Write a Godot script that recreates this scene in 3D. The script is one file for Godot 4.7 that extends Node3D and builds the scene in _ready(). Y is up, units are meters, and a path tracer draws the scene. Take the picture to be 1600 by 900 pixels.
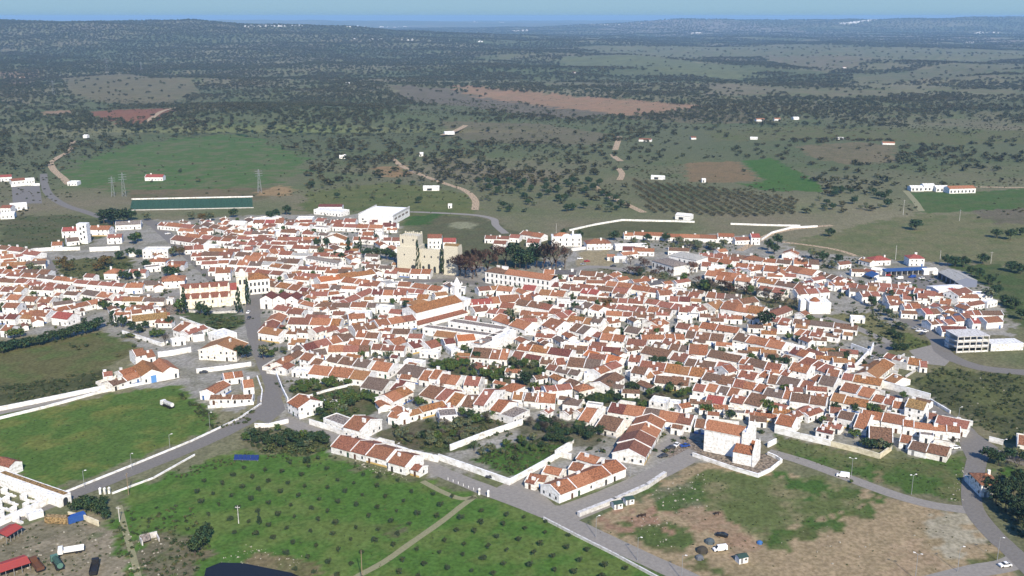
extends Node3D
# An aerial view over a whitewashed town among cork-oak country.
# Photo pixels (1600x900) are turned into points on the ground plane (or on a level h above it) with px().

const CAM_H := 175.0
const FOCAL := 1600.0
const PITCH := 0.2596
var rng := RandomNumberGenerator.new()
var noise := FastNoiseLite.new()
var warp := FastNoiseLite.new()
var M := {}
var taken := {}
var landmarks := []
var pending := []          # things whose label is finished once all of them stand

func _ready() -> void:
	# ---------- camera, sky, sun, exposure ----------
	var cam := Camera3D.new()
	cam.name = "camera"
	cam.position = Vector3(0, CAM_H, 0)
	cam.rotation = Vector3(-PITCH, 0, 0)
	cam.fov = rad_to_deg(2.0 * atan(450.0 / FOCAL))
	cam.near = 1.0
	cam.far = 90000.0
	add_child(cam)
	var env := Environment.new()
	env.background_mode = Environment.BG_SKY
	var sky := Sky.new()
	var sm := ProceduralSkyMaterial.new()
	sm.sky_top_color = Color(0.25, 0.45, 0.74)
	sm.sky_horizon_color = Color(0.525, 0.64, 0.70)
	sm.sky_curve = 0.12
	sm.ground_bottom_color = Color(0.22, 0.25, 0.22)
	sm.ground_horizon_color = Color(0.45, 0.58, 0.66)
	sm.sun_angle_max = 12.0
	sm.energy_multiplier = 0.95
	sky.sky_material = sm
	env.sky = sky
	env.tonemap_mode = Environment.TONE_MAPPER_LINEAR
	env.tonemap_exposure = 1.55
	env.fog_enabled = true
	env.fog_density = 0.000065
	env.fog_light_color = Color(0.67, 0.85, 1.0)
	env.sdfgi_enabled = true
	env.ssao_enabled = true
	env.ssil_enabled = true
	var we := WorldEnvironment.new()
	we.name = "world_environment"
	we.environment = env
	add_child(we)
	var sun := DirectionalLight3D.new()
	sun.name = "sun"
	sun.light_energy = 1.5
	sun.light_color = Color(1.0, 0.955, 0.88)
	sun.light_angular_distance = 0.5
	sun.shadow_enabled = true
	var el := deg_to_rad(37.0)
	var az := deg_to_rad(15.0)
	var to_sun := Vector3(cos(el) * sin(az), sin(el), cos(el) * cos(az))
	add_child(sun)
	sun.look_at_from_position(to_sun * 100.0, Vector3.ZERO, Vector3.UP)
	# ---------- everything else ----------
	rng.seed = 20240117
	noise.seed = 7
	noise.noise_type = FastNoiseLite.TYPE_SIMPLEX_SMOOTH
	noise.frequency = 1.0
	noise.fractal_octaves = 4
	warp.seed = 19
	warp.noise_type = FastNoiseLite.TYPE_SIMPLEX
	warp.frequency = 1.0
	warp.fractal_octaves = 3
	make_materials()
	make_landmark_list()
	make_ground()
	make_roads()
	make_water()
	make_landmarks()
	make_houses()
	make_walls()
	make_trees()
	make_orchard()
	make_woodland()
	make_scrub()
	make_street_things()
	make_vehicles()
	make_far_places()
	finish_labels()

# ====================================================================== helpers
func px(u: float, v: float, h := 0.0) -> Vector3:
	var x := (u - 800.0) / FOCAL
	var y := -(v - 450.0) / FOCAL
	var d := Vector3(x, y * cos(PITCH) - sin(PITCH), -y * sin(PITCH) - cos(PITCH))
	return Vector3(0, CAM_H, 0) + d * ((h - CAM_H) / d.y)

func px2(u: float, v: float, h := 0.0) -> Vector2:
	var p := px(u, v, h)
	return Vector2(p.x, p.z)

func poly(list: Array) -> PackedVector2Array:
	var out := PackedVector2Array()
	for i in range(0, list.size(), 2):
		out.append(px2(list[i], list[i + 1]))
	return out

func numbered(called: String) -> String:
	var n: int = taken.get(called, 0)
	taken[called] = n + 1
	return called if n == 0 else "%s_%03d" % [called, n]

func lin(r: float, g: float, b: float) -> Color:   # real-world (linear) base colour to the sRGB that albedo_color wants
	return Color(r, g, b).linear_to_srgb()

func mat(r: float, g: float, b: float, rough := 0.9, tex: Texture2D = null, scale := 0.1, metal := 0.0) -> StandardMaterial3D:
	var m := StandardMaterial3D.new()
	m.albedo_color = lin(r, g, b)
	m.roughness = rough
	m.metallic = metal
	m.metallic_specular = 0.3
	if tex:
		m.albedo_texture = tex
		m.uv1_triplanar = true
		m.uv1_world_triplanar = true
		m.uv1_scale = Vector3.ONE * scale
	return m

func ramp_texture(sd: int, freq: float, octaves: int, stops: Array, size := 512) -> NoiseTexture2D:
	var n := FastNoiseLite.new()
	n.seed = sd
	n.noise_type = FastNoiseLite.TYPE_SIMPLEX_SMOOTH
	n.frequency = freq
	n.fractal_octaves = octaves
	n.fractal_gain = 0.6
	var t := NoiseTexture2D.new()
	t.width = size
	t.height = size
	t.seamless = true
	t.noise = n
	var g := Gradient.new()
	var offs := PackedFloat32Array()
	var cols := PackedColorArray()
	for s in stops:
		offs.append(s[0])
		cols.append(s[1])
	g.offsets = offs
	g.colors = cols
	t.color_ramp = g
	return t

func face(st: SurfaceTool, pts: Array, outward: Vector3) -> void:
	# a flat convex polygon, turned so that its front looks along outward
	var n: Vector3 = (pts[2] - pts[0]).cross(pts[1] - pts[0]).normalized()
	var q := pts
	if n.dot(outward) < 0.0:
		q = pts.duplicate()
		q.reverse()
		n = -n
	for i in range(1, q.size() - 1):
		st.set_normal(n)
		st.add_vertex(q[0])
		st.set_normal(n)
		st.add_vertex(q[i])
		st.set_normal(n)
		st.add_vertex(q[i + 1])

func bx(st: SurfaceTool, lo: Vector3, hi: Vector3, skip_bottom := true) -> void:
	var a := lo
	var b := hi
	face(st, [Vector3(a.x, a.y, b.z), Vector3(a.x, b.y, b.z), Vector3(b.x, b.y, b.z), Vector3(b.x, a.y, b.z)], Vector3(0, 0, 1))
	face(st, [Vector3(a.x, a.y, a.z), Vector3(a.x, b.y, a.z), Vector3(b.x, b.y, a.z), Vector3(b.x, a.y, a.z)], Vector3(0, 0, -1))
	face(st, [Vector3(a.x, a.y, a.z), Vector3(a.x, b.y, a.z), Vector3(a.x, b.y, b.z), Vector3(a.x, a.y, b.z)], Vector3(-1, 0, 0))
	face(st, [Vector3(b.x, a.y, a.z), Vector3(b.x, b.y, a.z), Vector3(b.x, b.y, b.z), Vector3(b.x, a.y, b.z)], Vector3(1, 0, 0))
	face(st, [Vector3(a.x, b.y, a.z), Vector3(a.x, b.y, b.z), Vector3(b.x, b.y, b.z), Vector3(b.x, b.y, a.z)], Vector3.UP)
	if not skip_bottom:
		face(st, [Vector3(a.x, a.y, a.z), Vector3(a.x, a.y, b.z), Vector3(b.x, a.y, b.z), Vector3(b.x, a.y, a.z)], Vector3.DOWN)

func prism(st: SurfaceTool, ring: Array, y0: float, y1: float, top_scale := 1.0, cap := true) -> void:
	# an upright prism over a ring of Vector2 (x, z), its top drawn in by top_scale about its middle
	var mid := Vector2.ZERO
	for p in ring:
		mid += p
	mid /= ring.size()
	var top := []
	for i in ring.size():
		var p: Vector2 = ring[i]
		var q: Vector2 = ring[(i + 1) % ring.size()]
		var pt := mid + (p - mid) * top_scale
		var qt := mid + (q - mid) * top_scale
		var o := (p + q) * 0.5 - mid
		face(st, [Vector3(p.x, y0, p.y), Vector3(pt.x, y1, pt.y), Vector3(qt.x, y1, qt.y), Vector3(q.x, y0, q.y)], Vector3(o.x, 0.1, o.y))
		top.append(Vector3(pt.x, y1, pt.y))
	if cap:
		face(st, top, Vector3.UP)

func tube(st: SurfaceTool, a: Vector3, b: Vector3, ra: float, rb: float, n := 6) -> void:
	var ax := (b - a).normalized()
	var s := ax.cross(Vector3(0.31, 0.2, 0.93) if absf(ax.y) > 0.9 else Vector3.UP).normalized()
	var t := ax.cross(s)
	for i in n:
		var p := s * cos(TAU * i / n) + t * sin(TAU * i / n)
		var q := s * cos(TAU * (i + 1) / n) + t * sin(TAU * (i + 1) / n)
		face(st, [a + p * ra, b + p * rb, b + q * rb, a + q * ra] if rb > 0.001 else [a + p * ra, b, a + q * ra], p + q)
	if rb > 0.001:
		var cap := []
		for i in n:
			cap.append(b + (s * cos(TAU * i / n) + t * sin(TAU * i / n)) * rb)
		face(st, cap, ax)

func start() -> SurfaceTool:
	var st := SurfaceTool.new()
	st.begin(Mesh.PRIMITIVE_TRIANGLES)
	return st

func part(called: String, st: SurfaceTool, m: Material, parent: Node) -> MeshInstance3D:
	var o := MeshInstance3D.new()
	o.name = called
	o.mesh = st.commit()
	o.set_surface_override_material(0, m)
	parent.add_child(o, true)
	return o

func shared(called: String, mesh: Mesh, m: Material, at: Transform3D, parent: Node) -> MeshInstance3D:
	var o := MeshInstance3D.new()
	o.name = called
	o.mesh = mesh
	o.material_override = m
	o.transform = at
	parent.add_child(o, true)
	return o

func thing(called: String, label: String, category: String, at: Vector3, turn := 0.0, group := "") -> Node3D:
	var o := Node3D.new()
	o.name = numbered(called)
	add_child(o)
	o.position = at
	o.rotation.y = turn
	o.set_meta("label", label)
	o.set_meta("category", category)
	if group != "":
		o.set_meta("group", group)
	return o

func structure(o: Node) -> void:
	o.set_meta("kind", "structure")

const ORDINAL := ["nearest", "second nearest", "third nearest", "fourth nearest", "fifth nearest", "sixth nearest", "seventh nearest", "eighth nearest", "ninth nearest", "tenth nearest", "eleventh nearest", "twelfth nearest", "thirteenth nearest", "fourteenth nearest", "fifteenth nearest", "sixteenth nearest", "seventeenth nearest", "eighteenth nearest", "nineteenth nearest", "twentieth nearest"]
const TENS := ["", "", "twenty", "thirty", "forty", "fifty", "sixty", "seventy", "eighty", "ninety", "hundred"]
const UNITS := ["", "first", "second", "third", "fourth", "fifth", "sixth", "seventh", "eighth", "ninth"]

func ordinal(n: int) -> String:
	if n < 20:
		return ORDINAL[n]
	var k := n + 1
	if k % 10 == 0:
		return TENS[k / 10].trim_suffix("y") + "ieth nearest"
	return "%s-%s nearest" % [TENS[k / 10], UNITS[k % 10]]

func make_landmark_list() -> void:
	for l in [["the castle", 668, 415], ["the pointed bell tower", 742, 470], ["the cream church", 325, 483], ["the town hall", 404, 458], ["the big white hall", 600, 345],
			["the grey-roofed courtyard block", 720, 525], ["the tall white church", 1150, 706], ["the walled green garden", 800, 720], ["the citrus orchard", 515, 630], ["the blue depot", 1415, 425],
			["the concrete shell", 1525, 550], ["the blank white chapel", 1280, 480], ["the long palace", 805, 446], ["the pedimented manor", 885, 382], ["the grey-roofed school", 1040, 412],
			["the slim white tower", 129, 380], ["the barn with the blue door", 240, 592], ["the ruined farm", 1425, 583], ["the sandy square", 928, 402], ["the long blank street wall", 1400, 610],
			["the green sports pitch", 300, 320], ["the cemetery", 40, 770], ["the terrace beside the green orchard", 900, 760], ["the low farmhouse by the meadow", 580, 722], ["the triple-gabled white house", 436, 480],
			["the skylight roof", 872, 556], ["the ochre-roofed row", 1067, 590], ["the tall pine", 1195, 512], ["the two-storey corner house", 476, 645], ["the veranda house", 997, 590],
			["the two-storey end house", 1428, 655], ["the ochre-roofed villa", 235, 505], ["the long orange row", 1120, 525], ["the grey field shed", 1480, 440], ["the curved street", 520, 482],
			["the red hipped house", 905, 612], ["the hill road", 1220, 365], ["the hedge along the brown field", 80, 525], ["the horse camp", 1100, 850], ["the scrap yard", 60, 870],
			["the white byre", 673, 297], ["the olive rows", 1110, 312], ["the meadow house", 240, 282], ["the hillside farmstead", 1470, 298], ["the ploughed field", 1130, 270], ["the curving field wall", 985, 346], ["the stub of pale track", 968, 310], ["the bend of the pale track", 740, 312], ["the thorny scrub slope", 860, 320], ["the field-edge mast", 1411, 336], ["the asphalt yard", 40, 305], ["the earth bank", 430, 300], ["the white hut over the scrub", 658, 240]]:
		landmarks.append([l[0], px2(l[1], l[2])])

func later(o: Node, says: String, at: Vector3, kind: String) -> void:
	pending.append([o, says, Vector2(at.x, at.z), kind])

func finish_labels() -> void:
	# every look-alike is told apart by its description and by which landmark it stands closest to
	var by := {}
	for p in pending:
		var best := 0
		for i in landmarks.size():
			if p[2].distance_squared_to(landmarks[i][1]) < p[2].distance_squared_to(landmarks[best][1]):
				best = i
		var key := "%s|%d" % [p[3], best]
		if not by.has(key):
			by[key] = []
		by[key].append([p[2].distance_to(landmarks[best][1]), p, best])
	for key in by:
		var rows: Array = by[key]
		rows.sort_custom(func(a, b): return a[0] < b[0])
		for i in rows.size():
			var p: Array = rows[i][1]
			var clauses: PackedStringArray = p[1].split(", ")
			while true:
				var text := "%s, %s to %s" % [", ".join(clauses), ordinal(i), landmarks[rows[i][2]][0]]
				p[0].set_meta("label", text)
				if clauses.size() < 2 or text.replace("-", " ").split(" ", false).size() <= 16:
					break
				clauses.remove_at(clauses.size() - 1)

# ====================================================================== materials
func make_materials() -> void:
	var w := Color(1, 1, 1)
	var stain := ramp_texture(3, 0.012, 5, [[0.15, Color(0.74, 0.72, 0.68)], [0.38, Color(0.92, 0.915, 0.90)], [0.6, w]])
	var tile := ramp_texture(5, 0.02, 5, [[0.2, Color(0.62, 0.56, 0.52)], [0.5, Color(0.9, 0.88, 0.86)], [0.8, w]])
	var old := ramp_texture(6, 0.018, 5, [[0.25, Color(0.50, 0.47, 0.44)], [0.45, Color(0.80, 0.75, 0.70)], [0.6, Color(0.95, 0.84, 0.74)], [0.8, w]])
	var grit := ramp_texture(8, 0.02, 5, [[0.2, Color(0.91, 0.91, 0.91)], [0.8, w]])
	M.grit = grit
	M.lime = [mat(0.80, 0.80, 0.785, 0.85, stain, 0.09), mat(0.70, 0.70, 0.685, 0.85, stain, 0.07), mat(0.77, 0.745, 0.69, 0.85, stain, 0.08)]
	M.wall = mat(0.80, 0.80, 0.785, 0.85, stain, 0.05)
	M.cream = mat(0.66, 0.60, 0.44, 0.9, stain, 0.06)
	M.stone = mat(0.74, 0.725, 0.63, 0.95, ramp_texture(44, 0.03, 6, [[0.25, Color(0.62, 0.60, 0.55)], [0.5, Color(0.88, 0.86, 0.82)], [0.75, w]]), 0.16)
	M.ivory = mat(0.74, 0.71, 0.60, 0.9, stain, 0.06)
	M.concrete = mat(0.55, 0.54, 0.52, 0.9, stain, 0.08)
	M.roof = {
		"o": [mat(0.40, 0.190, 0.103, 0.9, tile, 0.11), mat(0.35, 0.172, 0.100, 0.9, old, 0.13), mat(0.37, 0.195, 0.118, 0.9, old, 0.12), mat(0.31, 0.168, 0.108, 0.9, old, 0.15)],
		"O": [mat(0.46, 0.175, 0.072, 0.9, tile, 0.12)],
		"y": [mat(0.36, 0.200, 0.095, 0.9, old, 0.1), mat(0.33, 0.180, 0.085, 0.9, tile, 0.12)],
		"b": [mat(0.215, 0.147, 0.108, 0.95, old, 0.11), mat(0.19, 0.140, 0.110, 0.95, old, 0.14), mat(0.24, 0.152, 0.105, 0.95, old, 0.12), mat(0.17, 0.130, 0.105, 0.95, tile, 0.1)],
		"r": [mat(0.30, 0.150, 0.108, 0.9, old, 0.12), mat(0.31, 0.140, 0.100, 0.9, tile, 0.11), mat(0.255, 0.140, 0.108, 0.9, old, 0.14)],
		"R": [mat(0.34, 0.10, 0.08, 0.9, tile, 0.12)],
		"p": [mat(0.19, 0.085, 0.075, 0.9, old, 0.12)],
		"g": [mat(0.30, 0.30, 0.30, 0.9, old, 0.1), mat(0.36, 0.355, 0.33, 0.9, stain, 0.08)],
		"k": [mat(0.12, 0.12, 0.125, 0.9, tile, 0.1)],
		"w": [mat(0.74, 0.74, 0.73, 0.85, stain, 0.06)],
		"e": [mat(0.33, 0.25, 0.12, 0.95, old, 0.1)],
		"B": [mat(0.035, 0.085, 0.22, 0.6, grit, 0.1)],
	}
	M.window = mat(0.035, 0.04, 0.045, 0.25)
	M.doors = [["brown", mat(0.09, 0.045, 0.025, 0.6)], ["dark green", mat(0.02, 0.06, 0.035, 0.6)], ["grey", mat(0.2, 0.2, 0.2, 0.6)], ["blue", mat(0.04, 0.11, 0.28, 0.6)], ["dark", mat(0.03, 0.028, 0.026, 0.6)]]
	M.plinth = [["ochre", mat(0.48, 0.34, 0.12, 0.9)], ["blue", mat(0.09, 0.17, 0.40, 0.9)], ["grey", mat(0.30, 0.30, 0.31, 0.9)]]
	M.asphalt = mat(0.175, 0.162, 0.142, 0.95, grit, 0.06)
	M.old_asphalt = mat(0.245, 0.226, 0.195, 0.95, grit, 0.05)
	M.track = mat(0.50, 0.45, 0.34, 1.0, old, 0.06)
	M.dirt_track = mat(0.235, 0.225, 0.125, 1.0, grit, 0.08)
	M.paving = mat(0.26, 0.25, 0.22, 0.95, old, 0.07)
	M.line = mat(0.6, 0.6, 0.58, 0.9)
	M.bark = mat(0.10, 0.075, 0.055, 1.0, grit, 0.8)
	M.water = mat(0.012, 0.013, 0.014, 0.12)
	M.water.metallic_specular = 0.25
	M.metal = mat(0.42, 0.43, 0.44, 0.5, null, 0.1, 0.6)
	M.wood = mat(0.26, 0.20, 0.13, 0.9, grit, 0.5)
	M.tyre = mat(0.02, 0.02, 0.02, 0.9)
	M.glass = mat(0.03, 0.035, 0.04, 0.12)
	M.cyan = mat(0.045, 0.135, 0.085, 0.9, old, 0.05)
	M.blue = mat(0.03, 0.09, 0.30, 0.6, grit, 0.1)
	M.hay = mat(0.36, 0.30, 0.17, 1.0, old, 0.1)
	var lf := StandardMaterial3D.new()
	lf.vertex_color_use_as_albedo = true
	lf.roughness = 0.8
	lf.metallic_specular = 0.2
	lf.backlight = Color(0.2, 0.24, 0.1)
	M.leaf = lf
	var tw := StandardMaterial3D.new()
	tw.vertex_color_use_as_albedo = true
	tw.roughness = 1.0
	tw.metallic_specular = 0.1
	M.twig = tw
	var gd := StandardMaterial3D.new()
	gd.vertex_color_use_as_albedo = true
	gd.roughness = 1.0
	gd.metallic_specular = 0.1
	gd.albedo_texture = ramp_texture(21, 0.014, 6, [[0.2, Color(0.80, 0.80, 0.78)], [0.5, Color(0.91, 0.91, 0.90)], [0.8, w]], 1024)
	gd.uv1_triplanar = true
	gd.uv1_world_triplanar = true
	gd.uv1_scale = Vector3.ONE / 37.0
	M.ground = gd

# ====================================================================== ground
func bump(x: float, z: float, cx: float, cz: float, rx: float, rz: float, h: float) -> float:
	var a := (x - cx) / rx
	var b := (z - cz) / rz
	return h * exp(-(a * a + b * b))

func height(x: float, z: float) -> float:
	var d := sqrt(x * x + z * z)
	if d < 1150.0:
		return 0.0
	var k := clampf((d - 1150.0) / 2200.0, 0.0, 1.0)
	var h := k * (noise.get_noise_2d(x / 1100.0, z / 1100.0) * 22.0 + noise.get_noise_2d(x / 380.0 + 40.0, z / 380.0) * 5.0)
	h += bump(x, z, -420, -1780, 330, 260, 22) * k * 3.0
	h += bump(x, z, -3500, -6300, 2600, 1500, 142) + bump(x, z, -1500, -7400, 1500, 1100, 62)
	h += bump(x, z, 5400, -12800, 4300, 1500, 128) + bump(x, z, 8800, -14500, 4000, 1800, 95) + bump(x, z, 2100, -13500, 1200, 900, 62)
	h += bump(x, z, -5200, -21000, 6000, 2600, 96) + bump(x, z, 2500, -26000, 7000, 2500, 70)
	return h

# fields: [polygon in photo pixels, linear colour, ragged edge in metres, share of mottling with a second colour, second colour]
func fields() -> Array:
	var scrub := Color(0.085, 0.088, 0.047)
	return [
		# town floor
		[[0, 400, 120, 345, 250, 345, 420, 335, 560, 335, 620, 352, 640, 392, 720, 420, 800, 405, 860, 388, 900, 378, 1000, 365, 1200, 370, 1260, 395, 1340, 402, 1480, 412, 1560, 440, 1580, 520, 1500, 530, 1420, 515, 1340, 500, 1380, 545, 1350, 590, 1460, 625, 1520, 690, 1480, 715, 1360, 700, 1210, 690, 1100, 720, 960, 745, 880, 780, 800, 745, 640, 735, 520, 700, 430, 660, 440, 590, 400, 540, 390, 640, 320, 640, 160, 600, 230, 560, 160, 515, 0, 530], Color(0.30, 0.285, 0.25), 4.0, 0.5, Color(0.21, 0.20, 0.15)],
		# upper-left meadow
		[[95, 268, 140, 245, 200, 228, 300, 213, 365, 209, 430, 222, 470, 240, 480, 270, 400, 290, 300, 302, 220, 303, 130, 292], Color(0.080, 0.135, 0.042), 14.0, 0.65, Color(0.130, 0.140, 0.068)],
		[[200, 297, 420, 293, 460, 300, 400, 312, 205, 313], Color(0.16, 0.13, 0.075), 3.0, 0.4, Color(0.10, 0.11, 0.05)],
		[[480, 300, 600, 285, 735, 303, 745, 335, 650, 345, 560, 330, 470, 330], Color(0.13, 0.14, 0.055), 5.0, 0.5, Color(0.09, 0.115, 0.04)],
		[[640, 335, 760, 340, 800, 360, 880, 372, 870, 400, 790, 425, 700, 400, 650, 372], Color(0.105, 0.110, 0.058), 4.0, 0.5, Color(0.12, 0.11, 0.06)],
		[[636, 340, 690, 333, 668, 352, 630, 352], Color(0.055, 0.105, 0.030), 2.0, 0.2, Color(0.08, 0.11, 0.04)],
		[[698, 351, 708, 347, 724, 346, 740, 348, 746, 352, 738, 356, 722, 358, 705, 356], Color(0.24, 0.24, 0.15), 1.0, 0.2, Color(0.18, 0.18, 0.1)],
		[[400, 300, 440, 290, 462, 296, 450, 306, 410, 306], Color(0.30, 0.21, 0.11), 3.0, 0.3, Color(0.2, 0.15, 0.08)],
		[[585, 262, 632, 258, 640, 274, 600, 278], Color(0.27, 0.18, 0.095), 6.0, 0.4, Color(0.15, 0.13, 0.06)],
		# sandy square
		[[905, 392, 950, 391, 962, 402, 955, 416, 900, 415], Color(0.30, 0.25, 0.15), 1.0, 0.2, Color(0.25, 0.22, 0.14)],
		[[930, 420, 1010, 425, 1120, 446, 1250, 470, 1300, 486, 1250, 492, 1170, 470, 1040, 445, 940, 432], Color(0.17, 0.15, 0.09), 3.0, 0.5, Color(0.10, 0.11, 0.05)],
		# right-hand fields
		[[1225, 386, 1290, 365, 1370, 346, 1440, 334, 1520, 336, 1600, 352, 1650, 360, 1650, 418, 1500, 412, 1345, 402, 1300, 392], Color(0.160, 0.155, 0.080), 5.0, 0.6, Color(0.125, 0.140, 0.062)],
		[[880, 358, 960, 346, 1080, 348, 1060, 362, 960, 372, 900, 372], Color(0.115, 0.115, 0.06), 3.0, 0.4, Color(0.09, 0.1, 0.045)],
		[[1160, 252, 1205, 247, 1270, 280, 1290, 300, 1210, 298, 1150, 288, 1195, 283], Color(0.062, 0.125, 0.030), 4.0, 0.2, Color(0.09, 0.13, 0.04)],
		[[1072, 254, 1150, 252, 1190, 282, 1130, 286, 1072, 283], Color(0.20, 0.145, 0.078), 4.0, 0.3, Color(0.15, 0.125, 0.07)],
		[[1420, 302, 1530, 299, 1650, 292, 1650, 326, 1520, 330, 1440, 334], Color(0.070, 0.118, 0.036), 4.0, 0.4, Color(0.10, 0.12, 0.05)],
		[[1520, 330, 1650, 322, 1650, 350, 1560, 350], Color(0.14, 0.125, 0.085), 5.0, 0.4, Color(0.10, 0.10, 0.055)],
		[[1250, 228, 1340, 222, 1400, 228, 1400, 252, 1330, 258, 1260, 244], Color(0.17, 0.145, 0.085), 6.0, 0.4, Color(0.12, 0.115, 0.06)],
		[[1100, 205, 1250, 195, 1600, 205, 1650, 222, 1500, 226, 1300, 216, 1120, 222], Color(0.13, 0.13, 0.065), 9.0, 0.5, Color(0.11, 0.13, 0.05)],
		[[690, 196, 840, 196, 960, 210, 930, 226, 790, 224, 700, 215], Color(0.15, 0.135, 0.085), 8.0, 0.4, Color(0.12, 0.12, 0.06)],
		[[705, 136, 740, 135, 850, 147, 960, 156, 1100, 166, 1080, 178, 980, 184, 860, 170, 760, 157], Color(0.30, 0.190, 0.115), 18.0, 0.5, Color(0.24, 0.18, 0.11)],
		[[600, 138, 700, 140, 830, 165, 960, 178, 900, 190, 760, 172, 640, 158], Color(0.155, 0.135, 0.10), 18.0, 0.4, Color(0.13, 0.12, 0.07)],
		[[1080, 172, 1180, 176, 1200, 192, 1070, 194, 960, 186], Color(0.15, 0.13, 0.08), 12.0, 0.5, Color(0.11, 0.12, 0.055)],
		[[95, 120, 200, 116, 300, 128, 310, 142, 270, 158, 150, 160, 110, 145], Color(0.165, 0.145, 0.085), 15.0, 0.4, Color(0.13, 0.13, 0.07)],
		[[138, 178, 190, 176, 285, 180, 262, 192, 235, 201, 190, 199, 150, 190], Color(0.22, 0.105, 0.065), 8.0, 0.2, Color(0.2, 0.13, 0.08)],
		[[66, 176, 118, 173, 108, 184, 70, 184], Color(0.29, 0.20, 0.125), 8.0, 0.2, Color(0.24, 0.17, 0.1)],
		[[0, 115, 60, 112, 70, 122, 0, 135], Color(0.24, 0.17, 0.11), 14.0, 0.3, Color(0.17, 0.15, 0.08)],
		[[890, 78, 1240, 72, 1600, 80, 1600, 92, 1380, 96, 1240, 88, 1000, 92], Color(0.17, 0.165, 0.10), 60.0, 0.5, Color(0.12, 0.14, 0.07)],
		[[880, 92, 1010, 92, 1180, 108, 1160, 124, 1000, 112, 870, 104], Color(0.15, 0.165, 0.085), 40.0, 0.5, Color(0.12, 0.13, 0.07)],
		[[1180, 84, 1300, 86, 1380, 95, 1300, 112, 1210, 100], Color(0.19, 0.165, 0.11), 40.0, 0.5, Color(0.13, 0.14, 0.07)],
		[[1330, 118, 1500, 104, 1600, 100, 1600, 112, 1480, 124, 1340, 128], Color(0.16, 0.15, 0.09), 40.0, 0.5, Color(0.12, 0.14, 0.07)],
		[[920, 46, 1100, 47, 1400, 56, 1600, 62, 1600, 66, 1300, 62, 960, 54], Color(0.25, 0.21, 0.16), 120.0, 0.5, Color(0.14, 0.15, 0.09)],
		# left middle
		[[0, 340, 100, 335, 200, 350, 130, 385, 0, 390], Color(0.085, 0.10, 0.045), 4.0, 0.5, Color(0.12, 0.11, 0.06)],
		[[80, 408, 190, 400, 215, 410, 175, 440, 90, 432], Color(0.12, 0.12, 0.05), 3.0, 0.6, Color(0.08, 0.1, 0.035)],
		[[-40, 560, 0, 545, 90, 530, 160, 516, 226, 545, 180, 565, 160, 580, 80, 598, -40, 618], Color(0.120, 0.116, 0.050), 2.0, 0.55, Color(0.095, 0.124, 0.042)],
		[[-40, 605, 80, 595, 165, 578, 165, 608, 100, 622, -40, 645], Color(0.07, 0.078, 0.036), 2.0, 0.6, Color(0.11, 0.11, 0.055)],
		[[-60, 655, 60, 640, 190, 612, 275, 602, 345, 655, 330, 672, 220, 712, 96, 760, 96, 772, -60, 712], Color(0.084, 0.142, 0.034), 2.0, 0.6, Color(0.145, 0.165, 0.045)],
		[[270, 486, 320, 486, 385, 492, 384, 512, 330, 518, 290, 500], Color(0.08, 0.105, 0.045), 2.0, 0.6, Color(0.13, 0.13, 0.075)],
		# foreground meadow and orchard
		[[205, 762, 300, 728, 385, 700, 410, 712, 500, 706, 560, 722, 640, 742, 740, 772, 800, 778, 880, 815, 980, 868, 1040, 905, 1060, 960, 90, 960, 150, 900, 170, 850], Color(0.074, 0.145, 0.030), 2.5, 0.6, Color(0.112, 0.158, 0.042)],
		[[330, 905, 420, 866, 480, 880, 520, 905], Color(0.19, 0.155, 0.085), 3.0, 0.4, Color(0.1, 0.12, 0.04)],
		[[210, 840, 280, 830, 330, 850, 300, 910, 210, 910], Color(0.15, 0.135, 0.085), 3.0, 0.6, Color(0.08, 0.11, 0.035)],
		[[560, 716, 640, 738, 655, 752, 610, 752, 540, 724], Color(0.14, 0.14, 0.075), 3.0, 0.6, Color(0.08, 0.12, 0.03)],
		[[585, 826, 630, 825, 645, 838, 600, 842], Color(0.13, 0.13, 0.07), 4.0, 0.6, Color(0.08, 0.12, 0.03)],
		[[400, 672, 500, 680, 520, 702, 470, 712, 385, 702], Color(0.10, 0.115, 0.05), 3.0, 0.6, Color(0.15, 0.145, 0.085)],
		[[738, 718, 800, 690, 882, 686, 872, 712, 802, 744], Color(0.070, 0.135, 0.030), 1.0, 0.45, Color(0.060, 0.100, 0.028)],
		[[620, 690, 700, 668, 760, 660, 740, 700, 690, 712], Color(0.13, 0.125, 0.08), 2.0, 0.6, Color(0.07, 0.09, 0.035)],
		# gardens inside the town
		[[452, 600, 520, 594, 600, 590, 604, 640, 560, 655, 500, 664, 470, 645], Color(0.115, 0.110, 0.060), 1.5, 0.6, Color(0.075, 0.095, 0.038)],
		[[580, 672, 640, 662, 720, 650, 800, 655, 790, 672, 750, 688, 700, 706, 660, 706, 610, 696], Color(0.115, 0.105, 0.065), 1.5, 0.6, Color(0.070, 0.090, 0.036)],
		[[800, 660, 870, 655, 960, 668, 940, 692, 890, 700, 830, 690], Color(0.085, 0.09, 0.05), 1.5, 0.6, Color(0.15, 0.14, 0.095)],
		[[655, 568, 760, 556, 860, 568, 850, 608, 760, 600, 700, 590], Color(0.12, 0.11, 0.068), 1.5, 0.6, Color(0.075, 0.095, 0.04)],
		[[880, 614, 980, 600, 1080, 606, 1080, 630, 980, 640, 900, 638], Color(0.13, 0.12, 0.075), 1.5, 0.6, Color(0.08, 0.1, 0.042)],
		[[1260, 540, 1330, 550, 1350, 572, 1290, 570], Color(0.16, 0.15, 0.10), 1.5, 0.6, Color(0.08, 0.1, 0.042)],
		# scrap yard
		[[-40, 845, 60, 815, 135, 800, 165, 830, 185, 880, 190, 960, -40, 960], Color(0.25, 0.215, 0.15), 3.0, 0.5, Color(0.17, 0.155, 0.10)],
		# ground round the tall white church
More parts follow.
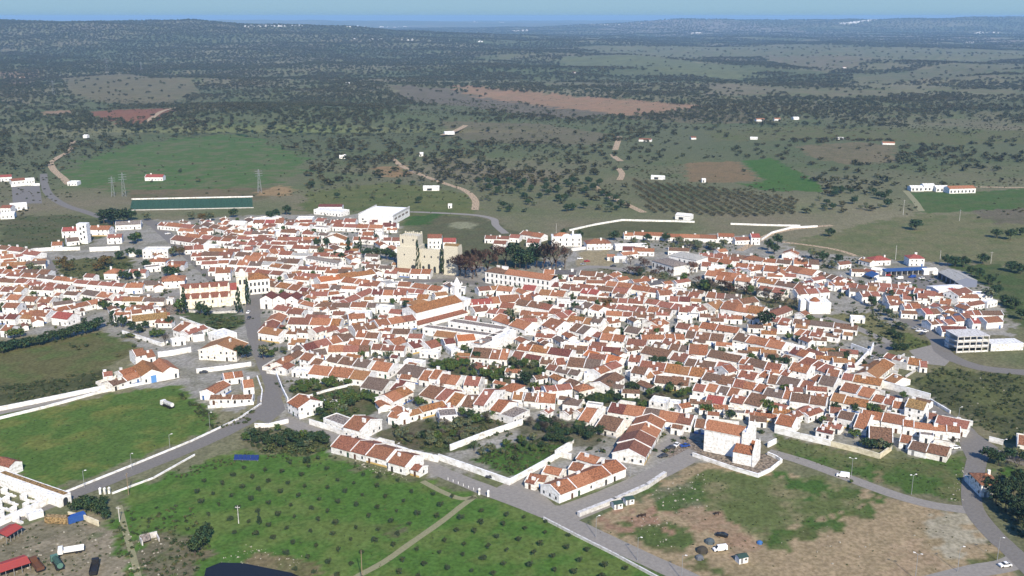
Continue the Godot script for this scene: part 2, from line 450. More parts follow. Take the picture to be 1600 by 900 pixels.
		[[925, 820, 1010, 772, 1090, 722, 1130, 730, 1215, 738, 1260, 745, 1380, 775, 1500, 800, 1565, 858, 1590, 900, 1640, 960, 1080, 960, 1060, 900, 980, 855], Color(0.310, 0.240, 0.145), 2.0, 0.4, Color(0.255, 0.205, 0.118)],
		[[1080, 735, 1140, 735, 1230, 738, 1330, 762, 1345, 792, 1280, 826, 1212, 850, 1150, 832, 1110, 795, 1060, 775], Color(0.110, 0.135, 0.048), 5.0, 0.55, Color(0.20, 0.18, 0.095)],
		[[1220, 742, 1310, 762, 1345, 775, 1320, 782, 1250, 770], Color(0.062, 0.115, 0.028), 4.0, 0.3, Color(0.12, 0.13, 0.05)],
		[[1200, 838, 1260, 818, 1330, 790, 1390, 775, 1380, 790, 1300, 826, 1225, 850], Color(0.068, 0.115, 0.030), 4.0, 0.4, Color(0.12, 0.12, 0.05)],
		[[1020, 762, 1075, 752, 1105, 768, 1095, 800, 1050, 806, 1010, 790], Color(0.075, 0.115, 0.035), 3.0, 0.5, Color(0.20, 0.18, 0.12)],
		[[1040, 812, 1080, 818, 1100, 840, 1060, 862, 1000, 848, 950, 830, 1000, 822], Color(0.085, 0.118, 0.037), 4.0, 0.5, Color(0.16, 0.14, 0.07)],
		[[1060, 862, 1105, 868, 1115, 890, 1075, 895], Color(0.08, 0.115, 0.035), 4.0, 0.5, Color(0.16, 0.14, 0.07)],
		[[940, 812, 1000, 792, 1045, 806, 1040, 822, 1000, 828], Color(0.30, 0.185, 0.125), 4.0, 0.3, Color(0.27, 0.19, 0.12)],
		[[1100, 786, 1160, 830, 1190, 860, 1160, 872, 1100, 830, 1050, 806], Color(0.30, 0.205, 0.130), 3.0, 0.4, Color(0.27, 0.215, 0.135)],
		[[1380, 852, 1450, 858, 1520, 880, 1490, 900, 1400, 890], Color(0.32, 0.24, 0.15), 6.0, 0.4, Color(0.29, 0.24, 0.15)],
		[[1440, 800, 1520, 812, 1545, 845, 1480, 858, 1420, 830], Color(0.34, 0.305, 0.22), 6.0, 0.4, Color(0.28, 0.25, 0.17)],
		[[1500, 880, 1560, 862, 1575, 878, 1520, 892], Color(0.15, 0.14, 0.06), 3.0, 0.4, Color(0.10, 0.12, 0.045)],
		[[1210, 680, 1300, 700, 1360, 716, 1500, 712, 1512, 718, 1508, 786, 1430, 772, 1330, 742, 1215, 708], Color(0.070, 0.118, 0.030), 2.0, 0.5, Color(0.135, 0.135, 0.058)],
		[[1360, 738, 1385, 744, 1388, 758, 1368, 752], Color(0.2, 0.165, 0.09), 3.0, 0.4, Color(0.12, 0.12, 0.05)],
		[[1210, 682, 1340, 712, 1360, 730, 1240, 712], Color(0.155, 0.155, 0.068), 3.0, 0.5, Color(0.10, 0.13, 0.045)],
		# right-hand scrub
		[[1415, 596, 1460, 575, 1520, 580, 1660, 590, 1660, 720, 1600, 700, 1540, 672, 1455, 622], Color(0.082, 0.088, 0.042), 3.0, 0.6, Color(0.105, 0.115, 0.045)],
		[[1270, 502, 1330, 487, 1372, 492, 1400, 520, 1385, 535, 1330, 522], Color(0.175, 0.165, 0.078), 3.0, 0.4, Color(0.14, 0.14, 0.065)],
		[[1375, 520, 1420, 522, 1456, 535, 1450, 548, 1400, 548], Color(0.105, 0.125, 0.04), 2.0, 0.5, Color(0.14, 0.14, 0.06)],
		[[1440, 568, 1500, 565, 1520, 575, 1480, 588], Color(0.17, 0.16, 0.08), 3.0, 0.5, Color(0.10, 0.12, 0.045)],
		[[1480, 410, 1560, 415, 1660, 420, 1660, 520, 1580, 510, 1540, 450], Color(0.07, 0.10, 0.036), 4.0, 0.5, Color(0.10, 0.11, 0.05)],
		[[1560, 728, 1660, 735, 1660, 765, 1570, 752], Color(0.06, 0.12, 0.026), 2.0, 0.3, Color(0.1, 0.12, 0.04)],
	]

func base_colour(x: float, z: float) -> Color:
	var a := noise.get_noise_2d(x / 90.0, z / 90.0)
	var b := noise.get_noise_2d(x / 420.0 + 9.0, z / 420.0 - 3.0)
	var c := Color(0.175, 0.160, 0.094).lerp(Color(0.125, 0.143, 0.066), clampf(a * 1.3 + 0.4, 0.0, 1.0))
	c = c.lerp(Color(0.195, 0.168, 0.112), clampf(b * 1.6 + 0.1, 0.0, 0.8))
	var t := noise.get_noise_2d(x / 700.0 + 71.0, z / 700.0)
	c = c.lerp(Color(0.215, 0.20, 0.12), clampf(t * 2.2 - 0.2, 0.0, 0.8))
	var g := noise.get_noise_2d(x / 1600.0 - 20.0, z / 1100.0 + 13.0)
	c = c.lerp(Color(0.090, 0.115, 0.055), clampf(g * 2.0 + 0.2, 0.0, 0.7))
	return c

func make_ground() -> void:
	var fl := []
	for f in fields():
		var pg := poly(f[0])
		var lo := pg[0]
		var hi := pg[0]
		for p in pg:
			lo = lo.min(p)
			hi = hi.max(p)
		fl.append([pg, lo - Vector2.ONE * f[2], hi + Vector2.ONE * f[2], f[1], f[2], f[3], f[4]])
	var mesh := ArrayMesh.new()
	# three joined patches, finer where the fields are small
	for patch in [[-440.0, 440.0, -260.0, -760.0, 2.0], [-900.0, 900.0, -760.0, -1600.0, 4.0], [0.0, 0.0, -1600.0, -44000.0, 0.0]]:
		var fan: bool = patch[4] == 0.0
		var xs := 361 if fan else int(round((patch[1] - patch[0]) / patch[4])) + 1
		var zs := 1
		var zl := PackedFloat64Array()
		if fan:
			var z := -1600.0
			while z > -44000.0:
				zl.append(z)
				z -= 6.0 + pow(-z / 1600.0, 1.75) * 4.5
			zl.append(-44000.0)
		else:
			var z: float = patch[2]
			while z >= patch[3] - 0.01:
				zl.append(z)
				z -= patch[4]
		zs = zl.size()
		var pos := PackedVector3Array()
		var col := PackedColorArray()
		pos.resize(xs * zs)
		col.resize(xs * zs)
		for j in zs:
			var z := zl[j]
			var half := 900.0 + (-z - 1600.0) * 0.78
			for i in xs:
				var x: float = lerpf(-half, half, float(i) / (xs - 1)) if fan else patch[0] + i * patch[4]
				pos[j * xs + i] = Vector3(x, height(x, z) if fan and j > 0 else 0.0, z)
				col[j * xs + i] = base_colour(x, z)
		for f in fl:
			for j in zs:
				var z := zl[j]
				if z < f[1].y or z > f[2].y:
					continue
				var i0 := 0
				var i1 := xs - 1
				if not fan:
					i0 = maxi(0, int((f[1].x - patch[0]) / patch[4]))
					i1 = mini(xs - 1, int((f[2].x - patch[0]) / patch[4]) + 1)
				else:
					var half := 900.0 + (-z - 1600.0) * 0.78
					i0 = clampi(int((f[1].x + half) / (2 * half) * (xs - 1)), 0, xs - 1)
					i1 = clampi(int((f[2].x + half) / (2 * half) * (xs - 1)) + 1, 0, xs - 1)
				for i in range(i0, i1 + 1):
					var p := pos[j * xs + i]
					var rag: float = f[4]
					var s := 1.0 / (6.0 + rag * 3.0)
					var q := Vector2(p.x + warp.get_noise_2d(p.x * s, p.z * s) * rag * 2.0, p.z + warp.get_noise_2d(p.x * s + 50.0, p.z * s + 20.0) * rag * 2.0)
					if Geometry2D.is_point_in_polygon(q, f[0]):
						var mix: float = clampf(noise.get_noise_2d(p.x / 22.0 + rag, p.z / 22.0) * 1.9 + warp.get_noise_2d(p.x / 5.0, p.z / 5.0) * 0.6 + noise.get_noise_2d(p.x / 85.0 + 5.0, p.z / 60.0) * 1.3 + 0.2, 0.0, 1.0) * f[5] * 1.7
						col[j * xs + i] = f[3].lerp(f[6], clampf(mix, 0.0, 1.0))
		for k in col.size():
			var c := col[k]
			var p := pos[k]
			var n := 1.02 + 0.22 * noise.get_noise_2d(p.x / 9.0, p.z / 9.0)
			col[k] = Color(c.r * n, c.g * n, c.b * n)
		var idx := PackedInt32Array()
		idx.resize((xs - 1) * (zs - 1) * 6)
		var at := 0
		for j in zs - 1:
			for i in xs - 1:
				var a := j * xs + i
				for v in [a, a + xs, a + xs + 1, a, a + xs + 1, a + 1]:
					idx[at] = v
					at += 1
		var nor := PackedVector3Array()
		nor.resize(pos.size())
		nor.fill(Vector3.UP)
		if fan:
			for j in zs:
				for i in xs:
					var a := pos[j * xs + maxi(i - 1, 0)]
					var b := pos[j * xs + mini(i + 1, xs - 1)]
					var c := pos[maxi(j - 1, 0) * xs + i]
					var d := pos[mini(j + 1, zs - 1) * xs + i]
					nor[j * xs + i] = (c - d).cross(b - a).normalized()
		var arr := []
		arr.resize(Mesh.ARRAY_MAX)
		arr[Mesh.ARRAY_VERTEX] = pos
		arr[Mesh.ARRAY_NORMAL] = nor
		arr[Mesh.ARRAY_COLOR] = col
		arr[Mesh.ARRAY_INDEX] = idx
		mesh.add_surface_from_arrays(Mesh.PRIMITIVE_TRIANGLES, arr)
	var o := MeshInstance3D.new()
	o.name = "ground"
	o.mesh = mesh
	o.material_override = M.ground
	structure(o)
	add_child(o)

# ====================================================================== roads, paths, water
func ribbon(called: String, pts: Array, width: float, m: Material, y := 0.05, parent: Node = self) -> MeshInstance3D:
	# a road laid along photo pixels, its line smoothed
	var line := []
	for i in range(0, pts.size(), 2):
		var p := px2(pts[i], pts[i + 1])
		line.append(p)
	var fine := []
	for i in line.size() - 1:
		var p0: Vector2 = line[maxi(i - 1, 0)]
		var p3: Vector2 = line[mini(i + 2, line.size() - 1)]
		for k in 8:
			fine.append((line[i] as Vector2).cubic_interpolate(line[i + 1], p0, p3, k / 8.0))
	fine.append(line[-1])
	var st := start()
	for i in fine.size() - 1:
		var a: Vector2 = fine[i]
		var b: Vector2 = fine[i + 1]
		var ta: Vector2 = (fine[i + 1] - fine[maxi(i - 1, 0)]).normalized()
		var tb: Vector2 = (fine[mini(i + 2, fine.size() - 1)] - fine[i]).normalized()
		var wa := width * (0.5 + 0.045 * noise.get_noise_2d(a.x / 14.0, a.y / 14.0))
		var wb := width * (0.5 + 0.045 * noise.get_noise_2d(b.x / 14.0, b.y / 14.0))
		var na := Vector2(-ta.y, ta.x) * wa
		var nb := Vector2(-tb.y, tb.x) * wb
		face(st, [v3(a + na, y), v3(b + nb, y), v3(b - nb, y), v3(a - na, y)], Vector3.UP)
	var o := part(called, st, m, parent)
	if parent == self:
		o.name = numbered(called)
		structure(o)
	return o

func v3(p: Vector2, y: float) -> Vector3:
	return Vector3(p.x, y + height(p.x, p.y), p.y)

func sheet(called: String, list: Array, m: Material, y: float) -> MeshInstance3D:
	var pg := poly(list)
	var st := start()
	var tri := Geometry2D.triangulate_polygon(pg)
	for i in range(0, tri.size(), 3):
		face(st, [v3(pg[tri[i]], y), v3(pg[tri[i + 1]], y), v3(pg[tri[i + 2]], y)], Vector3.UP)
	var o := part(numbered(called), st, m, self)
	structure(o)
	return o

func make_roads() -> void:
	ribbon("road", [-60, 842, 0, 818, 95, 779, 200, 738, 300, 698, 372, 664, 410, 640, 428, 612, 424, 590, 412, 560, 401, 530, 395, 500, 397, 470, 402, 455], 9.0, M.asphalt, 0.06)
	sheet("road", [398, 470, 402, 455, 420, 466, 408, 490, 396, 500], M.asphalt, 0.045)
	sheet("road", [402, 620, 432, 600, 446, 640, 420, 662, 400, 655], M.asphalt, 0.05)
	ribbon("street", [346, 446, 320, 420, 292, 395, 262, 368, 240, 350, 224, 343], 10.5, M.asphalt, 0.06)
	ribbon("road", [228, 345, 180, 345, 130, 330, 100, 320, 78, 305, 70, 290, 68, 272], 8.0, M.asphalt, 0.05)
	sheet("yard", [18, 292, 62, 290, 66, 318, 20, 318], M.asphalt, 0.045)
	ribbon("road", [440, 655, 500, 678, 560, 694, 640, 717, 700, 742, 760, 766, 830, 792, 900, 822, 990, 865, 1080, 906, 1180, 955], 8.0, M.old_asphalt, 0.06)
	sheet("road", [770, 765, 815, 742, 870, 792, 930, 770, 960, 790, 900, 815, 860, 806], M.old_asphalt, 0.05)
	ribbon("street", [862, 800, 900, 796, 960, 770, 1010, 748, 1050, 728, 1090, 706], 9.5, M.old_asphalt, 0.055)
	ribbon("street", [940, 737, 1000, 712, 1052, 690, 1060, 672], 6.0, M.old_asphalt, 0.05)
	sheet("churchyard", [1030, 700, 1062, 682, 1104, 690, 1100, 712, 1060, 728], M.paving, 0.042)
	ribbon("lane", [1200, 706, 1250, 720, 1320, 745, 1400, 774, 1460, 790, 1520, 798], 6.2, M.old_asphalt, 0.055)
	ribbon("road", [1530, 705, 1522, 740, 1518, 775, 1524, 800, 1552, 835, 1590, 870, 1640, 920], 7.5, M.asphalt, 0.06)
	ribbon("road", [1596, 872, 1570, 884, 1520, 893, 1460, 908, 1380, 930], 7.5, M.old_asphalt, 0.055)
	ribbon("road", [1344, 592, 1400, 618, 1455, 640, 1500, 665, 1530, 696, 1570, 712, 1660, 740], 8.0, M.asphalt, 0.06)
	sheet("road", [1490, 672, 1512, 668, 1560, 700, 1540, 722, 1510, 716], M.asphalt, 0.05)
	ribbon("street", [1336, 592, 1352, 570, 1376, 546, 1400, 538], 8.0, M.asphalt, 0.055)
	ribbon("road", [1400, 492, 1440, 512, 1464, 530, 1474, 550, 1500, 565, 1540, 576, 1600, 582, 1660, 586], 9.0, M.asphalt, 0.06)
	sheet("square", [1420, 548, 1470, 535, 1486, 562, 1476, 572, 1440, 568], M.old_asphalt, 0.05)
	ribbon("street", [1270, 492, 1320, 505, 1360, 522, 1400, 540], 6.0, M.old_asphalt, 0.05)
	sheet("depot_yard", [1360, 428, 1450, 422, 1490, 440, 1470, 452, 1400, 448, 1370, 442], M.asphalt, 0.05)
	ribbon("street", [600, 440, 680, 438, 740, 442, 800, 455, 850, 460], 9.0, M.asphalt, 0.05)
	ribbon("street", [700, 432, 760, 438, 850, 448, 905, 420, 950, 418, 1000, 428], 7.0, M.old_asphalt, 0.045)
	ribbon("street", [0, 440, 80, 437, 150, 444, 215, 458, 290, 460], 6.5, M.old_asphalt, 0.05)
	ribbon("street", [120, 500, 128, 480, 118, 462, 110, 452], 6.0, M.old_asphalt, 0.05)
	ribbon("street", [70, 402, 78, 415, 88, 436], 6.0, M.asphalt, 0.05)
	sheet("square", [240, 470, 285, 466, 290, 490, 262, 492], M.paving, 0.045)
	ribbon("lane", [-40, 655, 0, 645, 70, 630, 140, 614, 200, 602, 262, 592], 5.0, M.old_asphalt, 0.05)
	ribbon("hill_road", [1155, 392, 1185, 376, 1205, 366, 1240, 358, 1300, 352], 6.0, M.track, 0.05)
	ribbon("track", [1222, 378, 1270, 384, 1310, 391, 1338, 400], 4.5, M.track, 0.05)
	ribbon("track", [612, 247, 625, 258, 650, 270, 690, 285, 725, 297, 742, 312, 742, 328], 7.0, M.track, 0.06)
	ribbon("track", [640, 331, 690, 333, 740, 336, 770, 342, 775, 352, 790, 365], 6.5, M.old_asphalt, 0.06)
	ribbon("track", [928, 290, 940, 300, 960, 310, 985, 322, 1006, 332], 7.0, M.track, 0.06)
	ribbon("track", [966, 263, 972, 272, 968, 282], 7.0, M.track, 0.5)
	ribbon("track", [968, 214, 962, 232, 958, 242, 970, 252], 8.0, M.track, 0.8)
	ribbon("track", [690, 214, 712, 208, 728, 201], 9.0, M.track, 0.8)
	ribbon("track", [78, 254, 84, 266, 98, 278, 108, 288], 8.0, M.track, 0.06)
	ribbon("track", [115, 222, 108, 236, 92, 246, 80, 254], 7.0, M.track, 0.3)
	ribbon("track", [230, 200, 255, 186, 285, 178, 320, 168, 345, 163], 10.0, M.track, 0.9)
	ribbon("track", [1440, 330, 1430, 315, 1415, 298], 6.0, M.dirt_track, 0.06)
	ribbon("track", [1525, 292, 1600, 293, 1660, 292], 6.0, M.track, 0.06)
	ribbon("track", [742, 776, 722, 790, 690, 815, 640, 850, 600, 878, 560, 900, 520, 925], 2.6, M.dirt_track, 0.05)
	ribbon("track", [660, 752, 690, 768, 720, 779, 745, 776], 2.6, M.dirt_track, 0.05)
	ribbon("track", [186, 790, 196, 830, 208, 870, 218, 910], 2.2, M.dirt_track, 0.05)

func make_water() -> void:
	var st := start()
	var pg := poly([318, 905, 322, 888, 345, 879, 380, 880, 420, 888, 455, 895, 480, 906, 470, 950, 300, 950])
	var tri := Geometry2D.triangulate_polygon(pg)
	for i in range(0, tri.size(), 3):
		face(st, [v3(pg[tri[i]], 0.07), v3(pg[tri[i + 1]], 0.07), v3(pg[tri[i + 2]], 0.07)], Vector3.UP)
	var o := part("pond_water", st, M.water, self)
	structure(o)

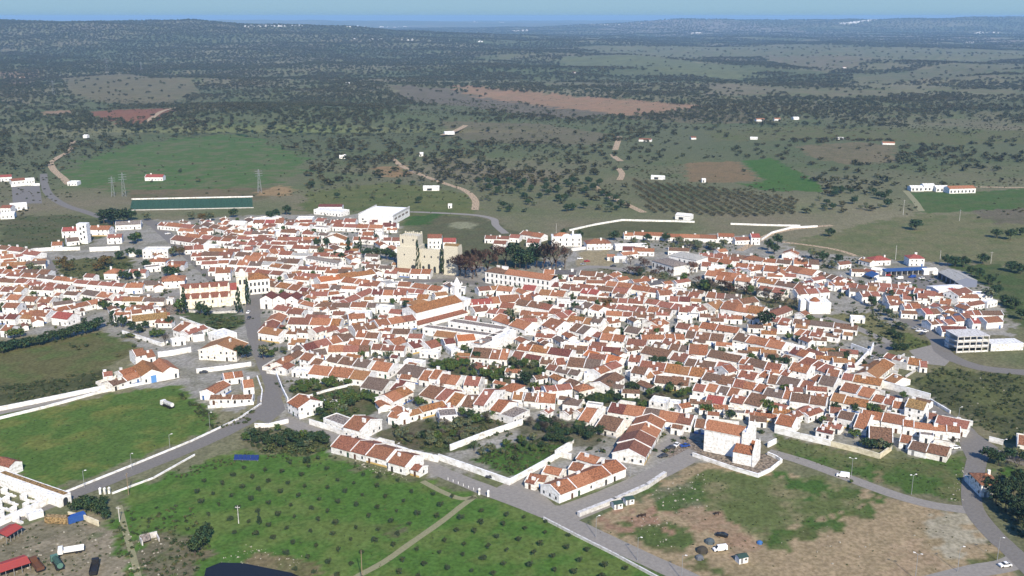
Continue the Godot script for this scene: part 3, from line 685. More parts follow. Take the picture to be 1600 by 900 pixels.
# ====================================================================== houses
# rows: u0 v0 u1 v1 (front eave, walked with the street on the right hand) depth wall roofs [flags]
# roofs: one letter per house (o orange, O bright, y ochre, b brown, r dull red, R red, p purple brown, g grey sheet, k slate, w white flat, e olive); flags: H hipped, G gable to the street, F flat
const ROWS := """
874 773 978 732 9 3.6 oooo
824 749 851 753 5 3.2 o
848 737 875 743 5 3.2 o
888 733 908 738 6 3.2 o
900 717 932 726 6 3.2 o
820 753 836 757 4 2.6 r
1007 716 1032 672 12 3.2 rro
757 373 795 374 7 3.6 rr
795 371 811 372 8 3.8 r
812 366 845 371 9 3.8 oo
822 379 842 380 8 3.4 r
770 384 790 385 7 3.2 r
441 572 460 560 6 3.4 o
447 578 460 570 5 3.2 r
468 566 497 572 8 3.4 ob
481 584 573 594 11 3.4 ooy
563 604 597 610 12 3 b
609 608 621 611 12 3.2 p
613 628 646 612 9 4 oy
449 629 467 639 11 5 o
505 655 538 667 7 3.4 g F
536 667 563 674 13 4.6 o
606 650 621 653 5 4 o
517 697 604 720 11 3 rro
606 722 634 730 10 3.6 o
641 733 655 737 5 2.6 r
620 583 655 591 12 3.4 b
654 593 713 602 11 3.4 oooo
655 617 680 624 13 3.2 b
724 601 748 603 10 5 r
697 630 713 634 12 3.4 y
720 634 740 637 13 3.2 b
740 637 757 640 19 3.4 r
765 640 782 644 13 4 o
781 607 800 612 9 4.6 o H
800 624 816 625 8 3.2 y
818 626 860 630 9 3.4 bo
802 655 828 642 7 2.8 g F
764 560 792 562 13 3.4 oo
798 560 815 562 10 3.4 r
818 560 843 564 6 3.2 p
846 566 862 569 7 3.2 b
638 651 660 645 5 3 y
687 652 715 650 8 5 g F
622 650 640 647 8 4.4 o G
855 552 890 557 8 4.4 p
843 568 866 570 8 3.2 b
869 570 884 569 8 3.2 r
885 572 937 577 11 3.2 bb
937 564 962 570 10 3.6 O
918 565 946 568 6 3.2 r
867 580 887 584 6 3 b
937 585 972 571 7 4.4 or
951 606 976 590 9 3.4 b
893 606 905 612 8 3.6 o H
840 629 867 630 10 3.2 oo
853 618 871 616 6 3 r
879 631 903 634 7 4 b H
903 656 922 660 14 3.2 o
930 667 963 675 13 3 b
949 643 1080 664 10 3.6 pobor
985 582 1008 586 8 5.4 b
1010 592 1024 589 9 3.4 y
1037 581 1098 589 10 3.4 yyy
1022 598 1075 603 9 3.2 bb
1014 628 1040 632 7 5 w F
1000 551 1043 560 10 3.4 bb
1046 561 1070 566 9 3.4 r
981 569 1000 571 9 3.4 r
1104 557 1154 566 9 3.2 bb
1154 567 1163 569 9 3.2 o
1164 569 1193 576 9 3.2 b
1194 577 1218 581 9 3.2 r
1058 560 1072 564 8 3.2 r
1075 553 1105 555 13 3.4 oo
1085 573 1115 578 9 3.2 b
1118 574 1140 578 7 3.2 r
1137 588 1152 584 8 3.2 r
1152 589 1178 594 9 3.2 r
1185 587 1200 592 8 3.2 o
1198 598 1212 600 10 3.2 b
1213 600 1245 607 10 3.2 b
1232 578 1261 584 10 5 o
1219 585 1230 588 7 3.2 r
1265 573 1292 583 10 3.2 rr
1096 593 1144 603 9 3.2 bb
1144 604 1177 609 9 3.2 ro
1177 609 1192 613 9 3.4 o
1192 616 1222 622 9 4.4 b
1222 622 1234 624 9 4.4 o
1234 626 1264 630 9 4.4 b
1082 610 1100 613 8 3.2 r
1102 610 1119 613 8 3.2 o
1119 614 1150 620 9 3.2 bo
1102 628 1130 632 8 3.2 R
1140 628 1160 632 8 3.2 r
1162 630 1187 636 13 3.2 b
1085 667 1101 669 8 3 b
1163 646 1178 648 4 2.6 r
1211 662 1238 668 10 4 o
1240 655 1272 640 5 3.2 rr
1263 651 1287 642 4 3.2 r
1232 551 1256 558 9 4 po
1265 592 1277 597 8 3.6 o
1278 599 1303 604 10 4.2 b
1249 603 1270 607 8 3.2 r
1370 592 1398 569 9 3 yy
1382 593 1398 599 10 2.8 y
1380 558 1405 565 6 3 rr
1417 568 1437 571 8 3.4 y
1437 573 1449 574 7 3 r
1314 592 1332 595 8 3.4 r
1291 586 1310 589 8 3.4 o
1312 609 1338 615 10 3.8 o
1339 617 1359 622 10 3.8 o
1361 626 1378 630 8 3.4 o
1379 630 1393 633 9 3.4 r
1394 636 1413 639 7 3.2 o
1414 635 1443 641 9 5.6 e
1297 626 1318 630 9 3.4 y
1449 654 1463 656 6 3.4 r
1461 660 1511 670 8 4 rr
1308 652 1332 657 8 4.4 b
1296 644 1316 646 6 3.6 r
1286 655 1300 658 6 3.2 b
1334 667 1354 671 14 3.8 o
1345 652 1376 657 8 4.4 o
1377 658 1410 664 9 4.4 o
1411 666 1428 668 6 4 o
1358 688 1395 692 13 2.8 b
1405 690 1422 693 7 3 o
1419 700 1447 707 8 2.8 b
1447 706 1479 713 9 2.8 b
1125 482 1190 492 12 4.4 ooy
1118 484 1138 478 12 3.6 y
1140 478 1160 475 8 4 o
1092 512 1151 521 9 5 oo
1164 534 1196 541 10 3.4 oo
1196 541 1222 546 10 3.4 o
1240 522 1262 528 9 3.4 or
1264 528 1282 531 8 3.2 r
1085 529 1130 534 10 3.2 bb
1205 497 1222 490 8 3.2 r
1216 503 1230 506 7 3.2 r
1238 505 1265 508 7 3.2 bb
1122 497 1145 498 6 3.2 rr
1060 487 1080 488 8 3.2 r
1090 486 1105 483 8 3.2 r
1074 463 1090 465 8 3.2 r
1060 473 1077 474 8 3.2 b
1102 464 1118 466 9 3.2 o
1118 466 1132 467 9 3.2 r
1117 437 1145 440 8 3.4 oo
1148 438 1171 441 9 5.4 o
1183 452 1225 459 8 4.6 rr
1246 460 1280 458 8 5 rr
1281 457 1297 456 8 4.4 r
1240 450 1258 453 8 3.4 r
1149 376 1174 375 7 3.4 r
1174 371 1188 371 8 6 R
1160 405 1189 408 9 5.4 o H
1148 417 1190 421 9 3.4 oo
1191 409 1212 411 7 3.4 o
1192 423 1213 425 12 4 o
1226 423 1270 431 12 4 oo
1222 397 1246 399 9 4 o G
1240 412 1263 413 9 3.4 o
1092 401 1115 402 7 3.2 r
1120 410 1140 413 8 3.2 o
1140 407 1155 408 7 3.2 r
1095 416 1110 417 8 3.2 r
1101 430 1118 432 9 3.2 o
917 381 955 380 11 5 o H
975 368 990 368 7 3.2 o
990 367 1035 369 8 3.4 oo
1035 370 1147 374 8 3.4 oooo
972 391 1008 392 8 3.4 pp
866 428 900 429 8 3.6 kk
905 430 930 432 8 3.4 b
945 440 958 434 6 3.2 r
1000 437 1018 440 8 3.2 o
1015 446 1042 442 7 4 k
985 452 1012 456 9 3.6 o
957 455 980 458 8 3.2 r
945 446 962 448 8 3.2 o
918 458 932 460 8 5 R
875 450 895 453 8 3.4 r
857 448 873 448 8 3.4 p
840 460 880 464 9 3.6 yo
1011 456 1030 458 8 3.4 r
1030 461 1052 460 8 3.4 o
1045 470 1078 472 8 4.4 rp
965 472 980 473 7 3.2 r
856 489 874 491 8 3.4 r
874 491 888 494 8 3.4 R
888 495 900 491 8 3.4 r
846 512 868 519 13 3.4 o
868 520 890 504 8 3.4 oo
910 505 938 509 9 3.4 yb
900 519 912 522 12 3.4 b
940 519 955 522 9 3.4 y
920 482 935 486 8 3.2 o
937 530 975 534 9 5 oo
925 524 936 527 7 3.2 r
978 538 1008 541 9 3.4 r
1010 487 1047 491 8 3.4 ob
993 486 1007 488 7 3.2 r
972 494 1022 497 7 3.2 rbb
1015 510 1030 514 8 3.4 o
1030 512 1046 505 10 3.4 o
975 518 998 522 8 3.2 b
1055 512 1075 515 8 4 r
1055 530 1070 530 7 3.4 o
1033 537 1050 540 8 3.4 r
1017 541 1030 544 7 3.2 b
1060 548 1080 551 8 3.2 b
911 555 930 560 7 3.2 O
940 548 970 550 6 3.2 p
1007 473 1028 476 7 3.4 rr
1048 482 1080 488 9 3.4 r
591 510 651 500 9 5.4 oor
677 525 710 529 8 3.4 y
715 533 743 531 9 3.6 O
620 536 635 534 7 3.2 r
637 528 660 529 6 3.2 r
645 545 665 540 9 3.2 p
672 545 690 540 9 3.4 r
695 538 712 536 7 3.2 p
724 502 745 503 8 3.4 r
742 488 765 485 8 3.4 r
768 500 795 508 11 3.4 oo
760 488 775 490 8 3.2 r
765 474 782 473 11 3.4 o
780 480 802 482 8 3.4 r
775 458 800 460 8 3.6 o
803 475 859 485 9 4.6 bbr
811 492 825 493 8 3.2 o
815 452 836 454 8 3.6 R
668 452 688 455 8 3.4 o
620 447 640 448 8 3.4 o
647 458 660 459 7 3.2 r
650 466 668 467 7 3.4 y
748 455 768 453 7 3.2 r
403 520 436 525 9 4.4 y
424 493 404 516 8 4 or
452 487 475 491 7 3.2 o
447 494 472 496 7 3.2 r
475 498 512 500 7 3.2 rr
483 507 515 508 10 3.4 o
469 475 490 480 6 4 o
490 479 545 480 7 4.2 bb
547 479 572 480 7 4 o
487 452 514 450 8 3.4 oo
514 452 530 453 8 3.4 b
483 462 512 462 7 3.4 r
467 455 480 456 6 3.4 p
430 448 464 454 9 3.8 yo
500 441 533 436 9 4 OO
553 443 589 447 9 3.8 oo
530 452 555 453 6 3.4 o
563 465 575 460 7 3.4 r
580 460 634 461 8 5 por
545 503 572 501 8 3.4 o
537 500 560 492 5 3.2 b
555 518 590 512 9 4.4 bb
493 525 530 514 6 3.4 rr
477 548 555 529 9 3.6 prob
488 556 512 553 8 3.2 b
512 550 560 549 8 3.2 or
455 546 468 549 6 3.4 b
570 528 590 529 8 3.4 b
563 539 574 540 7 3.2 o
597 536 614 537 7 3.2 p
616 540 635 535 9 3.4 o
595 547 615 548 7 3.2 r
612 521 640 522 7 3.2 b
508 564 574 575 9 3.6 bbb
579 577 607 581 10 3.8 o
490 328 533 332 12 4 w F
537 355 597 357 8 3.6 roo
597 354 618 354 10 4 p
515 349 555 350 9 3.6 rr
502 375 538 376 10 4.4 y G
551 375 563 375 7 3.4 o
565 368 583 368 8 5 o
598 376 625 376 7 3.6 rr
477 403 530 412 6 5.6 g
455 399 488 400 7 3.6 g
570 418 613 420 6 5 bb
613 424 640 426 7 3.6 o
640 427 672 428 9 3.8 oo
465 421 515 422 6 3.4 rr
507 426 527 427 7 3.4 o
468 434 498 436 9 3.6 r
438 422 452 424 7 3.2 b
450 434 465 432 7 3.2 b
421 428 438 430 7 3.6 r
430 410 465 412 9 3.4 bb
400 400 418 402 9 3.4 o
423 397 447 394 10 3.6 oo
405 388 440 390 8 3.4 rr
455 388 482 389 8 3.4 r
447 382 486 383 6 3.4 rr
432 376 446 376 8 3.4 o
400 372 422 373 7 3.4 r
465 353 482 354 8 3.4 o
413 349 429 349 8 4.6 R
400 345 440 339 10 4 w F
445 351 457 352 7 3.4 r
492 345 507 346 8 3.4 r
463 342 488 342 9 4 w F
460 347 477 347 6 3.4 r
257 353 280 355 8 3.6 o
266 374 280 376 10 3.4 r
310 360 325 361 7 3.4 r
340 357 352 360 7 3.6 o
350 363 363 364 7 3.4 o
328 375 358 378 8 3.6 ro
287 391 302 390 8 3.4 r
298 400 314 400 7 3.4 r
306 407 321 406 6 3.4 r
314 413 340 412 6 3.4 r
336 431 360 430 10 3.6 o
325 424 340 424 7 3.4 r
367 424 397 425 8 3.6 rr
369 414 407 415 8 3.8 ob
408 413 436 414 8 4 g
393 374 418 375 6 3.4 rr
385 382 400 383 6 3.4 r
380 391 394 391 7 3.4 r
390 401 415 403 9 3.6 o
380 366 393 366 7 3.4 r
222 391 262 391 9 6.4 w F
230 409 258 409 9 3.4 o H
260 414 288 414 7 3.4 r
251 440 288 438 12 5 o H
222 446 250 445 8 4.4 b
200 449 221 449 8 4 o
200 427 225 427 7 3.4 r
270 515 283 519 13 4 o
293 523 325 513 6 4 rr
325 520 345 527 9 4 w F
310 548 369 551 14 5 y G
206 503 262 497 9 4.2 e
205 490 240 486 6 3.6 or
150 463 170 466 8 3.4 o
176 470 190 470 7 3.4 r
141 476 158 472 7 3.4 o
175 603 221 588 6 3 bo
161 588 176 586 5 3 r
191 587 214 580 6 3 o
212 562 243 556 9 3.4 oo
312 613 334 616 12 3.6 o G
350 592 380 588 7 3.4 oo
380 606 397 604 9 3.6 o
327 624 394 623 4 2.8 bb
96 362 120 361 10 5.4 R
138 359 170 359 10 5.4 o
104 378 124 376 8 3.4 b
80 384 97 383 8 3 o
180 352 220 350 12 4.4 g
167 372 190 371 8 5 r
0 404 21 402 8 4 o
10 391 29 393 8 3.4 r
33 396 57 399 8 3.4 rr
0 416 40 414 7 3.4 yy
3 427 30 428 8 4 o
82 437 116 440 6 4 oo
115 442 176 447 6 4.4 rrr
195 449 222 449 7 4.4 o
162 427 186 427 9 4.4 o H
201 427 227 427 7 3.6 r
130 433 145 434 6 3.4 r
22 441 40 442 7 4.6 r
41 445 62 447 7 5 r
63 448 84 449 7 5 r
84 450 105 452 7 5 r
9 468 28 469 8 5.4 o
33 470 53 471 8 5.4 o
58 472 78 473 8 5.4 o
3 480 27 481 8 5.4 o
27 492 72 495 9 4 oo
80 496 105 499 9 4.4 R
7 498 23 499 7 3.6 p
0 516 14 517 8 4 o
50 452 65 452 7 4 r
66 453 82 454 6 4 r
0 455 20 456 8 4.4 r
1364 407 1392 406 9 4 R H
1421 404 1445 404 9 6 R H
1300 438 1310 441 8 3.6 r
1304 447 1321 444 8 3.6 o
1320 448 1337 450 8 3.8 r
1338 451 1355 453 8 3.8 r
1347 464 1376 463 8 4 rr
1371 454 1384 456 8 3.6 r
1384 457 1399 459 8 3.6 r
1387 471 1408 471 8 3.8 o
1390 477 1409 476 6 4 r
1410 467 1424 468 8 3.6 r
1393 450 1414 451 7 3.6 rr
1414 452 1426 454 7 3.6 r
1427 457 1442 459 8 3.8 r
1442 461 1461 463 8 4 r
1433 469 1449 470 8 3.6 r
1480 457 1500 459 8 5 R
1497 463 1520 456 9 5.4 r
1467 474 1485 476 9 3.6 o
1413 482 1440 482 8 3.6 ro
1446 491 1458 490 8 3.4 R
1455 507 1480 504 7 3.6 br
1480 507 1494 505 7 3.6 r
1493 502 1507 501 8 3.8 r
1507 498 1519 497 8 3.8 r
1520 505 1533 505 8 4 R
1542 504 1568 502 8 4.4 o
1522 492 1534 492 7 3.6 r
1472 518 1513 519 8 3 p
1534 758 1564 758 9 5 o H
1590 694 1616 698 9 4 o
530 243 539 243 8 4 w
226 277 254 277 9 4 R
105 285 120 285 9 3.6 w F
"""
# white low buildings and annexes between the rows: u v (front middle at ground) width depth wall
const YARDS := """
470 590 12 6 3
495 598 10 5 2.8
520 640 8 5 2.6
590 640 9 5 2.6
632 600 7 5 2.8
690 610 6 4 2.6
645 575 9 5 2.8
670 560 10 5 2.8
700 553 9 5 3
720 570 8 5 2.6
742 582 9 6 2.8
770 585 8 5 2.6
800 590 9 5 2.8
846 600 8 5 2.8
865 600 9 5 2.8
900 560 9 5 3
925 595 8 5 2.8
960 615 10 5 2.8
985 622 8 4 2.6
1005 612 9 5 2.8
1050 640 9 5 2.8
1072 645 8 5 2.6
1095 640 10 5 2.8
1125 648 9 5 2.8
1150 655 10 5 2.6
1060 603 8 5 2.8
1085 588 9 5 2.8
1110 590 8 5 2.8
1140 598 8 5 2.8
1165 585 8 5 2.8
1190 600 8 5 2.6
1215 592 8 5 2.8
1240 620 9 5 2.8
1260 615 8 5 2.8
1275 620 9 5 3.2
1290 632 9 5 3
1245 560 9 5 2.8
1270 560 10 5 2.8
1290 556 9 5 2.6
1305 565 9 6 3
1318 575 12 6 3
1290 570 9 5 2.8
1325 560 9 6 2.8
1200 560 9 5 2.8
1180 556 9 5 2.8
1150 550 9 5 2.8
1130 548 9 5 2.8
1050 545 8 5 2.8
990 555 9 5 2.8
960 560 8 5 2.8
960 512 9 5 3
985 508 9 5 3
1000 500 8 5 3
930 495 9 5 3
905 480 10 5 3
880 475 10 5 3
840 500 10 5 3
825 510 9 5 3
850 535 10 6 3
870 540 9 5 3
890 545 9 5 3
810 540 9 5 2.8
830 548 9 5 2.8
770 520 9 5 3
1070 505 9 5 3
1085 500 9 5 3
1105 503 9 5 3
1170 505 9 5 3
1180 520 10 5 3
1200 530 10 5 3
1225 522 9 5 3
1255 540 10 5 3
1280 540 10 5 3
1035 500 9 5 3
1020 525 10 5 3
1085 478 9 5 3
1045 452 10 6 3.6
1068 450 12 6 4
1000 448 10 6 3.4
975 445 10 6 3.4
930 450 12 6 3.4
905 445 10 6 3.4
900 462 10 6 3.4
940 470 10 5 3.4
560 500 12 7 4
600 490 10 6 3.6
620 500 12 7 4
640 470 9 5 3.4
600 450 10 6 3.6
570 455 10 6 3.6
545 462 10 6 3.6
520 468 10 5 3.4
470 445 10 6 3.6
540 430 10 6 3.6
580 432 10 6 3.6
610 435 10 6 3.6
450 470 8 5 3.4
500 490 12 5 3.2
530 490 12 5 3.2
560 520 10 6 3.4
530 535 9 5 3.2
600 525 9 5 3.2
450 532 10 6 4
470 530 12 6 4
690 470 9 6 3.6
700 455 10 6 3.6
715 460 10 6 3.6
810 465 10 6 3.6
830 470 10 6 3.6
400 385 12 7 3.6
420 382 12 6 3.4
450 370 12 7 3.6
480 372 12 7 3.4
490 395 12 6 3.4
520 395 14 6 3.6
545 412 14 7 4
580 408 12 6 3.6
540 390 12 6 3.4
590 388 12 6 3.4
575 382 14 6 4
610 395 12 6 3.4
420 360 12 7 3.6
370 370 12 7 3.6
350 385 14 7 3.6
325 392 14 7 3.6
340 400 14 7 3.6
365 400 12 6 3.4
350 415 12 6 3.4
300 378 14 8 3.8
290 368 12 7 3.6
320 368 14 7 3.6
370 355 14 7 3.8
385 352 16 7 3.8
345 350 12 7 3.4
430 368 12 7 3.6
470 362 14 7 3.4
500 362 12 7 3.4
240 425 12 7 3.4
270 425 12 7 3.4
240 455 12 6 3.6
30 460 10 6 4
60 485 14 6 4
100 485 12 6 4
35 505 12 6 3
50 508 10 6 3
110 470 10 6 4
60 462 10 6 4
20 440 12 6 4
150 480 10 5 3
170 490 10 5 3
190 500 10 5 3
225 495 9 5 3
255 512 9 5 3
300 530 10 6 3.6
280 540 9 5 3
240 405 12 6 3.6
200 400 10 6 3.2
40 410 12 6 3.4
60 415 10 6 3.2
1210 440 12 6 3.6
1230 440 10 6 3.6
1180 430 10 6 3.4
1160 428 10 6 3.4
1120 425 10 6 3.4
1130 400 10 6 3.4
1075 425 12 7 4
1060 400 14 7 4
1005 400 14 7 3.6
985 405 14 7 3.6
1280 445 10 6 3.6
1310 455 12 6 4
1340 465 12 6 4
1365 470 10 6 3.6
1400 485 10 6 3.6
1420 475 10 6 3.6
1440 478 10 6 3.6
1460 470 10 6 3.6
1465 490 12 6 3.6
1480 492 10 6 3.6
1500 490 12 6 3.6
1525 485 12 6 3.6
1510 475 14 7 4
1535 470 12 7 4
1550 480 10 6 3.4
1340 505 9 5 3
1420 498 10 5 3.2
1355 432 12 6 3.4
1340 432 10 6 3.4
1320 420 12 6 3.4
1350 415 12 6 3.4
"""

var roof_words := {"o": "orange tiled", "O": "bright orange tiled", "y": "ochre tiled", "b": "weathered brown tiled", "r": "dull red tiled", "R": "red tiled", "p": "dark red-brown", "g": "grey sheet", "k": "slate grey", "w": "flat white", "e": "olive-brown tiled", "B": "blue sheet"}
var unit_box: BoxMesh
var far_walls: SurfaceTool
var far_windows: SurfaceTool
var far_roofs := {}

func frame_of(p0: Vector2, p1: Vector2) -> Transform3D:
	var d := (p1 - p0).normalized()
	return Transform3D(Basis(Vector3.UP, atan2(-d.y, d.x)), Vector3(p0.x, 0, p0.y))

func roof_shape(st: SurfaceTool, w: float, d: float, h: float, rise: float, hip: bool, over := 0.3) -> void:
	var t := 0.14
	var e := over * rise / (d * 0.5)          # how far the eave hangs below the wall head
	var x0 := -0.12
	var x1 := w + 0.12
	if hip:
		x0 = -over
		x1 = w + over
	var inset := minf(d * 0.5 + over, (x1 - x0) * 0.5 - 0.2) if hip else 0.0
	var fy := h - e + t
	var a := Vector3(x0, fy, over)
	var b := Vector3(x1, fy, over)
	var c := Vector3(x1, fy, -d - over)
	var g := Vector3(x0, fy, -d - over)
	var ra := Vector3(x0 + inset, h + rise + t, -d * 0.5)
	var rb := Vector3(x1 - inset, h + rise + t, -d * 0.5)
	face(st, [a, ra, rb, b], Vector3(0, 1, 1))
	face(st, [c, rb, ra, g], Vector3(0, 1, -1))
	if hip:
		face(st, [b, rb, c], Vector3(1, 1, 0))
		face(st, [g, ra, a], Vector3(-1, 1, 0))
	else:
		for s in [[x0, a, ra, g, -1.0], [x1, b, rb, c, 1.0]]:
			var dn := Vector3(0, -t, 0)
			face(st, [s[1], s[2], s[2] + dn, s[1] + dn], Vector3(s[4], 0, 0))
			face(st, [s[3], s[2], s[2] + dn, s[3] + dn], Vector3(s[4], 0, 0))
	var down := Vector3(0, -t, 0)
	face(st, [a, b, b + down, a + down], Vector3(0, 0, 1))
	face(st, [g, c, c + down, g + down], Vector3(0, 0, -1))
	if hip:
		face(st, [b, c, c + down, b + down], Vector3(1, 0, 0))
		face(st, [a, g, g + down, a + down], Vector3(-1, 0, 0))
	# a row of ridge tiles
	tube(st, ra + Vector3(0, 0.0, 0), rb, 0.16, 0.16, 5)

func wall_shape(st: SurfaceTool, w: float, d: float, h: float, rise: float, gabled: bool) -> void:
	face(st, [Vector3(0, 0, 0), Vector3(0, h, 0), Vector3(w, h, 0), Vector3(w, 0, 0)], Vector3(0, 0, 1))
	face(st, [Vector3(0, 0, -d), Vector3(0, h, -d), Vector3(w, h, -d), Vector3(w, 0, -d)], Vector3(0, 0, -1))
	for s in [[0.0, -1.0], [w, 1.0]]:
		var pts := [Vector3(s[0], 0, 0), Vector3(s[0], h, 0)]
		if gabled:
			pts.append(Vector3(s[0], h + rise, -d * 0.5))
		pts.append_array([Vector3(s[0], h, -d), Vector3(s[0], 0, -d)])
		face(st, pts, Vector3(s[1], 0, 0))

func flat_top(st: SurfaceTool, w: float, d: float, h: float) -> void:   # parapet ring round a flat roof
	var t := 0.25
	var p := 0.45
	for s in [[Vector3(0, h, -t), Vector3(w, h + p, 0)], [Vector3(0, h, -d), Vector3(w, h + p, -d + t)], [Vector3(0, h, -d + t), Vector3(t, h + p, -t)], [Vector3(w - t, h, -d + t), Vector3(w, h + p, -t)]]:
		bx(st, s[0], s[1])

# rows of openings on one wall: returns [centre x, centre y, width, height, is a door]
func openings(w: float, h: float, r: RandomNumberGenerator, with_door: bool) -> Array:
	var out := []
	var n := maxi(1, int(w / 3.0))
	var storeys := 2 if h > 4.9 else 1
	var door_at := r.randi() % n if with_door else -1
	for i in n:
		var x := (i + 0.5) * w / n + r.randf_range(-0.25, 0.25)
		for s in storeys:
			var base := 0.0 if s == 0 else 2.9
			if s == 0 and i == door_at:
				out.append([x, 1.08, 1.05, 2.15, true])
			elif r.randf() < 0.8:
				out.append([x, base + 1.55, 0.85, 1.2, false])
	return out

func house(p0: Vector2, p1: Vector2, depth: float, h: float, code: String, flags: String, ends: Vector2i, individual: bool, called := "house") -> Node3D:
	var w := p0.distance_to(p1)
	var r := RandomNumberGenerator.new()
	r.seed = hash(Vector2i(int(p0.x * 8), int(p0.y * 8)))
	var hip := flags.contains("H")
	var gable_front := flags.contains("G")
	var flat := flags.contains("F") or code == "w"
	var back := Vector2((p1 - p0).y, -(p1 - p0).x).normalized()
	if gable_front:      # the eave then runs away from the street
		var q0 := p1
		var q1 := p1 + back * depth
		depth = w
		w = q0.distance_to(q1)
		p0 = q0
		p1 = q1
	var fr := frame_of(p0, p1)
	var rise := clampf(depth * r.randf_range(0.17, 0.215), 0.7, 3.4)
	if code == "g":
		rise *= 0.6
	var two := h > 4.9
	var roofs: Array = M.roof[code]
	var rm: Material = roofs[r.randi() % roofs.size()]
	var lime: Material = M.lime[[0, 0, 0, 1, 2][r.randi() % 5]]
	var front := openings(w, h, r, true)
	var dr: Array = M.doors[[0, 1, 2, 4, 4, 3][r.randi() % 6]]
	var has_plinth := r.randf() < 0.3
	var pl: Array = M.plinth[r.randi() % 3]
	var chimneys := 0 if flat else (1 if r.randf() < 0.6 else 0)
	if hip:
		chimneys = 1
	var left_par := not hip and not flat and (r.randf() < 0.55 or ends.x == 1)
	var cx := r.randf_range(0.2, 0.8) * w
	var cs := r.randf_range(0.45, 0.9)
	var back_chimney := r.randf() < 0.5
	var ch_h := r.randf_range(0.9, 1.9)
	if not individual:
		var ws := start()
		wall_shape(ws, w, depth, h, rise, not hip and not flat)
		if flat:
			flat_top(ws, w, depth, h)
		elif left_par:
			parapet_shape(ws, 0.0, depth, h, rise)
		if chimneys > 0:
			chimney_shape(ws, cx, -depth * (0.65 if back_chimney else 0.35), h + rise * 0.7, ch_h, cs)
		far_walls.append_from(ws.commit(), 0, fr)
		var rs := start()
		if flat:
			face(rs, [Vector3(0.25, h + 0.05, -0.25), Vector3(w - 0.25, h + 0.05, -0.25), Vector3(w - 0.25, h + 0.05, -depth + 0.25), Vector3(0.25, h + 0.05, -depth + 0.25)], Vector3.UP)
		else:
			roof_shape(rs, w, depth, h, rise, hip)
		if not far_roofs.has(rm):
			far_roofs[rm] = start()
		far_roofs[rm].append_from(rs.commit(), 0, fr)
		var os := start()
		for o in front:
			bx(os, Vector3(o[0] - o[2] * 0.5, o[1] - o[3] * 0.5, -0.05), Vector3(o[0] + o[2] * 0.5, o[1] + o[3] * 0.5, 0.025), false)
		far_windows.append_from(os.commit(), 0, fr)
		return null
	var shape_word := "hip-roofed" if hip else ("gable-fronted" if gable_front else ("flat-roofed" if flat else ("two-storey" if two else "low")))
	var says := "%s white house, %s roof" % [shape_word, roof_words[code]]
	if has_plinth and not flat:
		says += ", %s skirting band" % pl[0]
	elif not flat:
		says += ", %s door" % dr[0]
	var t := thing(called, "", "house", Vector3(p0.x, 0, p0.y), fr.basis.get_euler().y, "whitewashed houses of the town")
	later(t, says, fr * Vector3(w * 0.5, 0, -depth * 0.5), "house")
	var ws := start()
	wall_shape(ws, w, depth, h, rise, not hip and not flat)
	if flat:
		flat_top(ws, w, depth, h)
	part("wall", ws, lime, t)
	var rs := start()
	if flat:
		bx(rs, Vector3(0.25, h - 0.1, -depth + 0.25), Vector3(w - 0.25, h + 0.06, -0.25))
	else:
		roof_shape(rs, w, depth, h, rise, hip)
	var roof := part("roof", rs, rm, t)
	if not hip and not flat:
		for s in 2:
			if (s == 0 and left_par) or (s == 1 and ends.y == 1 and r.randf() < 0.7):
				var ps := start()
				parapet_shape(ps, -0.13 if s == 0 else w - 0.17, depth, h, rise)
				part("parapet", ps, lime, t)
	for k in chimneys:
		var cst := start()
		chimney_shape(cst, cx, -depth * (0.65 if back_chimney else 0.35), h + rise * 0.7, ch_h, cs)
		part("chimney", cst, lime, roof)
	for o in front:
		opening(t, o, dr[1], 0.0, Vector3(o[0], o[1], 0.0), 0.0)
	# side walls that stand free
	for s in 2:
		if (s == 0 and ends.x == 1) or (s == 1 and ends.y == 1) or gable_front:
			for o in openings(depth, h, r, gable_front and s == 0):
				if gable_front or r.randf() < 0.6:
					opening(t, o, dr[1], 0.0, Vector3(0.0 if s == 0 else w, o[1], -o[0]), PI / 2)
	if has_plinth and not flat:
		var bs := start()
		bx(bs, Vector3(-0.02, 0, -0.02), Vector3(w + 0.02, 0.75, 0.022))
		part("skirting_band", bs, pl[1], t)
	if r.randf() < 0.55 and not gable_front and individual:
		# the yard behind: a lime-washed wall and now and then a lean-to
		var yd := r.randf_range(4.0, 8.0)
		var ys := start()
		var yh := r.randf_range(1.9, 2.6)
		bx(ys, Vector3(0, 0, -depth - yd), Vector3(0.25, yh, -depth))
		bx(ys, Vector3(0.25, 0, -depth - yd), Vector3(w, yh, -depth - yd + 0.25))
		part("yard_wall", ys, lime, t)
		if r.randf() < 0.5:
			var ls := start()
			var lw := minf(w * 0.6, 4.5)
			face(ls, [Vector3(0.3, 2.9, -depth - 0.05), Vector3(0.3 + lw, 2.9, -depth - 0.05), Vector3(0.3 + lw, 2.3, -depth - 3.2), Vector3(0.3, 2.3, -depth - 3.2)], Vector3.UP)
			face(ls, [Vector3(0.3, 2.8, -depth - 0.05), Vector3(0.3 + lw, 2.8, -depth - 0.05), Vector3(0.3 + lw, 2.2, -depth - 3.2), Vector3(0.3, 2.2, -depth - 3.2)], Vector3.DOWN)
			part("lean_to_roof", ls, rm, t)
	return t

func opening(t: Node3D, o: Array, dm: Material, _z: float, at: Vector3, turn: float) -> void:
	var b := Basis(Vector3.UP, turn).scaled_local(Vector3(o[2], o[3], 0.09))
	if o[4]:
		shared("door", unit_box, dm, Transform3D(b, at), t)
	else:
		shared("window", unit_box, M.window, Transform3D(b, at), t)

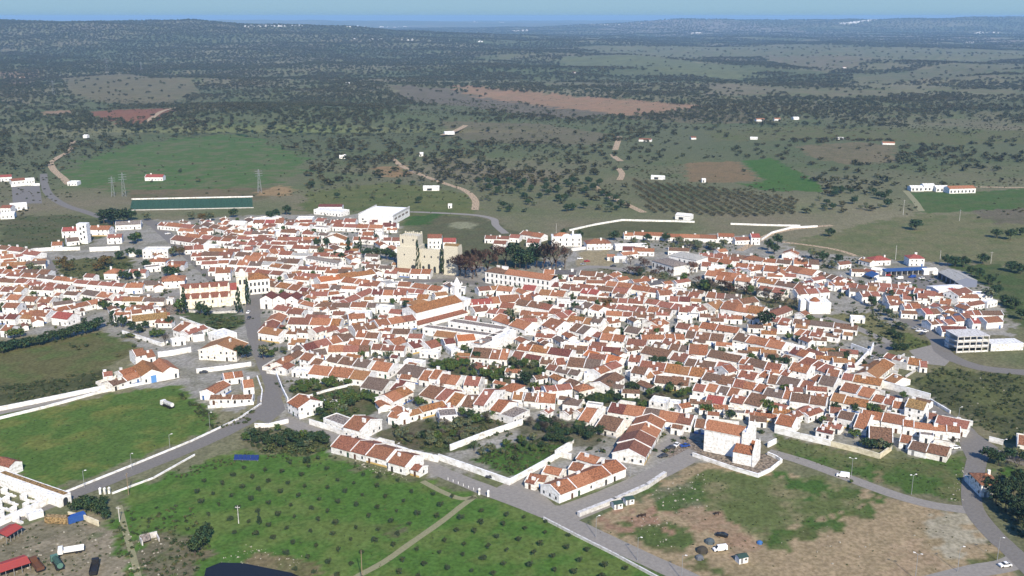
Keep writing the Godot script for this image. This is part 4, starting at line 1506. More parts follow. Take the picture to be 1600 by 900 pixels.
func parapet_shape(st: SurfaceTool, x: float, d: float, h: float, rise: float) -> void:
	# the white upstand over a party wall that follows the roof
	var t := 0.42
	for s in [[0.32, -d * 0.5], [-d - 0.32, -d * 0.5]]:
		var e: float = 0.32 * rise / (d * 0.5)
		var a := Vector3(x, h - e, s[0])
		var b := Vector3(x, h + rise, s[1])
		var wd := Vector3(0.3, 0, 0)
		var up := Vector3(0, t, 0)
		face(st, [a + up, b + up, b + up + wd, a + up + wd], Vector3(0, 1, 0))
		face(st, [a, a + up, b + up, b], Vector3(-1, 0, 0))
		face(st, [a + wd, a + up + wd, b + up + wd, b + wd], Vector3(1, 0, 0))
		face(st, [a, a + up, a + up + wd, a + wd], Vector3(0, 0, signf(s[0] - s[1])))

func chimney_shape(st: SurfaceTool, x: float, z: float, y: float, h: float, s: float) -> void:
	bx(st, Vector3(x - s, y - 0.6, z - 0.35), Vector3(x + s, y + h, z + 0.35))
	bx(st, Vector3(x - s - 0.08, y + h, z - 0.43), Vector3(x + s + 0.08, y + h + 0.12, z + 0.43), false)

var yard_trees := []

func infill(list: Array) -> void:
	# sheds, lean-tos and back buildings in the yards between the rows, squared up to the nearest house
	var town := []
	for q in [[425, 450, 600, 440, 800, 460, 1050, 445, 1180, 478, 1310, 505, 1365, 560, 1340, 590, 1460, 640, 1500, 690, 1400, 690, 1300, 690, 1215, 660, 1090, 690, 960, 668, 860, 655, 780, 652, 640, 648, 560, 600, 440, 580], [250, 352, 400, 345, 620, 352, 620, 440, 420, 450, 350, 430], [1280, 437, 1460, 457, 1560, 500, 1450, 510, 1380, 480, 1290, 457], [0, 395, 60, 395, 75, 440, 240, 450, 110, 505, 0, 520], [1080, 397, 1270, 412, 1290, 460, 1120, 443], [140, 465, 270, 470, 255, 510, 190, 510], [855, 430, 1050, 432, 1050, 460, 860, 460]]:
		town.append(poly(q))
	var keep_out := []
	for q in [[450, 590, 600, 590, 600, 660, 460, 655], [700, 655, 900, 655, 890, 700, 740, 720], [650, 500, 810, 500, 810, 545, 650, 530], [640, 465, 760, 450, 770, 500, 640, 505], [655, 565, 860, 565, 850, 612, 690, 590], [880, 612, 1080, 605, 1080, 632, 900, 640], [580, 375, 640, 375, 640, 415, 580, 410], [930, 416, 1010, 420, 1120, 440, 1250, 464, 1320, 490, 1250, 497, 1170, 474, 1040, 450, 940, 434], [580, 660, 800, 650, 760, 700, 680, 716, 600, 700], [1255, 540, 1340, 548, 1350, 574, 1280, 572]]:
		keep_out.append(poly(q))
	var boxes := []
	for l in list:
		var ax: Vector2 = (l[2] - l[1]).normalized()
		var back := Vector2(ax.y, -ax.x)
		boxes.append([(l[1] + l[2]) * 0.5 + back * l[3] * 0.5, ax, l[1].distance_to(l[2]) * 0.5, l[3] * 0.5])
	var r := RandomNumberGenerator.new()
	r.seed = 515
	# first the terraces grow along their streets until something stands in the way
	for pass_no in 2:
		for l in list.duplicate():
			if l[8] != "house" or l[6] != "" or l[4] > 4.9:
				continue
			for side in [-1.0, 1.0]:
				var ax: Vector2 = (l[2] - l[1]).normalized()
				var back := Vector2(ax.y, -ax.x)
				for w in [13.0, 10.0, 7.5, 5.5]:
					var a: Vector2 = l[2] + ax * 0.03 if side > 0.0 else l[1] - ax * (w + 0.03)
					var mid: Vector2 = a + ax * w * 0.5 + back * l[3] * 0.5
					var ok := false
					for pg in town:
						ok = ok or Geometry2D.is_point_in_polygon(mid, pg)
					for q in keep_out:
						ok = ok and not Geometry2D.is_point_in_polygon(mid, q)
					if not ok:
						continue
					for b in boxes:
						if mid.distance_squared_to(b[0]) > 700.0:
							continue
						var u: Vector2 = b[1]
						var v := Vector2(u.y, -u.x)
						var rel: Vector2 = mid - b[0]
						var hu: float = b[2] + absf(ax.dot(u)) * (w * 0.5 - 0.3) + absf(back.dot(u)) * l[3] * 0.5
						var hv: float = b[3] + absf(ax.dot(v)) * (w * 0.5 - 0.3) + absf(back.dot(v)) * l[3] * 0.5
						if absf(rel.dot(u)) < hu - 0.2 and absf(rel.dot(v)) < hv - 0.2:
							ok = false
							break
					if not ok:
						continue
					boxes.append([mid, ax, w * 0.5, l[3] * 0.5])
					var code: String = l[5] if r.randf() < 0.35 else ["o", "b", "r", "b", "o", "y", "b", "r"][r.randi() % 8]
					if code == "w" or code == "g":
						code = "r"
					list.append([w * (l[4] + 4.0) / mid.length_squared(), a, a + ax * w, l[3] + r.randf_range(-0.8, 0.5), l[4] + r.randf_range(-0.35, 0.35), code, "", Vector2i(1 if side < 0.0 else 0, 1 if side > 0.0 else 0), "house"])
					break
	var made := 0
	for k in 4200:
		var pg: PackedVector2Array = town[[0, 0, 0, 0, 0, 1, 1, 2, 3, 4, 5, 6][r.randi() % 12]]
		var lo := pg[0]
		var hi := pg[0]
		for p in pg:
			lo = lo.min(p)
			hi = hi.max(p)
		var p := Vector2(r.randf_range(lo.x, hi.x), r.randf_range(lo.y, hi.y))
		if not Geometry2D.is_point_in_polygon(p, pg):
			continue
		var bad := false
		for q in keep_out:
			bad = bad or Geometry2D.is_point_in_polygon(p, q)
		if bad:
			continue
		var w := r.randf_range(3.5, 9.0)
		var d := r.randf_range(3.0, 6.0)
		var near := 99.0
		var ax := Vector2.RIGHT
		for b in boxes:
			var rel: Vector2 = p - b[0]
			var gap := maxf(absf(rel.dot(b[1])) - b[2] - w * 0.5, absf(rel.dot(Vector2(b[1].y, -b[1].x))) - b[3] - d * 0.5)
			if gap < near:
				near = gap
				ax = b[1]
				if near < 0.0:
					break
		if near < 0.0 or near > 6.0:
			continue
		made += 1
		boxes.append([p, ax, w * 0.5, d * 0.5])
		if made % 4 == 0:
			yard_trees.append(p)
			continue
		var back := Vector2(ax.y, -ax.x)
		var code: String = ["o", "r", "b", "w", "g", "b", "o", "r", "y", "b", "p"][r.randi() % 11]
		var h := r.randf_range(2.4, 3.3)
		list.append([w * 4.0 / p.length_squared(), p - ax * w * 0.5 - back * d * 0.5, p + ax * w * 0.5 - back * d * 0.5, d, h, code, "F" if code == "w" or code == "g" else "", Vector2i(1, 1), "outbuilding"])

func make_houses() -> void:
	unit_box = BoxMesh.new()
	far_walls = start()
	far_windows = start()
	var list := []
	for line in ROWS.strip_edges().split("\n"):
		var f := line.split(" ", false)
		var h := f[5].to_float()
		var a := px2(f[0].to_float(), f[1].to_float(), h)
		var b := px2(f[2].to_float(), f[3].to_float(), h)
		var codes := f[6]
		var n := codes.length()
		var cuts := [0.0]
		for i in n - 1:
			cuts.append((i + 1.0) / n + rng.randf_range(-0.12, 0.12) / n)
		cuts.append(1.0)
		for i in n:
			var p0 := a.lerp(b, cuts[i])
			var p1 := a.lerp(b, cuts[i + 1])
			var mid := (p0 + p1) * 0.5
			var hh := h + rng.randf_range(-0.12, 0.22) + (1.7 if h < 3.7 and rng.randf() < 0.07 else 0.0)
			var size := p0.distance_to(p1) * (h + 4.0) / mid.length_squared()
			list.append([size, p0, p1, f[4].to_float() * 1.13 + rng.randf_range(-0.4, 0.4), hh, codes[i], f[7] if f.size() > 7 else "", Vector2i(1 if i == 0 else 0, 1 if i == n - 1 else 0), "house"])
	for line in YARDS.strip_edges().split("\n"):
		var f := line.split(" ", false)
		var c := px2(f[0].to_float(), f[1].to_float())
		var w := f[2].to_float() * rng.randf_range(0.75, 1.2)
		var turn := deg_to_rad([8.0, -28.0, 10.0, 62.0, 14.0][rng.randi() % 5] + rng.randf_range(-5, 5))
		var dv := Vector2(cos(turn), sin(turn)) * w * 0.5
		var code: String = ["o", "r", "b", "w", "w", "g", "o", "b", "r", "y"][rng.randi() % 10]
		list.append([w * 5.0 / c.length_squared() * 0.7, c - dv, c + dv, f[3].to_float(), f[4].to_float(), code, "F" if code == "w" or code == "g" else "", Vector2i(1, 1), "outbuilding"])
	infill(list)
	list.sort_custom(func(x, y): return x[0] > y[0])
	var count := {"house": 0, "outbuilding": 0}
	for l in list:
		var kind: String = l[8]
		var own: bool = count["house"] + count["outbuilding"] < 340
		count[kind] += 1 if own else 0
		house(l[1], l[2], l[3], l[4], l[5], l[6], l[7], own, kind)
	# the many small roofs farther off, joined
	var mesh := ArrayMesh.new()
	mesh = far_walls.commit()
	mesh.surface_set_material(0, M.lime[0])
	for k in far_roofs:
		far_roofs[k].commit(mesh)
		mesh.surface_set_material(mesh.get_surface_count() - 1, k)
	far_windows.commit(mesh)
	mesh.surface_set_material(mesh.get_surface_count() - 1, M.window)
	var o := MeshInstance3D.new()
	o.name = "distant_houses"
	o.mesh = mesh
	o.set_meta("kind", "stuff")
	o.set_meta("label", "mass of small white houses with red and brown roofs across the far town")
	o.set_meta("category", "houses")
	add_child(o)

# ====================================================================== landmark buildings
func site(called: String, label: String, category: String, u0: float, v0: float, u1: float, v1: float, h := 0.0) -> Array:
	# a thing whose local x runs from the first to the second pixel (both at height h); returns [node, length]
	var a := px2(u0, v0, h)
	var b := px2(u1, v1, h)
	var t := thing(called, label, category, Vector3(a.x, 0, a.y), frame_of(a, b).basis.get_euler().y)
	return [t, a.distance_to(b)]

func win(t: Node, x: float, y: float, z: float, w: float, h: float, turn := 0.0, called := "window", m: Material = null) -> void:
	shared(called, unit_box, m if m else M.window, Transform3D(Basis(Vector3.UP, turn).scaled_local(Vector3(w, h, 0.12)), Vector3(x, y, z)), t)

func arch(t: Node, x: float, y: float, z: float, w: float, h: float, turn := 0.0, m: Material = null) -> void:
	# a round-headed dark opening, flush on a wall
	var st := start()
	var ring := [Vector2(-w * 0.5, 0), Vector2(-w * 0.5, h - w * 0.5)]
	for k in range(1, 6):
		var a := PI - PI * k / 6.0
		ring.append(Vector2(cos(a) * w * 0.5, h - w * 0.5 + sin(a) * w * 0.5))
	ring.append_array([Vector2(w * 0.5, h - w * 0.5), Vector2(w * 0.5, 0)])
	var pts := []
	for p in ring:
		pts.append(Vector3(p.x, p.y, 0.06))
	face(st, pts, Vector3(0, 0, 1))
	var o := part("arched_opening", st, m if m else M.window, t)
	o.transform = Transform3D(Basis(Vector3.UP, turn), Vector3(x, y, z))

func block(t: Node, called: String, lo: Vector3, hi: Vector3, m: Material) -> MeshInstance3D:
	var st := start()
	bx(st, lo, hi)
	return part(called, st, m, t)

func gabled(t: Node, w: float, d: float, h: float, rise: float, wm: Material, rm: Material, at := Vector3.ZERO, turn := 0.0) -> void:
	var ws := start()
	wall_shape(ws, w, d, h, rise, true)
	var o := part("wall", ws, wm, t)
	o.transform = Transform3D(Basis(Vector3.UP, turn), at)
	var rs := start()
	roof_shape(rs, w, d, h, rise, false)
	o = part("roof", rs, rm, t)
	o.transform = Transform3D(Basis(Vector3.UP, turn), at)

func ngon(cx: float, cz: float, r: float, n: int, turn := 0.0) -> Array:
	var out := []
	for i in n:
		out.append(Vector2(cx + cos(turn + TAU * i / n) * r, cz + sin(turn + TAU * i / n) * r))
	return out

func pinnacle(t: Node, x: float, y: float, z: float, r: float, h: float, m: Material) -> void:
	var st := start()
	prism(st, ngon(x, z, r, 4, PI / 4), y, y + h * 0.35)
	prism(st, ngon(x, z, r * 0.9, 6), y + h * 0.35, y + h, 0.04)
	part("pinnacle", st, m, t)

func make_landmarks() -> void:
	unit_box = BoxMesh.new()
	castle()
	round_tower_church()
	tall_church()
	cream_church()
	halls()
	civic()
	farms()
	cemetery()

func castle() -> void:
	var s := site("castle", "ruined pale stone castle with square keep and battered corner tower", "castle", 621, 424, 717, 430)
	var t: Node3D = s[0]
	var w: float = s[1]
	var a := w * 0.35
	var b := w * 0.76
	var r := RandomNumberGenerator.new()
	r.seed = 3
	var st := start()
	prism(st, [Vector2(0, 0), Vector2(a, 0), Vector2(a, -14), Vector2(0, -14)], 0, 18, 0.985)
	part("keep_base", st, M.stone, t)
	st = start()
	bx(st, Vector3(2.0, 18, -12.5), Vector3(a - 0.8, 25.6, -1.2))
	part("keep", st, M.stone, t)
	for k in 9:      # what is left of the battlements
		st = start()
		var x := 2.0 + k * (a - 4.0) / 8.0
		var hh := r.randf_range(0.5, 1.5)
		bx(st, Vector3(x, 25.6, -2.0), Vector3(x + 0.95, 25.6 + hh, -1.2))
		part("merlon", st, M.stone, t)
		st = start()
		bx(st, Vector3(x, 25.6, -12.5), Vector3(x + 0.95, 25.6 + r.randf_range(0.4, 1.6), -11.7))
		part("merlon", st, M.stone, t)
	arch(t, 4.2, 20.5, -1.2, 1.1, 3.0)
	win(t, a - 4.0, 23.0, -1.2, 0.9, 1.2)
	win(t, 5.5, 12.5, -0.05, 0.8, 1.0)
	win(t, a - 3.2, 9.0, 0.0, 0.8, 1.0)
	arch(t, a - 4, 0, 0.03, 3.2, 5.5)
	st = start()
	bx(st, Vector3(a, 0, -4.0), Vector3(b, 16.6, -1.6))
	part("curtain_wall", st, M.stone, t)
	for k in 10:
		st = start()
		var x := a + 0.2 + k * (b - a - 1.4) / 9.0
		bx(st, Vector3(x, 16.6, -2.4), Vector3(x + 1.1, 16.6 + r.randf_range(0.3, 1.3), -1.6))
		part("merlon", st, M.stone, t)
	for k in 4:
		arch(t, a + 3.0 + k * 4.2, 0.2, -1.57, 1.8, 4.6 + (k % 2) * 1.6)
	for k in 3:
		win(t, a + 4.0 + k * 5.0, 11.5, -1.6, 0.9, 1.5)
	st = start()
	prism(st, [Vector2(b, 0.8), Vector2(w, 1.2), Vector2(w + 0.6, -8), Vector2(b, -8)], 0, 19, 0.93, false)
	prism(st, [Vector2(b + 0.4, 0.5), Vector2(w - 0.4, 0.8), Vector2(w, -7.6), Vector2(b + 0.4, -7.6)], 18.9, 20.6, 0.97)
	part("corner_tower", st, M.stone, t)
	win(t, b + 3.2, 15.5, 0.55, 1.5, 1.3)
	win(t, b + 3.2, 9.5, 0.85, 2.0, 2.6)
	win(t, b + 7.5, 12.0, 0.85, 1.0, 1.4)
	st = start()
	face(st, [Vector3(b + 0.2, 20.62, 0.3), Vector3(w - 0.2, 20.62, 0.6), Vector3(w - 0.2, 21.6, -4), Vector3(b + 0.2, 21.6, -4)], Vector3.UP)
	face(st, [Vector3(b + 0.2, 21.6, -4), Vector3(w - 0.2, 21.6, -4), Vector3(w - 0.2, 20.62, -7.6), Vector3(b + 0.2, 20.62, -7.6)], Vector3.UP)
	part("tower_roof", st, M.roof["e"][0], t)
	st = start()
	bx(st, Vector3(b + 1.0, 0, -26), Vector3(b + 2.4, 11, -8))
	bx(st, Vector3(a - 1.5, 0, -26), Vector3(a, 12, -14))
	bx(st, Vector3(a, 0, -27.5), Vector3(b + 2.4, 9, -26))
	part("inner_wall", st, M.stone, t)
	# house standing inside the walls
	var p := site("courtyard_house", "tall white house with red roof inside the castle walls", "house", 668, 372, 690, 372, 9.0)
	gabled(p[0], p[1], 9, 9, 2.0, M.lime[0], M.roof["r"][0])
	for k in 3:
		for j in 2:
			win(p[0], 2.0 + k * 3.2, 2.0 + j * 3.4, 0.0, 1.0, 1.5)
	p = site("courtyard_house", "white house with gabled red roof beside the castle corner tower", "house", 692, 378, 712, 378, 7.0)
	gabled(p[0], p[1], 9, 7, 2.0, M.lime[0], M.roof["R"][0])
	win(p[0], 3, 4.5, 0, 1.0, 1.4)
	win(p[0], 7, 4.5, 0, 1.0, 1.4)

func round_tower_church() -> void:
	var s := site("parish_church", "white church with long blank nave wall and pointed eight-sided bell tower", "church", 650, 489, 722, 471, 8.5)
	var t: Node3D = s[0]
	var w: float = s[1]
	gabled(t, w, 13, 8.5, 2.6, M.lime[0], M.roof["y"][0])
	var st := start()
	face(st, [Vector3(-2, 2.4, 4.2), Vector3(w + 1, 2.4, 4.2), Vector3(w + 1, 3.6, 0.05), Vector3(-2, 3.6, 0.05)], Vector3(0, 1, 0.2))
	bx(st, Vector3(-2, 2.2, 4.1), Vector3(w + 1, 2.38, 4.25))
	part("aisle_roof", st, M.roof["r"][0], t)
	st = start()
	bx(st, Vector3(-1.8, 0, 0.02), Vector3(w + 0.8, 2.3, 4.0))
	part("aisle_wall", st, M.lime[0], t)
	st = start()
	bx(st, Vector3(w + 0.02, 0, -6), Vector3(w + 6, 9.5, 1.5))
	part("transept", st, M.lime[1], t)
	win(t, w + 1.6, 4, 1.5, 1.2, 2.6)
	win(t, w + 4.2, 4, 1.5, 1.2, 2.6)
	st = start()
	prism(st, ngon(w + 5.5, -11, 2.9, 8, PI / 8), 0, 15.5)
	part("tower", st, M.lime[0], t)
	st = start()
	prism(st, ngon(w + 5.5, -11, 3.2, 8, PI / 8), 15.5, 16.1)
	prism(st, ngon(w + 5.5, -11, 2.5, 8, PI / 8), 16.1, 20.5, 0.12)
	part("spire", st, M.lime[0], t)
	for k in 4:
		pinnacle(t, w + 5.5 + [2.2, -2.2, 2.2, -2.2][k], 16.1, -11 + [2.2, 2.2, -2.2, -2.2][k], 0.45, 2.0, M.lime[0])
	arch(t, w + 5.5, 11.5, -8.25, 1.0, 2.4)
	st = start()
	bx(st, Vector3(w * 0.3, 0, -22), Vector3(w * 0.62, 8, -13.05))
	part("sacristy", st, M.lime[0], t)
	st = start()
	roof_shape(st, w * 0.32, 9, 8.02, 2.2, true)
	var o := part("sacristy_roof", st, M.roof["y"][1], t)
	o.position = Vector3(w * 0.3, 0, -13.0)
	var n := site("church_hall", "white church wing with small pinnacles and red roof at the bell tower foot", "church", 735, 476, 770, 474, 6.0)
	gabled(n[0], n[1], 9, 6, 1.8, M.lime[0], M.roof["R"][0])
	for k in 4:
		pinnacle(n[0], 1.0 + k * n[1] * 0.28, 6.0, 0.2, 0.35, 1.6, M.lime[0])
	for k in 3:
		win(n[0], 3 + k * 5.0, 3.0, 0, 1.0, 1.6)

func tall_church() -> void:
	var s := site("hilltop_church", "tall blank white church with side chapel, orange roofs and pinnacles", "church", 1101, 670, 1161, 682, 10.2)
	var t: Node3D = s[0]
	var w: float = s[1]
	gabled(t, w, 9.5, 10.2, 2.3, M.lime[0], M.roof["o"][0])
	var st := start()
	bx(st, Vector3(-0.1, 9.7, 0.0), Vector3(w, 10.05, 0.22), false)
	part("cornice", st, M.lime[0], t)
	win(t, w * 0.36, 6.2, 0.0, 0.35, 2.4, 0.0, "window", M.lime[1])
	st = start()      # bell gable
	bx(st, Vector3(w - 0.2, 0, -10.5), Vector3(w + 2.4, 12.5, 1.0))
	part("facade_block", st, M.lime[0], t)
	st = start()
	face(st, [Vector3(w + 2.41, 12.5, -8), Vector3(w + 2.41, 15.5, -4.7), Vector3(w + 2.41, 12.5, -1.5)], Vector3(1, 0, 0))
	face(st, [Vector3(w + 1.0, 12.5, -8), Vector3(w + 1.0, 15.5, -4.7), Vector3(w + 1.0, 12.5, -1.5)], Vector3(-1, 0, 0))
	face(st, [Vector3(w + 1.0, 12.5, -8), Vector3(w + 2.41, 12.5, -8), Vector3(w + 2.41, 15.5, -4.7), Vector3(w + 1.0, 15.5, -4.7)], Vector3(0, 1, -1))
	face(st, [Vector3(w + 1.0, 12.5, -1.5), Vector3(w + 2.41, 12.5, -1.5), Vector3(w + 2.41, 15.5, -4.7), Vector3(w + 1.0, 15.5, -4.7)], Vector3(0, 1, 1))
	part("bell_gable", st, M.lime[0], t)
	pinnacle(t, w + 1.7, 12.5, 0.4, 0.5, 2.0, M.lime[0])
	pinnacle(t, w + 1.7, 12.5, -9.9, 0.5, 2.0, M.lime[0])
	pinnacle(t, 0.3, 10.4, 0.0, 0.35, 1.6, M.lime[0])
	# chapel in front
	var c := site("side_chapel", "small white chapel with orange roof and pinnacled end wall beside the tall church", "chapel", 1145.5, 705, 1176, 711, 5.4)
	var ct: Node3D = c[0]
	var cw: float = c[1]
	gabled(ct, cw, 8.5, 5.4, 1.7, M.lime[0], M.roof["o"][1])
	st = start()
	var prof := [Vector2(0.4, 0), Vector2(0.4, 7.2), Vector2(-1.6, 7.6), Vector2(-2.6, 9.6), Vector2(-4.2, 10.6), Vector2(-5.8, 9.6), Vector2(-6.8, 7.6), Vector2(-8.9, 7.2), Vector2(-8.9, 0)]
	var fa := []
	var fb := []
	for p in prof:
		fa.append(Vector3(cw + 0.9, p.y, p.x))
		fb.append(Vector3(cw, p.y, p.x))
	face(st, fa, Vector3(1, 0, 0))
	face(st, fb, Vector3(-1, 0, 0))
	for i in prof.size() - 1:
		var m: Vector2 = (prof[i] + prof[i + 1]) * 0.5
		face(st, [fa[i], fa[i + 1], fb[i + 1], fb[i]], Vector3(0, m.y - 4.0, m.x + 4.2))
	part("end_wall", st, M.lime[0], ct)
	pinnacle(ct, cw + 0.45, 7.2, -0.1, 0.42, 2.6, M.lime[0])
	pinnacle(ct, cw + 0.45, 7.2, -8.4, 0.42, 2.6, M.lime[0])
	win(ct, cw + 0.9, 3.2, -4.2, 0.5, 1.6, PI / 2, "window", M.lime[1])
	st = start()
	bx(st, Vector3(2.0, 0, -12.5), Vector3(cw - 1.0, 6.0, -8.52))
	part("link_wall", st, M.lime[0], ct)
	st = start()
	roof_shape(st, cw - 3.0, 4.0, 6.0, 0.9, false)
	var o := part("link_roof", st, M.roof["o"][1], ct)
	o.position = Vector3(2.0, 0, -8.5)
	# raised terrace round it
	var ring := [[1083, 713], [1120, 726], [1150, 736], [1184, 746], [1204, 737], [1221, 723], [1212, 717], [1200, 712]]
	wall_line("terrace_wall", "low white wall edging the paved terrace of the tall church", ring, 1.5, 0.5, M.wall)
	sheet("terrace", [1085, 711, 1120, 724, 1150, 734, 1184, 743, 1204, 735, 1219, 722, 1200, 712, 1140, 700, 1100, 700], M.paving, 0.35)
	wall_line("low_wall", "short white ruined wall stub by the chapel pinnacles", [[1200, 699], [1212, 693]], 2.2, 0.5, M.wall)

func cream_church() -> void:
	var s := site("cream_church", "cream buttressed church with two tiers of red roofs and square bell tower", "church", 281, 452, 357, 447, 11.0)
	var t: Node3D = s[0]
	var w: float = s[1]
	var st := start()
	bx(st, Vector3(0, 0, -11), Vector3(w, 11, 0))
	part("nave_wall", st, M.ivory, t)
	st = start()
	roof_shape(st, w, 11, 11.02, 1.6, false, 0.1)
	part("nave_roof", st, M.roof["r"][0], t)
	st = start()
	bx(st, Vector3(0.8, 0, 0.02), Vector3(w + 1.0, 6.2, 7.0))
	part("aisle_wall", st, M.ivory, t)
	st = start()
	face(st, [Vector3(0.8, 6.25, 7.2), Vector3(w + 1.0, 6.25, 7.2), Vector3(w + 1.0, 8.0, 0.06), Vector3(0.8, 8.0, 0.06)], Vector3(0, 1, 0.3))
	face(st, [Vector3(0.8, 6.1, 7.2), Vector3(w + 1.0, 6.1, 7.2), Vector3(w + 1.0, 6.25, 7.2), Vector3(0.8, 6.25, 7.2)], Vector3(0, 0, 1))
	part("aisle_roof", st, M.roof["r"][0], t)
	for k in 6:
		var x := 0.6 + k * (w - 0.6) / 5.0
		st = start()
		bx(st, Vector3(x - 0.7, 0, 6.8), Vector3(x + 0.7, 7.4, 7.9))
		part("buttress", st, M.ivory, t)
		pinnacle(t, x, 7.4, 7.3, 0.55, 1.5, M.ivory)
		st = start()
		bx(st, Vector3(x - 0.6, 6.3, 0.05), Vector3(x + 0.6, 12.0, 0.7))
		part("upper_buttress", st, M.ivory, t)
		pinnacle(t, x, 12.0, 0.3, 0.55, 1.5, M.ivory)
	for k in 5:
		win(t, 4.0 + k * (w - 4) / 5.0, 3.6, 7.0, 0.9, 1.8)
	st = start()
	bx(st, Vector3(w + 5.0, 0, -4), Vector3(w + 12.0, 17.5, 4.5))
	part("tower", st, M.ivory, t)
	st = start()
	bx(st, Vector3(w + 4.7, 17.5, -4.3), Vector3(w + 12.3, 18.2, 4.8), false)
	prism(st, ngon(w + 8.5, 0.2, 2.9, 8), 18.2, 21.5, 0.35)
	part("tower_cap", st, M.ivory, t)
	for k in 2:
		arch(t, w + 7.2 + k * 2.6, 12.6, 4.5, 1.3, 3.2)
	st = start()
	bx(st, Vector3(w + 1.05, 0, -2), Vector3(w + 4.98, 9.5, 5.0))
	part("porch", st, M.ivory, t)
	st = start()
	face(st, [Vector3(w + 0.9, 9.55, 5.2), Vector3(w + 5.0, 9.55, 5.2), Vector3(w + 5.0, 12.5, -2), Vector3(w + 0.9, 12.5, -2)], Vector3(0, 1, 0.4))
	part("porch_roof", st, M.roof["R"][0], t)
	arch(t, w + 3.0, 0, 5.0, 1.4, 2.6)
	# town hall
	var h := site("town_hall", "three-storey white town hall with hipped ochre roof and rows of tall windows", "town hall", 387, 437.5, 421, 434.5, 10.0)
	var ht: Node3D = h[0]
	var hw: float = h[1]
	st = start()
	wall_shape(st, hw, 12, 10, 0, false)
	part("wall", st, M.lime[0], ht)
	st = start()
	roof_shape(st, hw, 12, 10, 2.6, true)
	part("roof", st, M.roof["y"][0], ht)
	for k in 5:
		for j in 2:
			win(ht, 1.8 + k * (hw - 3.6) / 4.0, 2.4 + j * 4.4, 0, 1.2, 2.3)
	# triple-gabled house
	for k in 3:
		var g := site("gabled_house", ["white gable-fronted house with dark door, end of the triple gables by the road", "narrow white gable with single window between two taller gables", "white gable-fronted house with round-headed window, last of the triple gables"][k], "house", 406 + k * 20, 467 + k * 0.5, 425 + k * 20, 467.5 + k * 0.5, 6.4)
		var gt: Node3D = g[0]
		var gw: float = g[1]
		gabled(gt, 11, gw, 6.4, 2.2, M.lime[0], M.roof["p"][0], Vector3(gw, 0, 0), PI / 2)
		win(gt, gw * 0.5, 1.6, 0.02, 1.3, 3.0, 0.0, "door", M.doors[4][1])
		win(gt, gw * 0.5, 5.2, 0.02, 0.8, 0.9)

